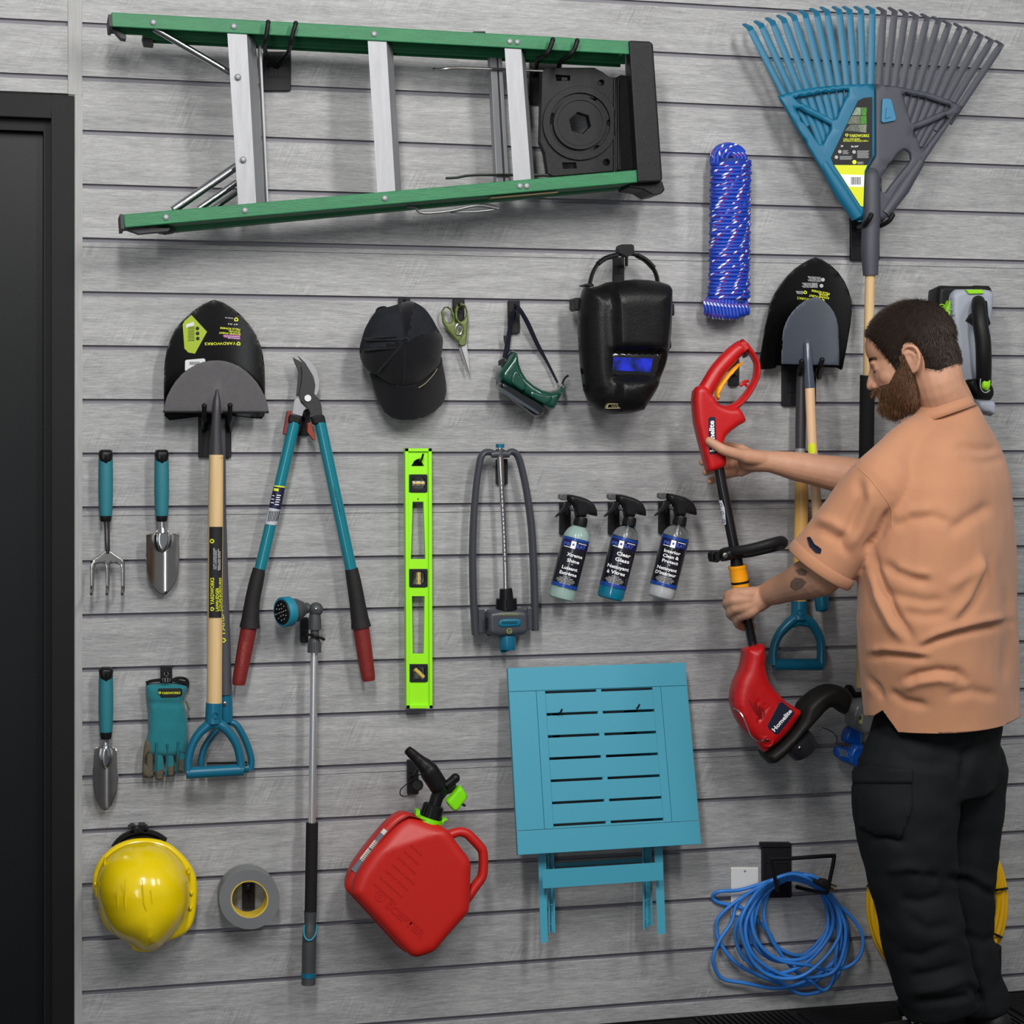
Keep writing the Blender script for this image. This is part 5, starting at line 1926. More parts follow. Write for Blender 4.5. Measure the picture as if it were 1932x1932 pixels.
    mb.ptube([(x, y, dd) for x, y in S_([(350, 230), (320, 300), (270, 360), (210, 415), (150, 460)])], [5, 4.6, 3.4, 2.4, 1.4], 10, smooth=3, flat=(1, 2.4))
    part('trigger', mb, mat('sprayer_black', (26, 26, 28), .3), t)
    mb = MB()
    mb.ptube([(x, y, dd) for x, y in S_([(370, 270), (395, 330), (440, 350)])], [3, 3, 3], 10, smooth=2)
    part('piston', mb, GREY, t)
    mb = MB()
    mb.ptube([at_(-2), at_(L - 12)], 1.6, 8)
    part('dip_tube', mb, mat('dip_tube', (200, 204, 204), .4), t)
    return t

MLK = mat('milky_green_liquid', (190, 216, 208), .3)
BLU = mat('blue_liquid', (0, 140, 176), .12, coat=.5)
WHT = mat('white_liquid', (216, 216, 220), .3)
g_ = 'black-labelled spray bottles hung side by side'
bottle(0, 0, (MLK, 1), 4, [(62, -10, 20, 6.4, 'Xtreme'), (73, -7, 17, 6.4, 'Shine'), (78, 3, 6, 5, '-'), (87.5, -13, 17, 6.2, 'Luisant'), (98, -15, 18, 6.2, 'Extrême')],
       'spray bottle labelled Xtreme Shine with milky green liquid, left of the three', g_)
bottle(92, -.5, (BLU, 1), 112, [(61, -8, 19, 7, 'Clear'), (72, -8.5, 19, 7, 'Glass'), (77, 2, 5, 5, '-'), (86.5, -19.5, 22, 6.6, 'Nettoyant'), (97, -18, 17, 6.6, 'à Vitres')],
       'spray bottle labelled Clear Glass with blue liquid, middle of the three', g_)
bottle(187.3, -2, (WHT, 1), 112, [(58, -15, 17, 6.2, 'Interior'), (67.5, -15, 16, 6.2, 'Clean &'), (77, -14, 17, 6.2, 'Protect'), (82, 0, 3, 5, '-'), (91, -20, 18, 6.2, 'Nettoyant'), (100.5, -21, 19, 6.2, "D'intérieur")],
       'spray bottle labelled Interior Clean and Protect with white liquid, right of the three', g_)
for i, (ox, oy, lab) in enumerate(((0, 0, 'black hook behind the trigger of the Xtreme Shine bottle'), (92, -.5, 'black hook behind the trigger of the Clear Glass bottle'), (187, -2, 'black hook behind the trigger of the Interior Clean bottle'))):
    hook(lab, (1057 + ox, 947 + oy, 1077 + ox, 1009 + oy), [[(1069 + ox, 975 + oy, .012), (1071 + ox, 966 + oy, .045), (1074 + ox, 956 + oy, .062)]], 2.2, group='black hooks behind the spray bottles')

# ------------------------------------------------------------------ folding table
TBL = mat('table_blue', (62, 146, 170), .42, bump=.1, bscale=500)
TBD = TBL
ft = thing('folding_table', 'blue slatted folding side table hung flat on the wall', 'table', W(1140, 1500, .06))
C4 = [Vector(p) for p in ((957.9, 1260.5), (1292.7, 1250), (1323.3, 1592.3), (977.4, 1613.3))]
def T(s, t, ex=0.0):
    # projective-free bilinear placement in the plane of the table top; the foot end stands off the wall
    p = (C4[0] * (1 - s) + C4[1] * s) * (1 - t) + (C4[3] * (1 - s) + C4[2] * s) * t
    return W(p.x, p.y, .052 + .085 * t + ex)
def tboard(mb, s0, s1, t0, t1, th=.014, ex=0.0):
    q = [T(s0, t0, ex), T(s1, t0, ex), T(s1, t1, ex), T(s0, t1, ex)]
    n = (q[1] - q[0]).cross(q[3] - q[0]).normalized()
    n = n if n.y > 0 else -n
    mb.add(q + [v + n * th for v in q], [(0, 1, 2, 3), (7, 6, 5, 4), (0, 4, 5, 1), (1, 5, 6, 2), (2, 6, 7, 3), (3, 7, 4, 0)])
g1 = .0016
for nm, a in (('end_rail', (0, 1, 0, .126)), ('end_rail', (0, 1, .872, 1)), ('side_rail', (0, .152, .126 + g1, .872 - g1)), ('side_rail', (.852, 1, .126 + g1, .872 - g1)),
              ('inner_stile', (.152 + g1, .203, .126 + g1, .872 - g1)), ('inner_stile', (.805, .852 - g1, .126 + g1, .872 - g1))):
    mb = MB()
    tboard(mb, *a)
    part(nm, mb, TBL, ft, smooth=False, bevel=.0008)
mb = MB()
tboard(mb, .155, .85, .124, .13, .004, -.012)
tv = [.1365 + .1192 * i for i in range(7)]
hs = .0068
for i in range(6):
    mb = MB()
    tboard(mb, .203, .805, tv[i] + hs, tv[i + 1] - hs)
    part('slat', mb, TBL, ft, smooth=False, bevel=.0008)
for a, b in ((.1276, tv[0] - hs), (tv[6] + hs, .8704)):
    mb = MB()
    tboard(mb, .203, .805, a, b)
    part('slat', mb, TBL, ft, smooth=False, bevel=.0005)
mb = MB()
tboard(mb, .489, .517, .13, .87, .012, -.0004)
part('centre_bar', mb, TBL, ft, smooth=False, bevel=.0005)
# legs folded behind
zF = lambda p: Z(930, 1220, .30021, p)
def leg(pts, d_top, d_bot, th, nm='leg'):
    q = zF(pts)
    y0 = min(p[1] for p in q)
    y1 = max(p[1] for p in q)
    df = lambda x, y: d_top + (d_bot - d_top) * (y - y0) / (y1 - y0)
    mb = MB()
    mb.prism(q, df, th)
    return part(nm, mb, TBL, ft, smooth=False, bevel=.0012)
leg([(262, 500), (320, 500), (345, 1858), (300, 1862)], .05, .12, .022)
leg([(985, 480), (1040, 480), (1085, 1804), (1035, 1808)], .05, .12, .022)
for pts in ([(330, 400), (372, 400), (392, 1800), (350, 1802)], [(925, 380), (985, 380), (1004, 1755), (945, 1780)]):
    q = zF(pts)
    df = lambda x, y: .03 + .06 * (y - 1340) / 420
    mb = MB()
    (a, b, c, e) = q
    mb.prism([a, (a[0] + 3, a[1]), (e[0] + 3, e[1]), e], df, .03)
    mb.prism([(b[0] - 3, b[1]), b, c, (c[0] - 3, c[1])], df, .03)
    mb.prism([(a[0] + 2, a[1]), (b[0] - 2, b[1]), (c[0] - 2, c[1] - 2), (e[0] + 2, e[1] - 2)], lambda x, y: df(x, y) - .022, .004)
    for i in range(8):
        t0 = .42 + i * .075
        A_ = Vector(a).lerp(Vector(e), t0)
        B_ = Vector(b).lerp(Vector(c), t0 + (.035 if i % 2 else 0))
        mb.prism([(A_.x + 2, A_.y), (B_.x - 2, B_.y), (B_.x - 2, B_.y + 1.5), (A_.x + 2, A_.y + 1.5)], df, .02)
    part('leg', mb, TBL, ft, smooth=False)
leg([(305, 1402), (1068, 1355), (1071, 1468), (315, 1520)], .128, .132, .012, 'stretcher')
leg([(388, 1362), (942, 1330), (942, 1352), (388, 1386)], .05, .052, .02, 'stretcher')
for lab, x, y in (('black hook under the left side of the blue table top', 1056, 1345), ('black hook under the right side of the blue table top', 1202, 1336)):
    h_ = hook(lab, (x - 22, y - 16, x - 1, y + 50), [[(x - 14, y + 22, .012), (x - 8, y + 6, .035), (x - 2, y + 2, .06), (x + 2, y - 2, .088), (x + 4, y - 6, .09)]], 1.7, ribs=False, group='black hooks behind the blue folding table')

# ------------------------------------------------------------------ hard hat
zH = lambda p: Z(130, 1500, .28467, p)
YH_ = mat('hard_hat_yellow', (226, 198, 4), .2, coat=.5, bump=.03, bscale=200)
hh = thing('hard_hat', 'glossy yellow hard hat hanging with its crown facing out', 'hard hat', W(272, 1690, .08))
mb = MB()
mb.inflate(zH([(158, 620), (156, 560), (168, 500), (195, 440), (240, 385), (310, 330), (400, 295), (500, 284), (600, 296), (680, 330), (755, 395), (810, 465), (840, 530), (850, 600), (848, 700), (835, 800), (810, 870), (770, 915), (715, 945), (660, 966),
               (628, 985), (600, 1012), (540, 1036), (480, 1040), (425, 1025), (400, 985), (330, 945), (250, 880), (210, 800), (192, 710), (170, 660)]), .05, .012, .008, 9, step=9, sm=4)
part('brim', mb, YH_, hh, angle=1.5)
ribs_ = [[(318, 620), (328, 760), (345, 880), (370, 965)], [(370, 560), (373, 720), (383, 850), (400, 970)], [(484, 560), (500, 720), (545, 870), (620, 975)], [(543, 630), (556, 760), (590, 880), (640, 960)]]
RB = [[Vector(p) for p in zH(r)] for r in ribs_]
mb = MB()
mb.inflate(zH([(185, 660), (180, 570), (205, 480), (250, 410), (320, 355), (410, 318), (500, 308), (590, 320), (670, 358), (740, 425), (780, 500), (797, 580), (800, 680), (780, 770), (735, 850), (680, 915), (640, 955), (600, 990), (520, 1010), (450, 1005),
               (405, 970), (330, 930), (265, 870), (222, 790), (200, 720)]), .058, .135, .004, 78, step=4.5, sm=3)
part('dome', mb, YH_, hh, angle=1.5)
hd_o = zH([(185, 660), (180, 570), (205, 480), (250, 410), (320, 355), (410, 318), (500, 308), (590, 320), (670, 358), (740, 425), (780, 500), (797, 580), (800, 680), (780, 770), (735, 850), (680, 915), (640, 955), (600, 990), (520, 1010), (450, 1005),
               (405, 970), (330, 930), (265, 870), (222, 790), (200, 720)])
hdd = puffd(hd_o, 3, .058, .135, 78)
for r_ in RB:
    q = []
    for a, b in zip(r_[:-1], r_[1:]):
        q += [a.lerp(b, t / 5) for t in range(5)]
    mb = MB()
    mb.tube([W(p.x, p.y, hdd(p.x, p.y) + .0008) for p in q], [.001 + .0014 * min(1, i / 5) for i in range(len(q))], 8)
    part('crest_ridge', mb, YH_, hh)
for pp in ([(230, 420), (242, 410), (248, 460), (225, 475)], [(795, 480), (806, 500), (802, 530), (780, 525)], [(168, 580), (180, 575), (180, 610), (166, 612)]):
    mb = MB()
    mb.inflate(zH(pp), .085, .006, .02, 3, step=4)
    part('suspension_clip', mb, YH_, hh)
for x, y in ((812, 650), (806, 748)):
    mb = MB()
    mb.ball(W(*zH([(x, y)])[0], .064), (.004, .005, .006), 10, 8)
    part('rim_knob', mb, YH_, hh)
mb = MB()
mb.ptube([(x, y, .03) for x, y in zH([(295, 345), (330, 300), (385, 262), (450, 245), (520, 243), (585, 262), (640, 298)])], 5, 10, smooth=3, flat=(1, 2.4))
part('headband', mb, BLACK, hh)
mb = MB()
mb.ptube([(x, y, .03) for x, y in zH([(330, 320), (400, 285), (500, 268), (600, 290)])], 3, 10, smooth=3, flat=(1, 2.4))
part('headband', mb, HOOKM, hh)
mb = MB()
mb.prism(zH([(395, 215), (410, 215), (410, 205), (440, 205), (442, 218), (465, 218), (465, 200), (510, 200), (512, 212), (528, 214), (528, 230), (500, 232), (495, 250), (430, 252), (425, 232), (395, 230)]), .05, .035)
part('adjuster_knob', mb, BLACK, hh, smooth=False, bevel=.002)
hook('black hook just above the yellow hard hat', (252, 1560, 276, 1600), [[(264, 1578, .012), (264, 1574, .03), (264, 1568, .05)]], 3, ribs=False)

# ------------------------------------------------------------------ duct tape
DT = mat('duct_tape_grey', (112, 114, 116), .42, bump=.2, bscale=400)
dt = thing('duct_tape_roll', 'roll of grey duct tape hanging on a hook beside the hard hat', 'tape', W(472, 1695, .02))
cx_, cy_ = 470.8, 1696.5
mb = MB()
mb.prism(circ(cx_, cy_, 57, 72), .066, .05, [circ(cx_, cy_, 35.5, 64)])
tp = part('tape_winding', mb, DT, dt, angle=.6, bevel=.0015)
mb = MB()
for i in range(9):
    r = 38 + i * 2.1
    mb.prism(circ(cx_, cy_, r + .25, 64), .0664, .001, [circ(cx_, cy_, r, 64)])
part('winding_line', mb, mat('tape_edge', (96, 98, 100), .5), tp, smooth=False)
mb = MB()
mb.prism(circ(cx_, cy_, 35.4, 64), .065, .048, [circ(cx_, cy_, 33.2, 64)])
mb2 = MB()
part('cardboard_core', mb, mat('core_yellow', (206, 178, 56), .7, var=.15, vscale=60), dt, angle=.6)
hook('black hook visible inside the roll of duct tape', (457.5, 1668, 480.5, 1716), [[(468, 1680, .012), (468, 1676, .04), (468, 1672, .066)]], 3.4)

# ------------------------------------------------------------------ fuel can
zG = lambda p: Z(620, 1380, .2381, p)
RCAN = mat('fuel_can_red', (184, 30, 24), .42, bump=.12, bscale=600)
gc_ = thing('fuel_can', 'red plastic fuel can with black spout hanging tilted on a hook', 'fuel can', W(780, 1640, .1))
body = zG([(600, 690), (640, 672), (690, 680), (790, 712), (880, 745), (950, 790), (1030, 900), (1095, 985), (1118, 1030), (1124, 1080), (1118, 1250), (1112, 1390), (1096, 1440), (1040, 1505), (930, 1630), (850, 1725), (800, 1755), (710, 1784), (660, 1780), (615, 1750), (540, 1675), (360, 1475), (200, 1300), (186, 1260), (195, 1205), (250, 1085), (380, 910), (500, 770), (560, 715)])
def canx(x, y, ds):
    # raised front panel: bevelled top facet and flat field
    p = Vector((x, y))
    a, b = [Vector(q) for q in zG([(500, 912), (840, 800)])]
    n = Vector((b.y - a.y, -(b.x - a.x))).normalized()
    h = (p - a).dot(n)      # >0 above the fold
    if n.y > 0:
        h = -h
    v = 0
    if h > 0:
        v -= .0012 * h * .5
    # recessed field
    return v
mb = MB()
mb.inflate(body, .15, .02, .05, 20, step=6, sm=4, extra=canx)
cb = part('body', mb, RCAN, gc_, angle=1.4)
# rear half, shifted up-left because the can hangs turned
mb = MB()
shf = [(x - 12, y - 7) for x, y in body]
mb.inflate(shf, .1, .012, .075, 16, step=8, sm=4)
part('body_back', mb, RCAN, gc_, angle=1.4)
q0, q1 = zG([(190, 1150), (500, 780)])
mb = MB()
lp = zG([(162, 1092), (465, 742), (505, 792), (195, 1148)])
E0, E1 = [Vector(q) + Vector((-12, -7)) for q in zG([(250, 1085), (500, 770)])]
EN = Vector((.783, .622))
def side_d(x, y):
    h = max(0, min(16, (Vector((x, y)) - E0).dot(EN)))
    return .1 + .012 * math.sqrt(1 - (1 - h / 16) ** 2) + .0012
dE = (E1 - E0) * .18
lp = [tuple(E0 - dE * .6 + EN * 1.5), tuple(E1 - dE * .4 + EN * 1.5), tuple(E1 - dE * .4 + EN * 14), tuple(E0 - dE * .6 + EN * 14)]
mb.prism(resamp(lp, 5), side_d, .002)
sl_ = part('warning_label', mb, mat('label_slate', (96, 104, 116), .5), gc_, smooth=False)
mb = MB()
for (u0, u1) in ((.26, .52), (.54, .72), (.9, 1.0)):
    a, b, c, e = [Vector(q) for q in lp]
    mb.prism(resamp([tuple(a.lerp(b, u0)), tuple(a.lerp(b, u1)), tuple(e.lerp(c, u1)), tuple(e.lerp(c, u0))], 5), lambda x, y: side_d(x, y) + .0006, .001)
part('label_panel', mb, mat('label_paper', (200, 200, 192), .5), sl_, smooth=False)
mb = MB()
for i in range(12):
    u = .28 + i * .038
    a, b, c, e = [Vector(q) for q in lp]
    A1, B1 = a.lerp(b, u), e.lerp(c, u)
    mb.prism(resamp([tuple(A1.lerp(B1, .2)), tuple(A1.lerp(B1, .2) + (b - a) * .012), tuple(A1.lerp(B1, .75) + (b - a) * .012), tuple(A1.lerp(B1, .75))], 4), lambda x, y: side_d(x, y) + .0013, .0005)
part('small_print', mb, mat('print_black', (30, 30, 34), .5), sl_, smooth=False)
EMB = mat('fuel_can_emboss', (178, 28, 24), .38)
dfr = .1712
ls = [text('SCEPTER', zG([(445, 1385)])[0], zG([(735, 1640)])[0], 14, dfr, EMB, gc_, bold=.03)]
joined('embossed_name', ls, cb)
mb = MB()
c_ = zG([(412, 1305)])[0]
mb.prism(circ(*c_, 10.5, 28), dfr, .002, [circ(*c_, 9.2, 28)])
mb.prism(circ(*c_, 5, 6), dfr, .002, [circ(*c_, 3.4, 6)])
part('embossed_badge', mb, EMB, cb, smooth=False)
ls = []
for i, s_ in enumerate(('GASOLINE', 'DANGER POISON', 'EXTREMELY FLAMMABLE', 'VAPORS MAY EXPLODE', 'KEEP OUT OF REACH', 'DO NOT SIPHON BY MOUTH', 'DO NOT STORE IN VEHICLE')):
    a = Vector(zG([(640, 905)])[0]) + Vector((-11.5, 12.2)) * i * 1.0
    L = 30 + 8 * i if i < 3 else 58
    ls.append(text(s_, tuple(a), tuple(a + Vector((.74, .67)) * L), 4.6, dfr - .0002, EMB, gc_))
joined('embossed_text', ls, cb)
mb = MB()
mb.ptube([(x, y, .12) for x, y in zG([(950, 825), (985, 808), (1040, 795), (1095, 810), (1140, 850), (1200, 915), (1222, 960), (1226, 1060), (1214, 1150), (1170, 1215), (1110, 1300), (1060, 1370)])], [9.5, 9, 8.6, 8.8, 9, 9, 8.8, 8.8, 9, 9.2, 9.5, 10], 18, smooth=4, flat=(1, 1.15))
part('carry_handle', mb, RCAN, gc_)
GRN2 = mat('lever_green', (122, 214, 12), .35)
mb = MB()
mb.tube([W(x, y, .12) for x, y in zG([(790, 715), (802, 680)])], [.032, .032], 30)
mb.prism(zG([(695, 625), (722, 622), (726, 655), (705, 672), (690, 665)]), .13, .02)
mb.prism(zG([(895, 715), (905, 690), (940, 690), (942, 702), (918, 710), (905, 738), (885, 738)]), .13, .02)
part('locking_ring', mb, GRN2, gc_, smooth=True)
mb = MB()
mb.tube([W(x, y, .12) for x, y in zG([(803, 685), (832, 590), (836, 578)])], [.0255, .024, .020], 28)
nk = part('spout_collar', mb, mat('spout_black', (22, 22, 24), .35, bump=.1, bscale=300), gc_)
mb = MB()
for i in range(7):
    an = -1.2 + 2.4 * i / 6
    a, b = [Vector(q) for q in zG([(808, 680), (830, 600)])]
    sd = Vector((1, .3)).normalized()
    mb.ptube([(a.x + sd.x * 20.5 * math.sin(an), a.y + sd.y * 20.5 * math.sin(an), .12 + .0252 * math.cos(an)), (b.x + sd.x * 19 * math.sin(an), b.y + sd.y * 19 * math.sin(an), .12 + .0238 * math.cos(an))], 1.6, 8)
part('collar_ridge', mb, mat('spout_black', (22, 22, 24), .35), nk)
mb = MB()
mb.ptube([(x, y, .12) for x, y in zG([(838, 590), (860, 520), (885, 470), (870, 430), (800, 320), (770, 280), (720, 235), (680, 195), (625, 145)])], [12, 12, 14, 17.5, 18, 15.5, 12, 10, 8.2], 22, smooth=4)
part('spout', mb, mat('spout_black', (22, 22, 24), .35), gc_)
mb = MB()
mb.tube([W(*zG([(632, 152)])[0], .12), W(*zG([(622, 142)])[0], .12)], [.0082, .0079], 18)
part('spout_mouth', mb, mat('hole_dark', (6, 6, 7), .8), gc_)
mb = MB()
mb.ptube([(x, y, .13) for x, y in zG([(930, 430), (975, 395), (1003, 370)])], [8, 8.5, 9], 16)
mb.ball(W(*zG([(1003, 370)])[0], .13), .011, 14, 10)
mb.ptube([(x, y, .12) for x, y in zG([(890, 480), (960, 455), (1010, 430)])], [9, 8, 6], 14)
part('vent_knob', mb, mat('spout_black', (22, 22, 24), .35), gc_)
mb = MB()
mb.inflate(zG([(922, 545), (960, 515), (1030, 430), (1042, 425), (1070, 460), (1100, 515), (1075, 550), (1020, 620), (1000, 632), (985, 625), (950, 590)]), .14, .012, .02, 4, step=5)
part('release_lever', mb, GRN2, gc_)
mb = MB()
mb.ptube([(x, y, .12) for x, y in zG([(1050, 570), (1070, 582), (1082, 590)])], [2, 2.4, 2.4], 8)
part('lever_pin', mb, BLACK, gc_)
mb = MB()
mb.ptube([(x, y, .07) for x, y in zG([(735, 342), (700, 350), (640, 400), (580, 450), (566, 480), (572, 505), (600, 516), (630, 508), (645, 480), (650, 450)])], 1.1, 8, smooth=3)
part('cap_tether', mb, BLACK, gc_)
mb = MB()
c_ = zG([(705, 426)])[0]
mb.tube([W(c_[0], c_[1], .06), W(c_[0], c_[1], .075), W(c_[0], c_[1], .077)], [.013, .013, .011], 22)
part('spout_cap', mb, BLACK, gc_)
hook('black hook behind the spout of the red fuel can', (769, 1434, 790, 1499), [[(779, 1465, .012), (784, 1458, .06), (790, 1448, .095)]], 3.2)

# ------------------------------------------------------------------ cover plate, cords
mb = MB()
mb.rect(1379.5, 1636.7, 1431.5, 1728, .006, .0058)
op = thing('wall_plate', 'white blank wall plate half hidden by the blue cord', 'wall plate', W(1405, 1682, 0))
part('cover', mb, mat('plate_white', (214, 213, 210), .35), op, smooth=False, bevel=.0025)
mb = MB()
for y in (1643.5, 1721):
    mb.ball(W(1405.5, y, .006), (.003, .001, .003), 10, 6)
part('screw', mb, ALU, op)

zK = lambda p: Z(1300, 1550, .32712, p)
CORD = mat('cord_blue', (50, 124, 208), .42, bump=.1, bscale=500)
ec = thing('extension_cord', 'bright blue extension cord coiled in loose loops on a square hook', 'cord', W(1480, 1760, .06))
rr = 3.75
R2 = random.Random(5)
loops = []
base = [  # outline loops traced in crop coordinates, all pass over the hook around (600..760, 340)
    [(500, 330), (300, 390), (180, 400), (140, 430), (165, 465), (300, 500), (380, 560), (460, 640), (520, 730), (640, 770), (740, 700), (830, 560), (820, 430), (740, 360), (620, 310)],
    [(520, 340), (330, 420), (180, 540), (160, 620), (180, 700), (250, 800), (340, 860), (480, 920), (620, 950), (760, 900), (860, 760), (880, 600), (840, 450), (750, 370), (640, 330)],
    [(560, 320), (400, 380), (280, 470), (250, 580), (180, 680), (142, 780), (150, 850), (200, 910), (320, 930), (500, 960), (640, 930), (800, 840), (900, 700), (900, 560), (830, 430), (720, 360)],
    [(580, 310), (420, 390), (330, 500), (325, 640), (380, 780), (500, 900), (620, 985), (720, 990), (820, 940), (890, 820), (915, 680), (890, 540), (820, 420), (700, 350)],
    [(600, 310), (480, 380), (430, 500), (440, 600), (500, 720), (600, 850), (700, 920), (780, 970), (830, 900), (850, 760), (860, 600), (820, 460), (730, 370)],
    [(560, 325), (430, 410), (360, 520), (350, 640), (400, 740), (500, 800), (620, 800), (740, 730), (800, 620), (790, 480), (740, 390), (650, 340)],
    [(560, 335), (460, 400), (400, 480), (370, 600), (400, 700), (470, 770), (590, 800), (700, 770), (790, 680), (830, 560), (800, 440), (720, 370), (640, 340)],
    [(540, 340), (400, 430), (290, 560), (270, 690), (330, 800), (440, 870), (560, 870), (700, 800), (810, 660), (830, 540), (790, 430), (700, 360)],
    [(600, 320), (700, 340), (850, 470), (950, 570), (1000, 660), (990, 760), (920, 835), (800, 855), (680, 830), (520, 800), (400, 700), (360, 560), (400, 430), (500, 350)],
    [(620, 300), (760, 350), (850, 480), (905, 620), (880, 780), (820, 870), (700, 900), (560, 890), (420, 820), (340, 720), (330, 580), (400, 440), (500, 340)],
    [(590, 300), (480, 340), (380, 420), (300, 560), (310, 680), (380, 830), (500, 900), (650, 890), (790, 780), (870, 640), (850, 500), (780, 390), (690, 330)],
]
for k, lp in enumerate(base):
    pts = []
    for j, (x, y) in enumerate(zK(lp)):
        top = max(0, min(1, (1690 - y) / 30))
        dd = .012 + .007 * k + .006 * math.sin(j * 1.3 + k)
        dd = dd * (1 - top) + (.035 + .008 * k) * top
        pts.append((x + R2.uniform(-1, 1), y + R2.uniform(-1, 1), dd))
    mb = MB()
    q = [W(*p) for p in pts]
    mb.tube(q, [rr * .00122] * len(q), 10, closed=True, smooth=6)
    part('cord_loop', mb, CORD, ec)
mb = MB()
mb.ptube([(x, y, d_) for x, y, d_ in [(1508, 1650, .11), (1530, 1652, .118), (1545, 1660, .12), (1555, 1665, .122)]], [3.7, 3.7, 3.8, 3.8], 10, smooth=3)
part('cord_end', mb, CORD, ec)
mb = MB()
mb.inflate(zK([(712, 335), (722, 325), (740, 335), (760, 325), (790, 330), (815, 350), (812, 385), (790, 395), (765, 380), (735, 365), (715, 350)]), .125, .012, .012, 4, step=4)
pg = part('plug', mb, mat('plug_black', (34, 32, 32), .5), ec)
mb = MB()
BR = mat('brass', (206, 178, 104), .25, metal=.9)
for a, b in (((812, 360), (850, 374)), ((808, 385), (838, 402)), ((815, 380), (835, 392))):
    mb.ptube([(x, y, .125) for x, y in zK([a, b])], 1.7, 8)
part('plug_prong', mb, BR, pg)
mb = MB()
A_, B_ = zK([(272, 728), (308, 805)])
mb.ptube([(A_[0], A_[1], .035), (B_[0], B_[1], .037)], 4.8, 10)
part('cord_tag', mb, mat('tag_clear', (170, 178, 192), .3), ec)
hk = hook('large black hook with a square wire frame carrying the blue cord', (1439, 1591, 1493.6, 1694),
          [[(x, y, d_) for (x, y), d_ in zip(zK([(512, 404), (500, 350), (476, 228), (482, 216), (600, 212), (815, 198), (836, 210), (815, 320), (797, 400), (780, 412), (720, 402), (625, 378)]),
                                             (.148, .15, .155, .155, .155, .15, .15, .145, .14, .13, .09, .02))]], 3.6)
mb = MB()
mb.rect(1436, 1590, 1492, 1598, .016, .014)
part('top_lip', mb, HOOKM, hk, smooth=False, bevel=.001)
mb = MB()
for x in (1445, 1486):
    mb.rect(x, 1606, x + 1.2, 1690, .014, .003)
part('plate_edge', mb, HOOKM, hk, smooth=False)

ho = thing('garden_hose', 'coiled yellow hose with black ties hanging behind the man', 'hose', W(1769, 1690, .05))
YHO = mat('hose_yellow', (230, 176, 12), .4, bump=.1, bscale=400)
for i, (rx, ry, dd) in enumerate(((129, 153, .02), (125, 150, .035), (121, 147, .022), (119, 151, .045), (115, 144, .05), (123, 155, .055))):
    mb = MB()
    pts = [W(1768 + rx * math.cos(a), 1702 + ry * math.sin(a) + 3 * math.sin(3 * a + i), dd + .006 * math.sin(2 * a + i)) for a in [2 * math.pi * j / 40 for j in range(40)]]
    mb.tube(pts, [.0068] * 40, 12, closed=True, smooth=2)
    part('hose_turn', mb, YHO, ho)
for a in (.42, math.pi - .13 + .32, -.16, 1.6):
    mb = MB()
    x, y = 1768 + 122 * math.cos(a), 1702 + 151 * math.sin(a)
    ux, uy = math.cos(a), math.sin(a)
    mb.tube([W(x + ux * 12 * math.cos(b), y + uy * 12 * math.cos(b), .037 + .03 * math.sin(b)) for b in [2 * math.pi * j / 20 for j in range(20)]], [.003] * 20, 8, closed=True)
    part('cable_tie', mb, BLACK, ho)
hook('black hook behind the man carrying the yellow hose', (1748, 1530, 1790, 1590), [[(1769, 1570, .014), (1769, 1565, .07), (1769, 1552, .075)]], 4)

# ------------------------------------------------------------------ right-hand shovels
zR = lambda p: Z(1420, 480, .13456, p)
zQ = lambda p: Z(1280, 1000, .33747, p)
s2_ = thing('digging_shovel', 'large black round point shovel with wooden shaft and teal D-grip, right of the red trimmer', 'shovel', W(1512, 900, .04))
ol = zR([(885, 38), (790, 75), (690, 130), (590, 200), (480, 305), (380, 430), (300, 560), (245, 680), (210, 820), (180, 970), (150, 1130), (115, 1350), (85, 1560), (92, 1598), (140, 1612), (250, 1605), (320, 1590), (335, 1555), (700, 1560), (850, 1600),
         (1000, 1580), (1180, 1590), (1240, 1620), (1262, 1600), (1280, 1500), (1310, 1350), (1345, 1150), (1372, 980), (1390, 800), (1385, 660), (1350, 520), (1290, 380), (1200, 250), (1090, 145), (980, 75)])
blade(ol, .05, .018, BLK2, s2_, 1519)
dss = lambda x, y: .05 + .018 * ((x - 1519) / 88) ** 2 - .018 + .003
g_ = lambda x, y: zR([(x, y)])[0]
ls = [text('PELLE RONDE', g_(1082, 542), g_(830, 492), 4.0, dss, YEL, s2_, bold=.02), text('ROUND POINT', g_(1072, 600), g_(792, 560), 4.0, dss, YEL, s2_, bold=.02), text('SHOVEL', g_(1060, 566), g_(925, 545), 3.4, dss, YEL, s2_, bold=.02),
      text('YARDWORKS', g_(960, 628), g_(625, 595), 4.6, dss, YEL, s2_)]
for i in range(5):
    ls.append(text('LONG LASTING STEEL'[:18 - i], g_(955, 318 + 15 * i), g_(770 + 12 * (i % 3), 306 + 15 * i), 1.4, dss, WHITE, s2_))
for i in range(5):
    ls.append(text('TEMPERED FOR STRENGTH'[:20 - i], g_(915, 400 + 14 * i), g_(690 + 14 * (i % 3), 398 + 14 * i), 1.4, dss, WHITE, s2_))
for i in range(3):
    ls.append(text('RECYCLABLE', g_(705, 515 + 15 * i), g_(605 + 10 * i, 513 + 15 * i), 1.6, dss, WHITE, s2_))
joined('lettering', ls, s2_)
mb = MB()
for x, y in ((985, 355), (965, 440)):
    mb.prism(circ(*g_(x, y), 3.6, 16), dss, .0005)
part('print_icon', mb, mat('print_dim', (165, 165, 168), .6), s2_, smooth=False)
put_emblem(*g_(738, 532), 3.6, dss, YEL, s2_, math.pi)
put_emblem(*g_(985, 648), 3.6, dss, YEL, s2_, math.pi)
mb = MB()
mb.ptube([(1517, 676, .05), (1514, 700, .055), (1511, 780, .055), (1510, 852, .055)], [7, 10, 9.5, 9], 16, smooth=3)
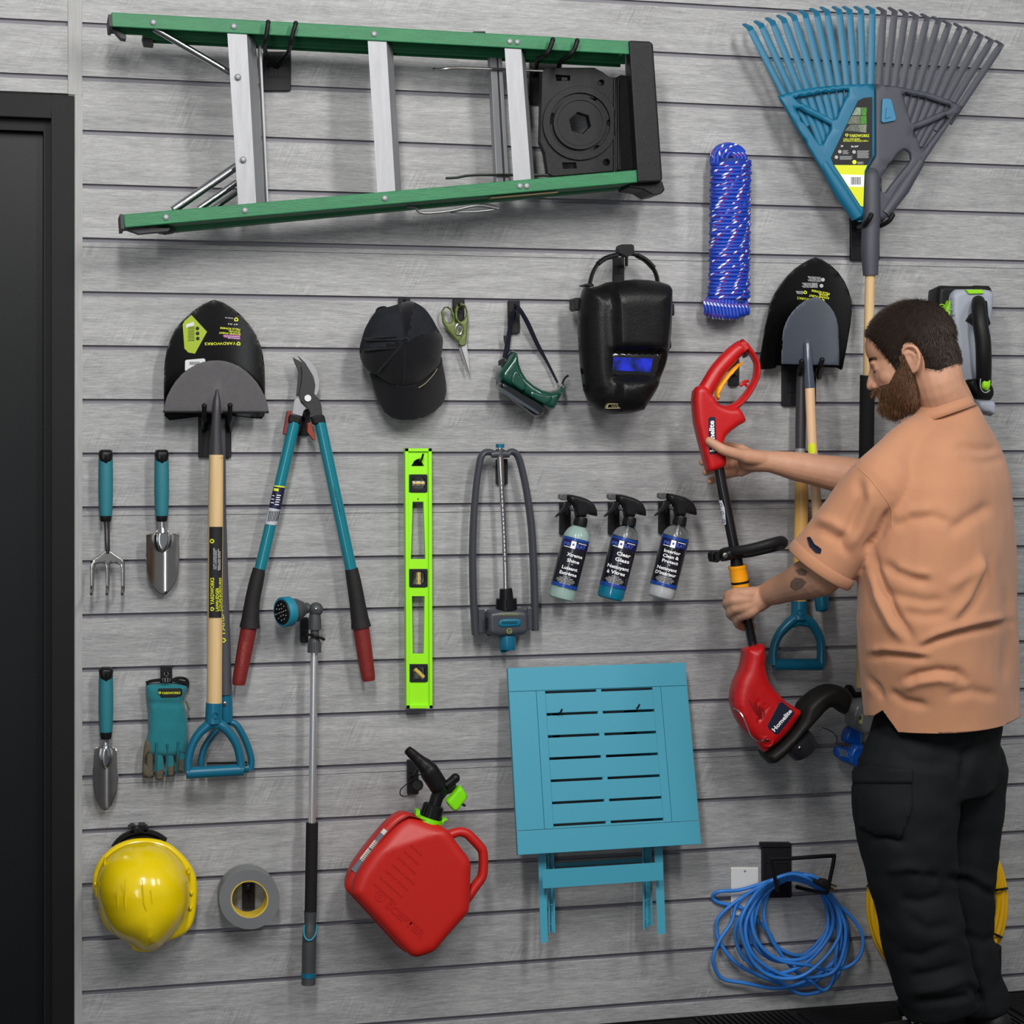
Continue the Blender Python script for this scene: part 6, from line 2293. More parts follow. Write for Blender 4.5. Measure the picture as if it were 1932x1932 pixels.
part('socket', mb, mat('socket_dark', (52, 50, 54), .42), s2_)
mb = MB()
mb.ptube([(1510, 846, .055), (1510, 864, .055)], [9.6, 9.6], 16)
part('ferrule', mb, ALU, s2_)
mb = MB()
mb.ptube([(1510, 860, .055), (1512, 950, .055), (1508, 1145, .055)], [9, 12.4, 12.6], 18, smooth=2)
part('shaft', mb, mat('amber_wood', (200, 156, 88), .42, var=.15, vscale=14, stretch=(6, 6, .35)), s2_)
dgrip(s2_, [(1508, 1134, 14.3), (1507.5, 1155, 14.3), (1507, 1168, 15.5)],
      [zQ([(668, 480), (630, 510), (580, 560), (545, 620), (530, 690), (532, 750)]), zQ([(680, 480), (730, 510), (770, 560), (795, 620), (798, 690), (796, 750)])],
      zQ([(534, 752), (800, 752)]), [9, 9, 8, 7.5, 7.5, 8.5], 10.3, .06)
mb = MB()
mb.inflate(zQ([(632, 470), (715, 470), (740, 510), (760, 545), (700, 540), (670, 535), (630, 550), (590, 590), (590, 540), (615, 510)]), .06, .011, .011, 5, step=8)
part('grip_web', mb, TEAL, s2_)
mb = MB()
mb.prism(circ(*zQ([(686, 462)])[0], 6.8, 20), .0815, .004, [circ(*zQ([(686, 462)])[0], 5, 16)])
part('grip_plug', mb, TEAL, s2_, smooth=False, bevel=.0006)

s3 = thing('small_shovel', 'small slate grey shovel with pale wooden handle, in front of the large black one', 'shovel', W(1535, 850, .06))
ol = zR([(880, 592), (800, 620), (720, 655), (640, 715), (560, 800), (500, 885), (460, 965), (430, 1060), (412, 1200), (405, 1350), (402, 1535), (700, 1548), (1000, 1552), (1210, 1552), (1215, 1400), (1208, 1200), (1200, 1000), (1178, 900), (1140, 810), (1085, 730), (1010, 655), (940, 610)])
blade(ol, .092, .01, SLATE, s3, 1528)
mb = MB()
mb.ptube([(1522, 639, .083), (1523, 650, .088), (1525, 690, .092), (1528, 732, .092)], [2, 6, 8.3, 9], 16, smooth=3)
part('socket', mb, mat('slate_gloss', (70, 78, 92), .2, coat=.5), s3)
mb = MB()
for y in (711, 722):
    mb.ball(W(1530, y, .1025), (.0025, .001, .002), 8, 6)
part('rivet', mb, CHROME, s3)
mb = MB()
mb.ptube([(1527.8, 728, .092), (1532, 830, .092), (1540, 940, .09), (1546, 1075, .088)], [8.6, 8.6, 8.8, 9.2], 18, smooth=2)
part('handle', mb, mat('pink_ash_wood', (222, 184, 146), .42, var=.08, vscale=14, stretch=(6, 6, .35)), s3)
fy = shd(1532.5, .07, 840, 8.7, .092)
mb = MB()
mb.prism(resamp([(1524, 842), (1528, 837), (1536, 836), (1539, 840), (1539, 852), (1533, 860), (1526, 857)], 3), lambda x, y: fy(x, y), .003)
part('handle_sticker', mb, YEL, s3)
mb = MB()
mb.ptube([(1544.5, 1050, .088), (1546, 1070, .088), (1551, 1140, .088), (1552, 1148, .088), (1552.3, 1154, .088)], [10, 12.2, 12.6, 11.4, 6], 20, smooth=3)
part('handle_grip', mb, TEAL, s3)
ft_ = shd(1548, .06, 1100, 12.8, .088)
text('YARDWORKS', (1559, 1109), (1549, 1030), 8.4, ft_, WHITE, s3, bold=.02)
put_emblem(1555.5, 1116, 4.6, ft_, WHITE, s3, -math.pi / 2)
hook('wide black double hook holding the two shovels on the right', (1477, 688, 1540, 766),
     [[(1508, 720, .014), (1509, 706, .06), (1511, 695, .1), (1512.5, 682, .108)], [(1545, 712, .014), (1545, 702, .06), (1548, 690, .1), (1551, 679, .108)]], 4.4, name='double_hook')

# ------------------------------------------------------------------ cordless tool behind the man's head
zE = lambda p: Z(1740, 520, .14493, p)
EG = mat('tool_grey', (148, 154, 166), .5, bump=.15, bscale=500)
EB = mat('tool_black', (22, 22, 23), .45, bump=.15, bscale=500)
EL = mat('tool_green', (140, 206, 22), .35)
cs = thing('cordless_blower', 'grey and black cordless power tool with green buttons behind the man', 'power tool', W(1820, 660, .1))
mb = MB()
mb.inflate(zE([(190, 165), (225, 130), (480, 135), (640, 135), (680, 125), (850, 132), (895, 170), (900, 240), (880, 620), (420, 560), (400, 700), (176, 600), (175, 400), (180, 250)]), .115, .015, .06, 7, step=8)
part('battery_housing', mb, EB, cs)
mb = MB()
mb.inflate(zE([(435, 180), (600, 178), (800, 182), (890, 195), (912, 240), (910, 300), (885, 600), (880, 900), (890, 1200), (880, 1330), (890, 1500), (700, 1560), (560, 1640), (480, 1640), (440, 1300), (430, 1000), (400, 700), (365, 540), (370, 300), (380, 240)]), .14, .015, .09, 9, step=8)
hs_ = part('housing', mb, EG, cs)
text('EGO', zE([(405, 450)])[0], zE([(405, 265)])[0], 9, .1555, mat('tool_grey_dark', (130, 136, 150), .5), hs_)
mb = MB()
mb.ptube([(x, y, d_) for (x, y), d_ in zip(zE([(730, 330), (735, 420), (755, 620), (790, 850), (800, 1100), (800, 1400)]), (.17, .19, .205, .21, .205, .18))], [11, 12.5, 13, 13.5, 13.5, 13], 18, smooth=4)
part('grip', mb, EB, cs)
mb = MB()
mb.inflate(zE([(670, 320), (700, 302), (790, 305), (806, 340), (820, 520), (860, 660), (700, 720), (640, 640), (560, 590), (600, 520), (648, 480), (650, 400)]), .155, .025, .01, 5, step=6)
part('trigger_guard', mb, EB, cs)
mb = MB()
mb.inflate(zE([(560, 1380), (590, 1350), (700, 1340), (880, 1400), (905, 1500), (905, 1600), (890, 1615), (700, 1610), (655, 1560), (600, 1490), (565, 1430)]), .16, .02, .03, 6, step=6)
part('grip_base', mb, EB, cs)
mb = MB()
mb.inflate(zE([(655, 1600), (700, 1612), (895, 1615), (915, 1700), (910, 1790), (890, 1832), (820, 1810), (720, 1790), (640, 1730)]), .15, .03, .04, 8, step=6)
part('motor_cover', mb, EG, cs)
mb = MB()
mb.inflate(zE([(560, 1450), (600, 1500), (655, 1570), (640, 1720), (600, 1720), (570, 1600)]), .16, .01, .03, 4, step=6)
part('display', mb, mat('display_black', (12, 14, 14), .1, coat=.8), cs)
for q, d_ in (([(575, 182), (780, 180), (808, 232), (620, 238), (600, 225)], .161), ([(360, 320), (373, 318), (366, 540), (345, 515), (300, 470), (330, 400)], .152)):
    mb = MB()
    mb.prism(zE(q), d_, .02)
    part('accent_panel', mb, EL, cs, smooth=False, bevel=.001)
mb = MB()
mb.inflate(zE([(780, 1310), (825, 1290), (872, 1300), (884, 1340), (878, 1470), (850, 1495), (800, 1490), (775, 1450), (775, 1350)]), .195, .007, .01, 4, step=5)
part('power_button', mb, EL, cs)
mb = MB()
mb.ptube([(x, y, .198) for x, y in zE([(765, 1330), (800, 1280), (860, 1275), (886, 1310)])], 1, 6, smooth=3)
mb.ptube([(x, y, .198) for x, y in zE([(762, 1330), (755, 1440), (790, 1510), (840, 1520), (880, 1490)])], 1, 6, smooth=3)
part('button_rim', mb, mat('rim_silver', (150, 160, 156), .35), cs)
mb = MB()
c_ = zE([(258, 392)])[0]
mb.prism(ell(c_[0], c_[1], 5, 3.4, 0), .131, .004, [ell(c_[0], c_[1], 3.2, 2, 0)])
part('latch_ring', mb, EL, cs, smooth=False)
mb = MB()
c_ = zE([(412, 500)])[0]
mb.prism(circ(*c_, 2.6, 14), .1555, .004)
part('housing_screw', mb, mat('tool_grey_dark', (130, 136, 150), .5), hs_, smooth=False)
mb = MB()
mb.ptube([(x, y, .06) for x, y in zE([(430, 1300), (470, 1500), (500, 1700), (560, 1900)])], 9, 12)
part('shoulder_strap', mb, BLACK, cs)
hook('black hook behind the grey and black cordless tool', (1800, 640, 1830, 720), [[(1815, 680, .014), (1815, 675, .028)]], 3)

# ------------------------------------------------------------------ blue tool partly hidden by the man
zU = lambda p: Z(1370, 1180, .14493, p)
bt_ = thing('garden_sprayer', 'blue and clear plastic garden sprayer head, mostly hidden behind the man', 'garden tool', W(1620, 1390, .05))
BLUP = mat('tool_blue', (8, 74, 160), .3, coat=.3)
CLP = mat('smoky_clear', (150, 152, 152), .2, trans=.55, ior=1.3)
mb = MB()
mb.inflate(zU([(1680, 950), (1800, 930), (1900, 900), (1960, 1100), (1960, 1400), (1740, 1420), (1600, 1330), (1560, 1260), (1560, 1120), (1610, 1010)]), .06, .03, .03, 12, step=8)
part('clear_cover', mb, CLP, bt_)
for q, d_ in (([(1560, 1315), (1700, 1330), (1760, 1380), (1740, 1600), (1500, 1500), (1510, 1450)], .06), ([(1440, 1560), (1600, 1600), (1650, 1570), (1730, 1580), (1720, 1860), (1500, 1770), (1405, 1690), (1410, 1640)], .07), ([(1640, 1540), (1780, 1540), (1780, 1880), (1700, 1870), (1560, 1750), (1570, 1680)], .085)):
    mb = MB()
    mb.inflate(zU(q), d_, .018, .02, 5, step=7)
    part('blue_guard', mb, BLUP, bt_)
mb = MB()
for i in range(4):
    mb.ptube([(x, y, .09) for x, y in zU([(1470 + i * 28, 1600 + i * 6), (1500 + i * 28, 1700 + i * 6)])], 1.4, 8)
part('guard_slot', mb, mat('slot_grey', (120, 130, 140), .3, metal=.5), bt_)
mb = MB()
mb.ptube([(x, y, .05) for x, y in zU([(1250, 1330), (1330, 1360), (1400, 1400), (1440, 1470), (1430, 1540)])], .8, 6, smooth=3)
part('thin_line', mb, mat('line_dark', (40, 42, 60), .5), bt_)
mb = MB()
mb.prism(zU([(1720, 1180), (1780, 1150), (1780, 1290), (1725, 1280)]), .09, .02)
part('pale_tab', mb, mat('pale_lime', (176, 184, 120), .5), bt_, smooth=False, bevel=.001)
mb = MB()
mb.ptube([(x, y, .05) for x, y in zU([(1660, 905), (1820, 905), (1960, 905)])], 5, 12)
mb.ptube([(x, y, .05) for x, y in zU([(1560, 860), (1590, 810), (1620, 830), (1670, 900)])], [6, 6, 6, 5], 12, smooth=2)
part('black_bar', mb, BLACK, bt_)
# ------------------------------------------------------------------ string trimmer held by the man
zT1 = lambda p: Z(1290, 630, .14493, p)
zT2 = lambda p: Z(1370, 1180, .14493, p)
zT3 = lambda p: Z(1300, 800, .22779, p)
TRED = mat('trimmer_red', (178, 18, 22), .36, bump=.15, bscale=500, var=.12, vscale=50)
st = thing('string_trimmer', 'red electric string trimmer with black shaft held upright by the man', 'string trimmer', W(1390, 1050, .17))
db = .165
mb = MB()
mb.inflate(zT1([(162, 690), (200, 676), (240, 672), (300, 700), (350, 780), (400, 830), (440, 900), (520, 940), (600, 960), (715, 955), (760, 1020), (805, 1110), (800, 1145), (700, 1200), (620, 1260), (545, 1330), (520, 1400), (530, 1500), (548, 1580), (546, 1715), (450, 1765), (345, 1802), (315, 1775), (285, 1670), (250, 1540), (205, 1370), (160, 1180), (140, 1000), (132, 850), (145, 740)]),
           db + .02, .015, .05, 13, step=6)
bd = part('rear_housing', mb, TRED, st, angle=1.4)
mb = MB()
mb.ptube([(x, y, db) for x, y in zT1([(270, 760), (340, 640), (440, 480), (560, 340), (660, 240), (755, 165)])], [15, 14.5, 14.5, 14.5, 13.5, 12.5], 22, smooth=4)
part('rear_grip', mb, TRED, st)
mb = MB()
mb.ptube([(x, y, db) for x, y in zT1([(715, 120), (790, 205)])], [11, 12], 18, flat=(1, 1.2))
mb.ptube([(x, y, db) for x, y in zT1([(740, 112), (790, 140), (840, 200), (900, 280), (945, 370), (955, 450), (942, 560), (900, 660), (840, 760), (760, 860), (680, 930), (580, 975), (480, 985), (400, 960)])], [5, 5.6, 5.4, 5, 5, 5.2, 5.4, 5.4, 5.6, 6, 6.5, 7, 7.5, 7], 14, smooth=4, flat=(1, 2.4))
part('hand_guard', mb, TRED, st)
mb = MB()
mb.ptube([(x, y, db) for x, y in zT1([(845, 612), (800, 618), (762, 635), (738, 672), (762, 662), (790, 645), (815, 668), (822, 690)])], 2.6, 8, smooth=3, flat=(1, 1.6))
part('cord_hook', mb, TRED, st)
mb = MB()
mb.inflate(zT1([(778, 355), (782, 368), (715, 430), (650, 500), (640, 520), (600, 555), (560, 610), (545, 640), (510, 680), (500, 710), (470, 760), (450, 790), (462, 860), (440, 868), (418, 830), (410, 780), (430, 700), (500, 600), (560, 520), (640, 440), (700, 390)]), db, .012, .012, 3, step=5)
part('trigger', mb, mat('trigger_amber', (238, 158, 12), .35), st)
mb = MB()
mb.prism(zT1([(805, 240), (838, 250), (836, 290), (790, 312), (785, 290)]), db + .006, .012)
part('socket_mouth', mb, BLACK, st, smooth=False)
mb = MB()
mb.ptube([(x, y, db) for x, y in zT1([(640, 1180), (730, 1110)])], [17, 13], 20)
lm_ = zT1([(322, 1100), (340, 1082), (400, 1080), (415, 1095), (420, 1300), (432, 1540), (420, 1560), (350, 1568), (336, 1550), (322, 1300)])
mb = MB()
mb.prism(lm_, db + .0356, .003)
lb = part('name_plate', mb, mat('plate_navy', (26, 30, 48), .4), st, smooth=False)
text('Homelite', zT1([(405, 1530)])[0], zT1([(392, 1128)])[0], 9.6, db + .0362, WHITE, lb, bold=.03)
mb = MB()
mb.ptube([(1355.5, 880, db), (1362, 915, db), (1391, 1062, db + .003)], [9.6, 9.6, 9.4], 20)
part('upper_shaft', mb, mat('shaft_black', (22, 22, 26), .22, coat=.5), st)
mb = MB()
fs_ = shd(1355.5, .2, 880, 11.6, db)
mb.prism(resamp(zT3([(248, 635), (272, 632), (296, 700), (306, 830), (290, 838)]), 2.5), fs_, .002)
sk = part('shaft_sticker', mb, mat('sticker_pale', (206, 208, 216), .4), st, angle=1.3)
mb = MB()
for x, y in ((262, 670), (274, 738), (287, 805)):
    a, b_ = circ(*zT3([(x, y)])[0], 3.2, 14), circ(*zT3([(x, y)])[0], 2.3, 12)
    mb.prism(a, lambda x, y: fs_(x, y) + .0006, .0004, [b_])
part('sticker_icon', mb, mat('print_violet', (66, 50, 120), .4), sk, smooth=False)
# loop handle
mb = MB()
mb.ptube([(1368, 1045, .15), (1385, 1040, .192), (1420, 1034, .222), (1455, 1025, .232), (1474, 1021, .21), (1476, 1026, .17), (1462, 1031, .125), (1425, 1041, .118), (1392, 1047, .13), (1370, 1048, .145)], [6, 8, 8.5, 9, 9.5, 9.5, 9, 8, 7, 6], 16, closed=True, smooth=4)
part('loop_handle', mb, mat('loop_rubber', (30, 30, 32), .5, bump=.3, bscale=300), st)
mb = MB()
mb.inflate(zT3([(250, 1045), (300, 1020), (370, 1010), (440, 1015), (450, 1060), (430, 1110), (360, 1120), (270, 1140), (245, 1120)]), db, .03, .022, 7, step=6)
cl_ = part('handle_clamp', mb, BLACK, st)
mb = MB()
mb.prism(zT3([(190, 1075), (215, 1055), (250, 1060), (262, 1130), (240, 1148), (200, 1145), (190, 1110)]), db + .02, .03, [zT3([(200, 1085), (215, 1072), (222, 1130), (205, 1132)])])
part('clamp_knob', mb, BLACK, cl_, smooth=False, bevel=.0015)
mb = MB()
mb.ball(W(*zT3([(300, 1088)])[0], db + .031), (.007, .003, .007), 14, 8)
part('clamp_bolt', mb, mat('bolt_grey', (120, 120, 120), .3, metal=.8), cl_)
mb = MB()
mb.ptube([(1389, 1052, db + .004), (1391, 1072, db + .004)], [10.5, 11.8], 20)
part('shaft_collar', mb, BLACK, st)
AMB = mat('coupler_amber', (240, 160, 16), .35, bump=.1, bscale=400)
mb = MB()
mb.ptube([(1391, 1067, db + .004), (1391.6, 1072, db + .004), (1392, 1074, db + .004), (1394.5, 1090, db + .004), (1398, 1112, db + .004), (1401, 1128, db + .004)], [16.5, 16.5, 15.2, 15.6, 15, 14], 28)
cp = part('coupler', mb, AMB, st)
mb = MB()
for i in range(5):
    y = 1078 + i * 3.4
    x = 1392.3 + (y - 1074) * .155
    mb.ptube([(x, y, db + .004), (x + .15, y + 1, db + .004)], [15.9, 15.9], 28)
part('coupler_ridge', mb, AMB, cp)
mb = MB()
mb.ptube([(1396, 1096.5, db + .004), (1396.6, 1100.5, db + .004)], [16.3, 16.3], 28)
part('coupler_ring', mb, BLACK, cp)
mb = MB()
mb.ptube([(1400, 1120, db + .004), (1413, 1180, db + .003), (1422, 1226, db)], [8.6, 8.6, 8.6], 20)
part('lower_shaft', mb, mat('shaft_black', (22, 22, 26), .22, coat=.5), st)
# head
dh = .16
mb = MB()
def mh(x, y, ds):
    v = 0
    for i in range(6):
        a, b = [Vector(q) for q in zT2([(330 + 34 * i, 930 + 22 * i), (370 + 30 * i - i * i * 6, 1130 + 22 * i)])]
        ab = b - a
        p = Vector((x, y))
        t = max(0, min(1, (p - a).dot(ab) / ab.length_squared))
        v -= .0035 * math.exp(-((p - a - ab * t).length / 1.5) ** 2)
    return v
mb.inflate(zT2([(262, 310), (300, 290), (400, 262), (470, 232), (495, 250), (505, 330), (515, 440), (500, 515), (520, 620), (560, 740), (640, 850), (760, 980), (900, 1070), (972, 1108), (960, 1160), (930, 1210), (860, 1310), (790, 1400), (710, 1480), (640, 1545), (560, 1600), (510, 1650), (480, 1640), (430, 1570), (380, 1500), (310, 1440), (250, 1370), (190, 1280), (140, 1180), (102, 1040), (100, 950), (112, 860), (150, 730), (220, 580), (252, 460), (258, 380)]),
           dh + .036, .023, .08, 22, step=3.4, extra=mh)
hd_ = part('motor_housing', mb, TRED, st, angle=1.4)
mb = MB()
npx = zT2([(538, 1300), (600, 1180), (690, 1010), (705, 1000), (740, 1004), (890, 1125), (890, 1145), (800, 1270), (690, 1405), (660, 1422), (640, 1418), (550, 1340)])
mb.prism(npx, dh + .0595, .008)
lb = part('name_plate', mb, mat('plate_navy', (26, 30, 48), .4), st, smooth=False, bevel=.0008)
text('Homelite', zT2([(632, 1385)])[0], zT2([(862, 1118)])[0], 8.2, dh + .0602, WHITE, lb, bold=.03)
mb = MB()
for i in range(3):
    mb.ptube([(x, y, dh + .035) for x, y in zT2([(490 + i * 28, 740 + i * 40), (520 + i * 28, 790 + i * 40)])], 1.6, 8)
part('vent_slot', mb, mat('slot_dark_red', (60, 8, 12), .6), hd_)
for i in range(5):
    mb = MB()
    mb.ptube([(x, y, dh + .0585) for x, y in zT2([(300 + 44 * i, 960 + 26 * i), (340 + 40 * i, 1060 + 24 * i), (400 + 26 * i - i * i * 3, 1170 + 14 * i)])], [.8, 1.5, .8], 8, smooth=3)
    part('grip_groove', mb, mat('groove_red', (120, 10, 16), .5), hd_)
mb = MB()
mb.inflate(zT2([(490, 1690), (500, 1665), (560, 1610), (640, 1550), (790, 1410), (870, 1310), (940, 1210), (975, 1100), (1000, 1030), (1070, 950), (1150, 885), (1230, 830), (1300, 795), (1370, 772), (1430, 772), (1490, 790), (1540, 815), (1600, 860), (1622, 900), (1620, 960), (1590, 1060), (1545, 1160), (1510, 1145), (1440, 1090), (1380, 1065), (1320, 1070), (1260, 1120), (1180, 1210), (1090, 1310), (1000, 1410), (900, 1530), (800, 1640), (720, 1720), (640, 1780), (580, 1798), (550, 1795)]),
           dh + .02, .03, .07, 13, step=7)
part('line_guard', mb, mat('guard_black', (26, 25, 24), .5, bump=.15, bscale=500, var=.2, vscale=40), st, angle=1.4)
mb = MB()
a_, b_ = zT2([(900, 1480), (1000, 1600)])
p0 = W(a_[0] + 2, a_[1], dh + .02)
p1 = W(b_[0] + 6, b_[1] + 8, dh + .02)
mb.tube([p0, p0.lerp(p1, .35), p0.lerp(p1, .9), p1], [.036, .038, .034, .028], 28)
part('line_spool', mb, mat('spool_black', (30, 30, 34), .4), st)
mb = MB()
c_ = zT2([(955, 1592)])[0]
mb.ball(W(*c_, dh + .056), (.0045, .004, .0045), 12, 8)
part('spool_bolt', mb, CHROME, st)
mb = MB()
mb.ptube([(x, y, d_) for (x, y), d_ in zip(zT2([(90, 1078), (150, 1110), (205, 1170), (245, 1250), (285, 1350), (325, 1440), (390, 1498), (450, 1508), (500, 1492), (560, 1500)]), (.198, .206, .214, .219, .222, .223, .224, .224, .224, .222))], 1.5, 8, smooth=4)
part('edge_guide_wire', mb, CHROME, st)
mb = MB()
c_ = zT2([(540, 1508)])[0]
mb.tube([W(c_[0] + 9.6 * math.cos(a), c_[1] + 9.6 * math.sin(a), dh + .058) for a in [2 * math.pi * i / 24 for i in range(24)]], [.0014] * 24, 8, closed=True)
part('guide_pivot', mb, TRED, st)
hook('small black hook plate seen through the red trimmer handle loop', (1376, 676, 1395, 728), [[(1386, 706, .012), (1386, 704, .03), (1386, 698, .05), (1386, 692, .056)]], 2.8)
# ------------------------------------------------------------------ the man
SKIN = mat('skin', (184, 138, 112), .5, bump=.25, bscale=700, var=.07, vscale=40, sss=.15)
f_dir = Vector((-.80, .60, 0)).normalized()
man = thing('person', 'bearded man in peach t-shirt and black trousers holding the red trimmer', 'person', Vector((W(1780, 1900, .4).x, -.4, 0)))

def remesh(name, mb, voxel, smooth_it=6, fac=.5):
    me = mb.mesh(name)
    o = bpy.data.objects.new(name + '_tmp', me)
    SC.collection.objects.link(o)
    bm = bmesh.new()
    bm.from_mesh(me)
    bmesh.ops.recalc_face_normals(bm, faces=bm.faces)
    bm.to_mesh(me)
    bm.free()
    r = o.modifiers.new('r', 'REMESH')
    r.mode = 'VOXEL'
    r.voxel_size = voxel
    s = o.modifiers.new('s', 'SMOOTH')
    s.iterations = smooth_it
    s.factor = fac
    bpy.context.view_layer.update()
    dg = bpy.context.evaluated_depsgraph_get()
    out = bpy.data.meshes.new_from_object(o.evaluated_get(dg))
    bpy.data.objects.remove(o)
    out.name = name
    return out

def limb(mb, pts, rr, seg=16, flat=None, sm=4, ends=True):
    q = [Vector(p) for p in pts]
    mb.tube(q, list(rr), seg, smooth=sm, flat=flat)
    if ends:
        for p, r in ((q[0], rr[0]), (q[-1], rr[-1])):
            mb.ball(p, r * .98, 14, 10)

# head frame
HS = .93
pitch = math.radians(20)
hf0 = Vector((-.86, .51, 0)).normalized()
hu = (Vector((0, 0, 1)) * math.cos(pitch) + hf0 * math.sin(pitch)).normalized()
hf = (hf0 * math.cos(pitch) - Vector((0, 0, 1)) * math.sin(pitch)).normalized()
hr = hf.cross(hu).normalized()          # the man's right (towards the wall)
HC0 = W(1712, 670, .37)
def H(f, r, u):
    return HC0 + (hf * f + hr * r + hu * u) * HS
HA = (hf, hr, hu)

def hball(mb, f, r, u, rf, rr, ru, seg=22, rings=16):
    mb.ball(H(f, r, u), (rf * HS, rr * HS, ru * HS), seg, rings, HA)

def ribcage(mb):
    pass

shL, shR = W(1662, 908, .50), W(1838, 868, .26)
elL, elR = W(1562, 1078, .44), W(1672, 912, .20)
wrL, wrR = W(1446, 1122, .235), W(1462, 872, .185)
nb = W(1790, 778, .385)
ch = W(1775, 960, .40)
wa = W(1770, 1180, .40)
pe = W(1765, 1390, .40)
mb = MB()
# skull, face
hball(mb, -.018, 0, .032, .103, .079, .088)
hball(mb, .032, 0, -.030, .064, .063, .085)
hball(mb, .035, 0, .035, .058, .062, .060)
hball(mb, .036, 0, -.078, .050, .052, .040)
hball(mb, .070, 0, -.100, .026, .030, .022)
hball(mb, .080, 0, .008, .014, .046, .012)
for s in (-1, 1):
    hball(mb, .052, s * .036, -.034, .030, .024, .026)
    hball(mb, .074, s * .030, -.008, .0125, .016, .009)
limb(mb, [H(.084, 0, .004), H(.096, 0, -.018), H(.108, 0, -.040)], [.009, .010, .0115], 12)
limb(mb, [H(.078, 0, .0), H(.086, 0, -.022), H(.092, 0, -.044)], [.013, .015, .016], 12)
for s in (-1, 1):
    hball(mb, .096, s * .012, -.044, .013, .009, .009)
hball(mb, .094, 0, -.066, .012, .024, .007)
hball(mb, .092, 0, -.077, .011, .022, .007)
# ears
for s in (-1, 1):
    mb.ball(H(-.012, s * .077, -.022), (.017, .006, .029), 16, 12, HA)
    C_ = [(.004, .078, -.004), (.000, .084, .010), (-.014, .088, .014), (-.028, .090, .006), (-.032, .090, -.012), (-.026, .088, -.030), (-.014, .084, -.044), (-.004, .080, -.048)]
    limb(mb, [H(a, s * b, c) for a, b, c in C_], [.0042, .0045, .0048, .005, .005, .0048, .0052, .005], 10, sm=3)
    limb(mb, [H(-.006, s * .082, .0), H(-.018, s * .085, -.004), H(-.018, s * .085, -.022), H(-.006, s * .08, -.030)], [.003, .0035, .0035, .003], 8, sm=3)
# neck and trunk
limb(mb, [H(-.040, 0, -.01), H(-.046, 0, -.06), H(-.045, 0, -.10), nb, nb.lerp(ch, .25)], [.066, .062, .058, .062, .075], 20)
limb(mb, [shL, nb.lerp(ch, .3), shR], [.048, .06, .048], 16)
limb(mb, [nb.lerp(ch, .3), ch, wa, pe], [.09, .125, .115, .12], 20)
# arms
limb(mb, [shL, shL.lerp(elL, .5), elL, elL.lerp(wrL, .3), elL.lerp(wrL, .7), wrL], [.054, .048, .044, .046, .034, .027], 18)
limb(mb, [shR, shR.lerp(elR, .5), elR, elR.lerp(wrR, .3), elR.lerp(wrR, .72), wrR], [.054, .050, .047, .046, .036, .0275], 18)
# legs
hpL, hpR = W(1718, 1430, .45), W(1806, 1425, .35)
knL, knR = W(1722, 1660, .47), W(1810, 1660, .345)
anL, anR = W(1776, 1925, .46), W(1846, 1915, .335)
for a, b, c in ((hpL, knL, anL), (hpR, knR, anR)):
    limb(mb, [a, b, c], [.085, .056, .042], 18)
    toe = c + Vector((-.15, .05, -.05))
    limb(mb, [c + Vector((.02, 0, -.03)), c + Vector((-.07, .02, -.045)), toe], [.036, .034, .026], 14)

def hand_chain(mb, pts, r0, r1):
    n = len(pts)
    rr = [r0 + (r1 - r0) * i / (n - 1) for i in range(n)]
    limb(mb, pts, rr, 12, sm=3)

# right hand (upper): palm to the viewer, thumb in front of the red housing
px = lambda *a: W(*a)
limb(mb, [wrR, px(1432, 869, .183), px(1412, 868, .172)], [.0265, .025, .026], 14)
palmR = [(1400, 848), (1396, 862), (1395, 876), (1398, 890)]
for i, (x, y) in enumerate(palmR):
    limb(mb, [px(1440, 862 + i * 6, .180), px(1418, (y + 866) / 2 + 2, .165), px(x, y, .142)], [.014, .0145, .0125], 12)
tipR = [[(1398, 848, .142), (1375, 842, .108), (1350, 848, .1), (1334, 852, .112)],
        [(1396, 862, .142), (1372, 860, .104), (1345, 866, .098), (1328, 870, .116), (1325, 872, .128)],
        [(1395, 876, .142), (1374, 878, .106), (1350, 884, .1), (1335, 889, .118), (1331, 891, .128)],
        [(1398, 890, .142), (1380, 894, .112), (1358, 900, .106), (1345, 906, .118), (1339, 908, .126)]]
for p, (a, b) in zip(tipR, ((.0118, .0095), (.0118, .0092), (.0112, .0088), (.0104, .008))):
    hand_chain(mb, [px(*q) for q in p], a, b)
limb(mb, [px(1440, 866, .192), px(1412, 862, .2), px(1390, 857, .208)], [.018, .0185, .0135], 12)
hand_chain(mb, [px(1398, 859, .207), px(1368, 850, .214), px(1352, 841, .211), px(1338, 832, .206)], .0142, .0106)
# left hand (lower): fist closed round the shaft, back of the hand to the viewer
limb(mb, [wrL, px(1428, 1134, .225)], [.0275, .028], 14)
kn = [(1388, 1119, .218), (1384, 1132, .222), (1388, 1147, .220), (1398, 1161, .212)]
for i, (x, y, d_) in enumerate(kn):
    limb(mb, [px(1438 - i * 2, 1118 + i * 7, .226), px((x + 1434) / 2, y * .6 + .4 * (1122 + i * 6), .232), px(x, y, d_)], [.016, .0165, .0135], 12)
cur = [[(1388, 1119, .218), (1374, 1124, .196), (1378, 1130, .168), (1396, 1134, .152), (1409, 1134, .156)],
       [(1384, 1132, .222), (1372, 1138, .198), (1377, 1146, .166), (1397, 1150, .15), (1412, 1150, .155)],
       [(1388, 1147, .220), (1378, 1156, .198), (1384, 1164, .166), (1402, 1167, .150), (1416, 1166, .156)],
       [(1398, 1161, .212), (1390, 1170, .194), (1395, 1180, .168), (1408, 1184, .152), (1420, 1182, .158)]]
for p, (a, b) in zip(cur, ((.0132, .0105), (.0132, .0105), (.0126, .010), (.0114, .0092))):
    hand_chain(mb, [px(*q) for q in p], a, b)
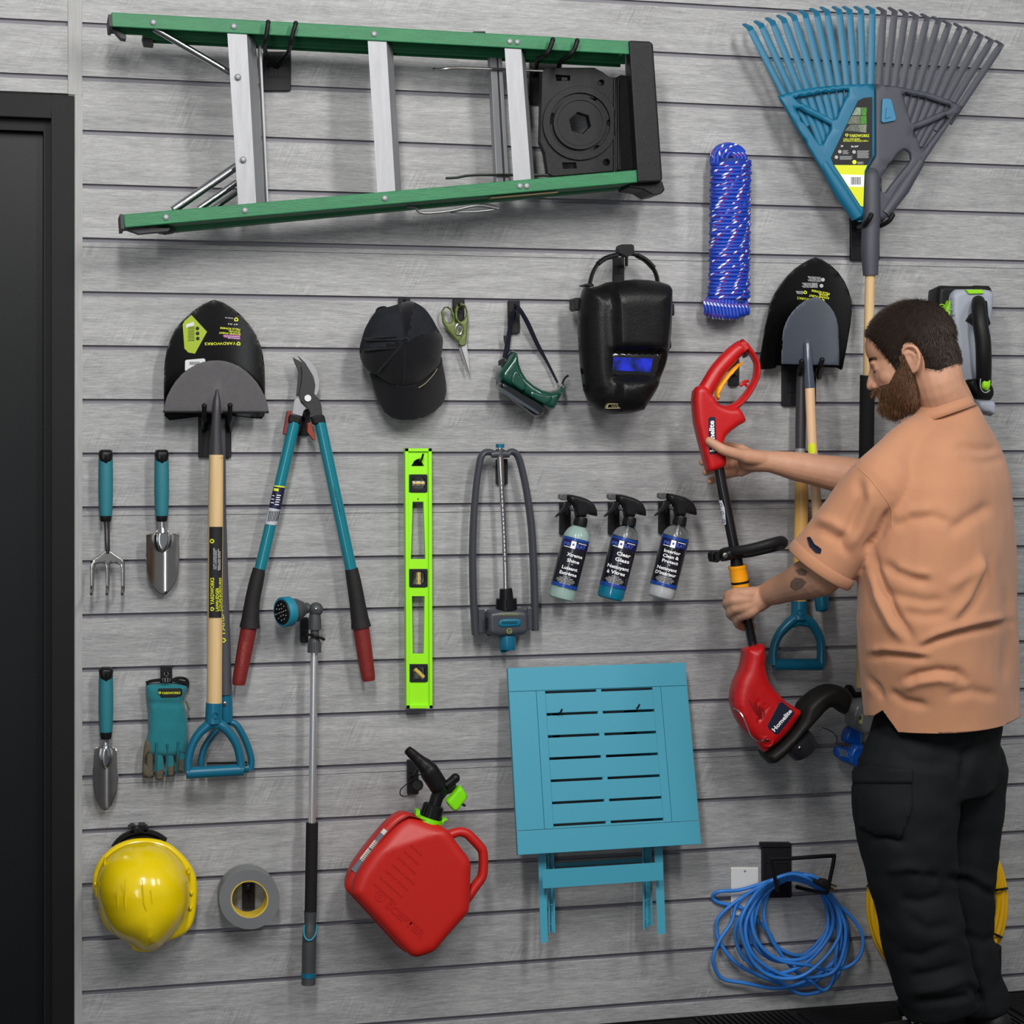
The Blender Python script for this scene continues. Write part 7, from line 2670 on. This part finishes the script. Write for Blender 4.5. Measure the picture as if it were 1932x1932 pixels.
hand_chain(mb, [px(1430, 1122, .205), px(1418, 1124, .178), px(1406, 1122, .160)], .0145, .0115)
bodym = remesh('body', mb, .0030, 5, .5)

skin2 = SKIN
body = part('body', None, SKIN, man, mesh=bodym, angle=3.2)

def local(v):
    q = (v - HC0) / HS
    return q.dot(hf), q.dot(hr), q.dot(hu)

def shell(src, mask, thick, name, m, noise_amp=0.0):
    """offset copy of the skin where mask(v)>0, tapering to nothing at its edge"""
    base = rootloc(man)
    vs, keep = [], {}
    me = src
    co = [v.co + base for v in me.vertices]
    mk = [mask(*local(c)) if (c - HC0).length < .19 else -1 for c in co]
    fs = []
    out = []
    for p in me.polygons:
        if max(mk[i] for i in p.vertices) > 0:
            f = []
            for i in p.vertices:
                if i not in keep:
                    keep[i] = len(out)
                    t = max(0, min(1, mk[i]))
                    nz = noise_amp * RN.uniform(-1, 1)
                    out.append(co[i] + me.vertices[i].normal * (thick * t ** .8 - .0006 + nz * t))
                f.append(keep[i])
            fs.append(f)
    mb = MB()
    mb.add(out, fs)
    return mb, [(co[i] + me.vertices[i].normal * (thick * max(0, mk[i]) ** .5 if mk[i] > 0 else 0), me.vertices[i].normal, mk[i], local(co[i])) for i in keep if mk[i] > .0]

def sstep(a, b, x):
    t = max(0, min(1, (x - a) / (b - a)))
    return t * t * (3 - 2 * t)

def hairmask(f, r, u):
    # hairline: forehead, temples, in front of and around the ear, nape
    if u < -.115:
        return -1
    # front line as a function of height
    fl = np.interp(u, [-.06, -.045, -.03, .0, .02, .045, .065, .09, .12], [-.050, -.02, .034, .042, .050, .058, .068, .081, .092])
    m = (fl - f) / .018
    ear = math.hypot((f + .014) / .024, (u + .020) / .044)
    if abs(r) > .05:
        m = min(m, (ear - 1) / .35)
    # nape: hair stops at neck
    nape = (u - np.interp(f, [-.12, -.06, -.03], [-.064, -.066, -.048])) / .04
    m = min(m, nape)
    return max(-1, min(1, m))

def beardmask(f, r, u):
    if u > .0 or f < -.02:
        return -1
    top = np.interp(f, [-.02, .01, .03, .06, .085, .11], [.0, .004, -.026, -.052, -.050, -.052])
    m = (top - u) / .016
    bk = (f - np.interp(u, [-.14, -.10, -.06, -.02, .0], [.02, .0, -.004, .0, .002])) / .014
    m = min(m, bk)
    # lips stay free
    lip = math.hypot(r / .022, (u + .072) / .009)
    if f > .085:
        m = min(m, (lip - 1) / .4)
    if u < -.125:
        m = min(m, (u + .14) / .02)
    return max(-1, min(1, m))

HAIR = mat('hair_dark_brown', (34, 26, 21), .62, bump=.9, bscale=900, var=.3, vscale=140)
HAIRS = mat('hair_strand_brown', (48, 35, 26), .6, var=.35, vscale=200)
BRD = mat('beard_auburn', (74, 52, 36), .7, bump=.9, bscale=900, var=.35, vscale=120)
BRDS = mat('beard_strand_auburn', (98, 66, 42), .65, var=.4, vscale=150)

def strands(pts, n, length, rad, flow, jitter=.35, lay=.45):
    mb = MB()
    R3 = random.Random(3)
    for _ in range(n):
        p, nm, k, lc = pts[R3.randrange(len(pts))]
        fl = flow(lc, p)
        fl = fl - nm * fl.dot(nm)
        d = (nm * lay + fl + Vector((R3.uniform(-1, 1), R3.uniform(-1, 1), R3.uniform(-1, 1))) * jitter).normalized()
        L = length * R3.uniform(.6, 1.2) * (.45 + .55 * min(1, k))
        a = p + Vector((R3.uniform(-1, 1), R3.uniform(-1, 1), R3.uniform(-1, 1))) * .0016 - nm * .001
        s1 = d.cross(nm)
        if s1.length < 1e-4:
            continue
        s1.normalize()
        s2 = d.cross(s1)
        b = a + d * L * .6 - nm * 0
        c = a + d * L + (fl * .15 - nm * .12) * L
        vs = [a + s1 * rad, a - s1 * rad * .5 + s2 * rad * .87, a - s1 * rad * .5 - s2 * rad * .87,
              b + s1 * rad * .7, b - s1 * rad * .35 + s2 * rad * .6, b - s1 * rad * .35 - s2 * rad * .6, c]
        mb.add(vs, [(0, 1, 4, 3), (1, 2, 5, 4), (2, 0, 3, 5), (3, 4, 6), (4, 5, 6), (5, 3, 6)])
    return mb

hmb, hpts = shell(bodym, hairmask, .0085, 'hair', HAIR, .0006)
hr_ = part('hair', hmb, HAIR, man, angle=3.2)
crownp = (-.075, .01, .085)
def hflow(lc, p):
    f, r, u = lc
    # whorl at the crown, growing forward and down
    v = Vector((f - crownp[0], r - crownp[1], u - crownp[2]))
    return (hf * v.x + hr * v.y + hu * (v.z - .03)).normalized()
smb = strands(hpts, 9000, .0135, .00045, hflow, .3, .35)
so = part('hair_strands', smb, HAIRS, hr_, smooth=False)
so['kind'] = 'stuff'
bmb, bpts = shell(bodym, beardmask, .010, 'beard', BRD, .0008)
br_ = part('beard', bmb, BRD, man, angle=3.2)
def bflow(lc, p):
    return (-hu * 1.0 + hf * .25).normalized()
smb = strands(bpts, 5500, .020, .0005, bflow, .35, .5)
so = part('beard_strands', smb, BRDS, br_, smooth=False)
so['kind'] = 'stuff'
# brows, lashes
for s in (-1, 1):
    mb = MB()
    R4 = random.Random(9)
    for i in range(120):
        t = R4.random()
        a = H(.089 - .022 * t ** 2, s * (.014 + .036 * t), .014 + .006 * math.sin(t * 3) + R4.uniform(-.003, .003))
        d = (hr * s * .8 + hu * R4.uniform(-.2, .4) + hf * .25).normalized()
        mb.tube([a, a + d * .007], [.0005, .0001], 4)
    part('eyebrow', mb, HAIRS, man, smooth=False)
    mb = MB()
    limb(mb, [H(.085, s * .018, -.012), H(.0875, s * .028, -.014), H(.082, s * .040, -.011)], [.001, .0014, .001], 6, ends=False)
    part('eyelashes', mb, HAIR, man)

# ------------------------------------------------------------------ clothes
TEE = mat('tshirt_peach', (178, 126, 94), .88, bump=.35, bscale=1100, var=.05, vscale=6, sheen=.15)
tf = Vector((-.707, .707, 0))
tr_ = Vector((.707, .707, 0))       # towards the man's right shoulder

def ring(c, a, b, tilt=0.0, n=36, sq=2.4):
    out = []
    for i in range(n):
        an = 2 * math.pi * i / n
        cs, sn = math.cos(an), math.sin(an)
        x = a * math.copysign(abs(cs) ** (2 / sq), cs)
        y = b * math.copysign(abs(sn) ** (2 / sq), sn)
        out.append(c + tr_ * x + tf * y + Vector((0, 0, tilt * x)))
    return out

def loft(mb, rings):
    n = len(rings[0])
    vs = [v for r in rings for v in r]
    fs = []
    for i in range(len(rings) - 1):
        for j in range(n):
            fs.append((i * n + j, i * n + (j + 1) % n, (i + 1) * n + (j + 1) % n, (i + 1) * n + j))
    fs.append(tuple(range(n)))
    fs.append(tuple((len(rings) - 1) * n + j for j in range(n - 1, -1, -1)))
    mb.add(vs, fs)

mb = MB()
rows = [  # px x, px y, depth, half width, half depth, tilt
    (1786, 762, .40, .052, .062, 0), (1786, 775, .40, .066, .072, .05), (1785, 795, .40, .094, .085, .05), (1783, 822, .40, .155, .10, .05), (1781, 860, .40, .206, .118, .04),
    (1780, 910, .405, .230, .134, .02), (1776, 980, .41, .244, .145, 0), (1770, 1070, .41, .254, .155, 0), (1769, 1160, .41, .258, .16, 0), (1772, 1240, .41, .248, .158, 0),
    (1777, 1310, .41, .232, .158, 0), (1780, 1362, .41, .226, .160, .02), (1780, 1385, .41, .224, .162, .02), (1780, 1410, .41, .20, .15, .02)]
loft(mb, [ring(W(x, y, d_), a, b, t) for x, y, d_, a, b, t in rows])
cuL = W(1551, 1064, .432)
limb(mb, [shL + Vector((.03, .02, .0)), shL + Vector((0, 0, -.01)), shL.lerp(cuL, .45), shL.lerp(cuL, .8), cuL, cuL + (cuL - shL).normalized() * .03], [.070, .074, .074, .075, .078, .078], 26, ends=False)
limb(mb, [shL + Vector((.06, .05, .02)), shL + Vector((.0, 0, .0))], [.068, .066], 20)
limb(mb, [W(1752, 822, .43), W(1706, 850, .46), shL], [.052, .055, .068], 20)
limb(mb, [W(1812, 815, .35), W(1838, 845, .31), shR], [.05, .055, .066], 20)
limb(mb, [shR + Vector((-.05, -.04, .01)), shR, shR.lerp(elR, .5), shR.lerp(elR, .8)], [.072, .066, .064, .064], 22)
shirtm = remesh('t_shirt', mb, .0055, 12, .5)
# fabric folds: soft ridges along drawn lines on the back of the shirt
zX = lambda p: Z(1280, 1000, .33747, p)
zY = lambda p: Z(1280, 560, .33747, p)
folds = [  # line, half width px, height mm (+ ridge, - valley)
    (zX([(1085, 95), (1100, 220), (1150, 340), (1220, 480), (1310, 610)]), 8, -8), (zX([(1060, 120), (1070, 240), (1120, 380), (1190, 520), (1260, 620)]), 9, 7),
    (zX([(1340, 670), (1440, 615), (1560, 580), (1700, 545), (1860, 515)]), 8, -9), (zX([(1340, 640), (1450, 585), (1560, 550), (1700, 515), (1850, 490)]), 9, 6),
    (zX([(1030, 715), (1150, 695), (1280, 705), (1400, 720)]), 7, -7), (zX([(1040, 685), (1160, 665), (1300, 680), (1390, 690)]), 8, 5),
    (zX([(1250, 850), (1340, 810), (1450, 790), (1560, 800), (1630, 860)]), 9, -7), (zX([(1240, 890), (1340, 845), (1450, 830), (1560, 845)]), 10, 5),
    (zX([(1010, 750), (1050, 820), (1110, 880), (1140, 950)]), 6, -7), (zX([(1000, 800), (1030, 860), (1080, 920)]), 7, 5),
    (zX([(1130, 185), (1220, 230), (1330, 275), (1420, 290)]), 10, -6), (zX([(1200, 200), (1300, 240), (1420, 250)]), 9, 4),
    (zX([(1730, 130), (1720, 260), (1660, 400), (1560, 530)]), 10, -6), (zX([(1690, 130), (1680, 250), (1620, 390), (1520, 500)]), 11, 5),
    (zX([(1110, 330), (1230, 370), (1380, 400), (1500, 390)]), 10, -4), (zX([(1240, 460), (1380, 480), (1520, 470)]), 11, -4),
    (zY([(1200, 1290), (1300, 1240), (1420, 1230), (1560, 1280)]), 11, -5), (zY([(1200, 1250), (1300, 1200), (1430, 1190)]), 11, 4),
    (zY([(1190, 1180), (1120, 1330), (1040, 1420)]), 7, -8), (zY([(1000, 1000), (1020, 1120), (960, 1280), (880, 1400)]), 10, -5), (zY([(1060, 1040), (1080, 1160), (1020, 1300), (940, 1420)]), 10, 4),
    (zY([(700, 1300), (800, 1300), (900, 1360), (960, 1460)]), 9, -5), (zY([(760, 1240), (860, 1260), (960, 1330)]), 9, 4), (zY([(1540, 830), (1680, 850), (1790, 850)]), 9, -4), (zY([(1560, 900), (1700, 930), (1830, 900)]), 10, -3),
    (zY([(1500, 1330), (1620, 1240), (1760, 1160)]), 12, -5), (zX([(1500, 330), (1620, 250), (1760, 170)]), 12, 4), (zX([(960, 350), (1000, 500), (1010, 650)]), 9, -5), (zX([(1830, 300), (1850, 600), (1820, 850)]), 10, -5),
    (zX([(1180, 900), (1260, 960), (1400, 985)]), 8, -5), (zX([(1500, 930), (1640, 900), (1780, 930)]), 10, -4),
]
NV = len(shirtm.vertices)
co = np.empty(NV * 3)
shirtm.vertices.foreach_get('co', co)
co = co.reshape(-1, 3)
no = np.empty(NV * 3)
shirtm.vertices.foreach_get('normal', no)
no = no.reshape(-1, 3)

def projpx(co):
    x, y, z = co[:, 0] - XC, co[:, 1] + D, co[:, 2] - HC
    w = x * ST + y * CT
    return np.stack([966 + F * (x * CT - y * ST) / w, YH - F * z / w], 1)

def fold_disp(co, no, folds, sc=1.0):
    pp = projpx(co)
    # folds lie on the side of the cloth turned to the room
    face = np.clip(-(no[:, 1]) * 2 + .15, 0, 1)
    disp = np.zeros(len(co))
    for line, w, h in folds:
        best = np.full(len(co), 1e9)
        tb = np.zeros(len(co))
        n = len(line) - 1
        for i in range(n):
            a, b = np.array(line[i]), np.array(line[i + 1])
            ab = b - a
            t = np.clip(((pp - a) @ ab) / (ab @ ab), 0, 1)
            dd = np.hypot(*(pp - (a + t[:, None] * ab)).T)
            k = dd < best
            best[k] = dd[k]
            tb[k] = (i + t[k]) / n
        fade = np.clip(np.minimum(tb, 1 - tb) * 5 + .15, 0, 1)
        disp += h * .001 * sc * fade * np.exp(-(best / w) ** 2)
    return disp * face

def wrinkle(co, sx, amp, seed=0):
    from mathutils import noise as _n
    return np.array([_n.noise(Vector((c[0] * sx[0] + seed, c[1] * sx[1], c[2] * sx[2]))) * amp for c in co])
d_ = fold_disp(co, no, folds, 1.75) + wrinkle(co, (7, 7, 9), .006, 3) + wrinkle(co, (20, 20, 14), .0016, 8)
co2 = co + no * d_[:, None]
shirtm.vertices.foreach_set('co', co2.ravel())
bm = bmesh.new()
bm.from_mesh(shirtm)
def cut(bm, p, n):
    g = bm.verts[:] + bm.edges[:] + bm.faces[:]
    bmesh.ops.bisect_plane(bm, geom=g, plane_co=p, plane_no=n, clear_outer=True)
# hem: slightly rising to the left with a small vent; neck and cuffs opened
def cut_local(bm, p, n, rad):
    fs_ = [f for f in bm.faces if (f.calc_center_median() - p).length < rad]
    vs_ = set(v for f in fs_ for v in f.verts)
    es_ = set(e for f in fs_ for e in f.edges)
    bmesh.ops.bisect_plane(bm, geom=list(vs_) + list(es_) + fs_, plane_co=p, plane_no=n, clear_outer=True)
cdir = (cuL - shL).normalized()
cut_local(bm, cuL + cdir * .012, cdir, .088)
hemz = W(1780, 1377, .58).z
cut(bm, Vector((W(1780, 1368, .4).x, -.58, hemz)), Vector((.03, .0, -1)).normalized())
# notch of the side vent
def nkey(x, y, e):
    if x < 1665:
        return y > min(1340 + .6 * (1665 - x), 1350) - e
    return y > 1340 - e and x < 1665 + .72 * (y - 1340) + e

def in_notch(f):
    c = f.calc_center_median()
    if c.y > -.33 or f.normal.y > .6:
        return False
    x, y = PX(c)
    return nkey(x, y, 4)
for _ in range(2):
    fs_ = [f for f in bm.faces if in_notch(f)]
    bmesh.ops.subdivide_edges(bm, edges=list(set(e for f in fs_ for e in f.edges)), cuts=1, use_grid_fill=True)
dele = []
for f in bm.faces:
    if in_notch(f):
        x, y = PX(f.calc_center_median())
        if nkey(x, y, 0):
            dele.append(f)
bmesh.ops.delete(bm, geom=dele, context='FACES')
bm.to_mesh(shirtm)
bm.free()
sh_ = part('t_shirt', None, TEE, man, mesh=shirtm, angle=3.2)
sm_ = sh_.modifiers.new('thickness', 'SOLIDIFY')
sm_.thickness = .0022
sm_.offset = -1
# rolled cuff and collar
def ringpath(c, ax, r, n=40, squash=1.0):
    u = ax.cross(Vector((0, 0, 1))).normalized()
    v = ax.cross(u).normalized()
    return [c + u * (r * math.cos(a)) + v * (r * squash * math.sin(a)) for a in [2 * math.pi * i / n for i in range(n)]]
mb = MB()
prof = []
for i, (s, r) in enumerate(((-.004, .0792), (.0, .081), (.004, .0822), (.012, .0826), (.021, .0822), (.024, .080), (.023, .076), (.010, .0755))):
    prof.append(ringpath(cuL - cdir * .010 + cdir * s, cdir, r))
n = 40
vs = [v for r in prof for v in r]
fs = [(i * n + j, i * n + (j + 1) % n, (i + 1) * n + (j + 1) % n, (i + 1) * n + j) for i in range(len(prof) - 1) for j in range(n)]
mb.add(vs, fs)
part('rolled_cuff', mb, TEE, sh_, angle=3)
mb = MB()
tq = zY([(722, 1348), (738, 1345), (762, 1385), (800, 1412), (795, 1435), (768, 1430), (735, 1395)])
# sewn tag lies on the sleeve surface
from mathutils.bvhtree import BVHTree
bvh = BVHTree.FromPolygons([v.co + rootloc(man) for v in shirtm.vertices], [tuple(p.vertices) for p in shirtm.polygons])
CAM = Vector((XC, -D, HC))
def on_cloth(x, y, tree=bvh, lift=.0012):
    p = W(x, y, .3)
    d = (p - CAM).normalized()
    h = tree.ray_cast(CAM, d)
    return (h[0] + h[1] * (lift if h[1].dot(d) < 0 else -lift)) if h[0] else (None if lift == 0 else p)
pts = [on_cloth(x, y, lift=.003) for x, y in resamp(tq, 4)]
c0 = sum(pts, Vector()) / len(pts)
mb.add(pts + [c0], [(i, (i + 1) % len(pts), len(pts)) for i in range(len(pts))])
o = part('sleeve_tag', mb, mat('tag_navy', (22, 26, 44), .8), sh_, smooth=False)
o.modifiers.new('thickness', 'SOLIDIFY').thickness = .0015
# collar rib and seams laid on the cloth
def seam(line, r, name, par=sh_, m=TEE):
    mb = MB()
    pl = []
    for i in range(len(line) - 1):
        a, b = line[i], line[i + 1]
        k = max(1, int(math.hypot(b[0] - a[0], b[1] - a[1]) / 6))
        for j in range(k):
            pl.append((a[0] + (b[0] - a[0]) * j / k, a[1] + (b[1] - a[1]) * j / k))
    pl.append(line[-1])
    q = [p for p in (on_cloth(x, y, lift=0) for x, y in pl) if p is not None]
    q = [p for i, p in enumerate(q) if i == 0 or (p - q[i - 1]).length < .03]
    if len(q) < 2:
        return
    mb.tube(q, [r] * len(q), 8)
    return part(name, mb, m, par)
seam(zY([(968, 930), (1010, 960), (1070, 1015), (1120, 1080), (1165, 1140), (1192, 1190), (1196, 1240), (1192, 1290)]), .0012, 'sleeve_seam')
seam(zY([(870, 880), (960, 820), (1060, 785), (1160, 765), (1210, 755)]), .0010, 'shoulder_seam')
mb = MB()
cc_ = W(1766, 781, .395)
cn = Vector((-.30, .16, .94)).normalized()
cu_ = tr_ - cn * tr_.dot(cn)
cu_.normalize()
cv_ = cn.cross(cu_)
prof = [(.088, -.012), (.082, .001), (.078, .013), (.0755, .013), (.079, 0), (.084, -.012)]
n = 44
rg_ = []
for r_, h_ in prof:
    rg_.append([cc_ + cu_ * (r_ * 1.0 * math.cos(a)) + cv_ * (r_ * 1.06 * math.sin(a)) + cn * h_ for a in [2 * math.pi * i / n for i in range(n)]])
vs = [v for r in rg_ for v in r]
m_ = len(rg_)
mb.add(vs, [(i * n + j, i * n + (j + 1) % n, ((i + 1) % m_) * n + (j + 1) % n, ((i + 1) % m_) * n + j) for i in range(m_) for j in range(n)])
part('collar', mb, TEE, sh_, angle=3)

# trousers
TRO = mat('trousers_black', (20, 22, 24), .8, bump=.4, bscale=900, var=.12, vscale=10)
mb = MB()
loft(mb, [ring(W(x, y, d_), a, b, 0) for x, y, d_, a, b in ((1770, 1330, .405, .17, .125), (1766, 1380, .405, .178, .135), (1760, 1440, .405, .178, .14), (1756, 1490, .405, .17, .135))])
limb(mb, [W(1716, 1440, .47), W(1708, 1520, .475), W(1716, 1600, .475), W(1722, 1660, .475), W(1742, 1760, .472), W(1766, 1850, .465), W(1778, 1900, .46), W(1780, 1912, .46)], [.115, .118, .108, .098, .094, .092, .088, .082], 26, ends=False)
mb.ball(W(1716, 1440, .47), .11)
limb(mb, [W(1812, 1440, .34), W(1808, 1520, .34), W(1808, 1600, .345), W(1810, 1660, .345), W(1814, 1760, .345), W(1830, 1840, .34), W(1841, 1890, .335), W(1843, 1908, .335)], [.11, .105, .092, .086, .075, .072, .078, .074], 26, ends=False)
mb.ball(W(1812, 1440, .34), .105)
trm = remesh('trousers', mb, .0065, 10, .5)
n_ = len(trm.vertices)
co = np.empty(n_ * 3)
trm.vertices.foreach_get('co', co)
co = co.reshape(-1, 3)
no = np.empty(n_ * 3)
trm.vertices.foreach_get('normal', no)
no = no.reshape(-1, 3)
zN = lambda p: Z(1300, 1550, .32712, p)
tfolds = [(zN([(1030, 110), (1130, 90), (1250, 120)]), 8, -6), (zN([(1260, 290), (1400, 320), (1440, 340)]), 8, -6), (zN([(1130, 280), (1270, 260), (1390, 330)]), 9, 5), (zN([(1470, 330), (1600, 340), (1700, 400), (1780, 440)]), 8, -6),
          (zN([(1500, 280), (1620, 300), (1750, 380)]), 9, 5), (zN([(1200, 450), (1340, 470), (1490, 430)]), 10, -5), (zN([(1250, 560), (1380, 620), (1540, 600)]), 11, -4), (zN([(1560, 640), (1700, 700), (1780, 660)]), 9, -5),
          (zN([(1200, 760), (1340, 780), (1500, 700)]), 10, -5), (zN([(1260, 900), (1400, 880), (1600, 820)]), 9, -6), (zN([(1280, 980), (1440, 960), (1620, 900)]), 9, 6), (zN([(1290, 1040), (1460, 1030), (1650, 1000)]), 8, -7), (zN([(1600, 940), (1680, 1000), (1690, 1060)]), 7, -7),
          (zX([(1430, 1170), (1600, 1250), (1790, 1150)]), 10, -6), (zX([(1010, 1080), (1100, 1120), (1160, 1110)]), 7, -6), (zX([(1180, 1200), (1300, 1300), (1500, 1330)]), 12, -4), (zX([(1640, 1200), (1600, 1330), (1590, 1440)]), 9, -8)]
d_ = fold_disp(co, no, tfolds, 1.3) + wrinkle(co, (9, 9, 14), .007, 1) + wrinkle(co, (22, 22, 30), .002, 5)
trm.vertices.foreach_set('co', (co + no * d_[:, None]).ravel())
tr_o = part('trousers', None, TRO, man, mesh=trm, angle=3.2)
bvh2 = BVHTree.FromPolygons([v.co + rootloc(man) for v in trm.vertices], [tuple(p.vertices) for p in trm.polygons])
def patch(name, q, m, par, tree, th=.003):
    L = resamp(q, 6)
    vv = [Vector((a, b)) for a, b in L]
    xs = [p[0] for p in L]
    ys = [p[1] for p in L]
    inner = []
    from mathutils.geometry import delaunay_2d_cdt
    for x in np.arange(min(xs) + 4, max(xs), 7):
        for y in np.arange(min(ys) + 4, max(ys), 7):
            inner.append(Vector((x, y)))
    r = delaunay_2d_cdt(vv + inner, [(i, (i + 1) % len(L)) for i in range(len(L))], [], 1, 1e-4)
    mb = MB()
    mb.add([on_cloth(v.x, v.y, tree, .0015) for v in r[0]], [tuple(f) for f in r[2]])
    o = part(name, mb, m, par)
    s = o.modifiers.new('thickness', 'SOLIDIFY')
    s.thickness = th
    s.offset = 1
    return o
patch('cargo_pocket', [(1613, 1465), (1640, 1462), (1718, 1468), (1722, 1520), (1700, 1580), (1660, 1575), (1622, 1560)], TRO, tr_o, bvh2, .004)
patch('pocket_flap', [(1611, 1450), (1640, 1446), (1722, 1452), (1720, 1478), (1614, 1478)], TRO, tr_o, bvh2, .006)
bvh3 = BVHTree.FromPolygons([v.co + rootloc(man) for v in bodym.vertices], [tuple(p.vertices) for p in bodym.polygons])
for k, q in enumerate(([(1492, 1098), (1500, 1090), (1512, 1091), (1522, 1098), (1514, 1108), (1500, 1114), (1491, 1108)], [(1500, 1076), (1512, 1072), (1524, 1078), (1520, 1086), (1508, 1085)])):
    L = resamp(q, 2.5)
    pts = [on_cloth(x, y, bvh3, .0006) for x, y in L]
    c0 = on_cloth(sum(p[0] for p in L) / len(L), sum(p[1] for p in L) / len(L), bvh3, .0008)
    mb = MB()
    mb.add(pts + [c0], [(i, (i + 1) % len(pts), len(pts)) for i in range(len(pts))])
    part('tattoo', mb, mat('tattoo_ink', (112, 88, 76), .6, var=.25, vscale=120), body, smooth=True)
# shoes
SHO = mat('shoe_black', (24, 24, 26), .5, bump=.2, bscale=500)
SOL = mat('shoe_sole_white', (214, 212, 208), .5)
for nm_, a, dx in (('shoe', anL, Vector((-.17, .05, 0))), ('shoe', anR, Vector((-.07, .15, 0)))):
    base = Vector((a.x, a.y, 0))
    dv_ = dx.normalized()
    sd_ = dv_.cross(Vector((0, 0, 1)))
    mb = MB()
    limb(mb, [base - dv_ * .05 + Vector((0, 0, .05)), base + Vector((0, 0, .06)), base + dv_ * .08 + Vector((0, 0, .052)), base + dv_ * .15 + Vector((0, 0, .04)), base + dv_ * .20 + Vector((0, 0, .035))], [.038, .044, .043, .042, .034], 20)
    limb(mb, [base + Vector((0, 0, .06)), base + dv_ * .01 + Vector((0, 0, .125))], [.043, .042], 20)
    sm__ = remesh('shoe', mb, .005, 6)
    sho = part('shoe', None, SHO, man, mesh=sm__, angle=3)
    mb = MB()
    mb.tube([base + Vector((0, 0, .06)), base + Vector((0, 0, .22))], [.05, .052], 24)
    part('sock', mb, mat('sock_black', (20, 20, 22), .9), sho)
    mb = MB()
    o1 = []
    for i in range(30):
        an = 2 * math.pi * i / 30
        l, w = (.145 if math.cos(an) > 0 else .145), .045
        o1.append(base + dv_ * (.07 + l * math.cos(an)) + sd_ * (w * math.copysign(abs(math.sin(an)) ** .7, math.sin(an))))
    mb.add([p + Vector((0, 0, .001)) for p in o1] + [p + Vector((0, 0, .024)) for p in o1], [tuple(range(29, -1, -1)), tuple(range(30, 60))] + [(i, (i + 1) % 30, 30 + (i + 1) % 30, 30 + i) for i in range(30)])
    part('sole', mb, SOL, sho, bevel=.002)
    mb = MB()
    for i in range(4):
        p = base + dv_ * (.05 + .022 * i) + Vector((0, 0, .1 - .012 * i))
        mb.tube([p - sd_ * .03 - Vector((0, 0, .008)), p + Vector((0, 0, .004)), p + sd_ * .03 - Vector((0, 0, .008))], [.003] * 3, 8, smooth=3)
    part('laces', mb, SOL, sho)
    mb = MB()
    p = base + dv_ * .062 + Vector((0, 0, .082))
    mb.tube([p + sd_ * .012, p + sd_ * .012 + dv_ * .006 + Vector((0, 0, .022)), p + dv_ * .012 + Vector((0, 0, .028)), p - sd_ * .012 + dv_ * .006 + Vector((0, 0, .022)), p - sd_ * .012], [.0035] * 5, 8, smooth=4)
    part('tongue_pull', mb, SOL, sho)
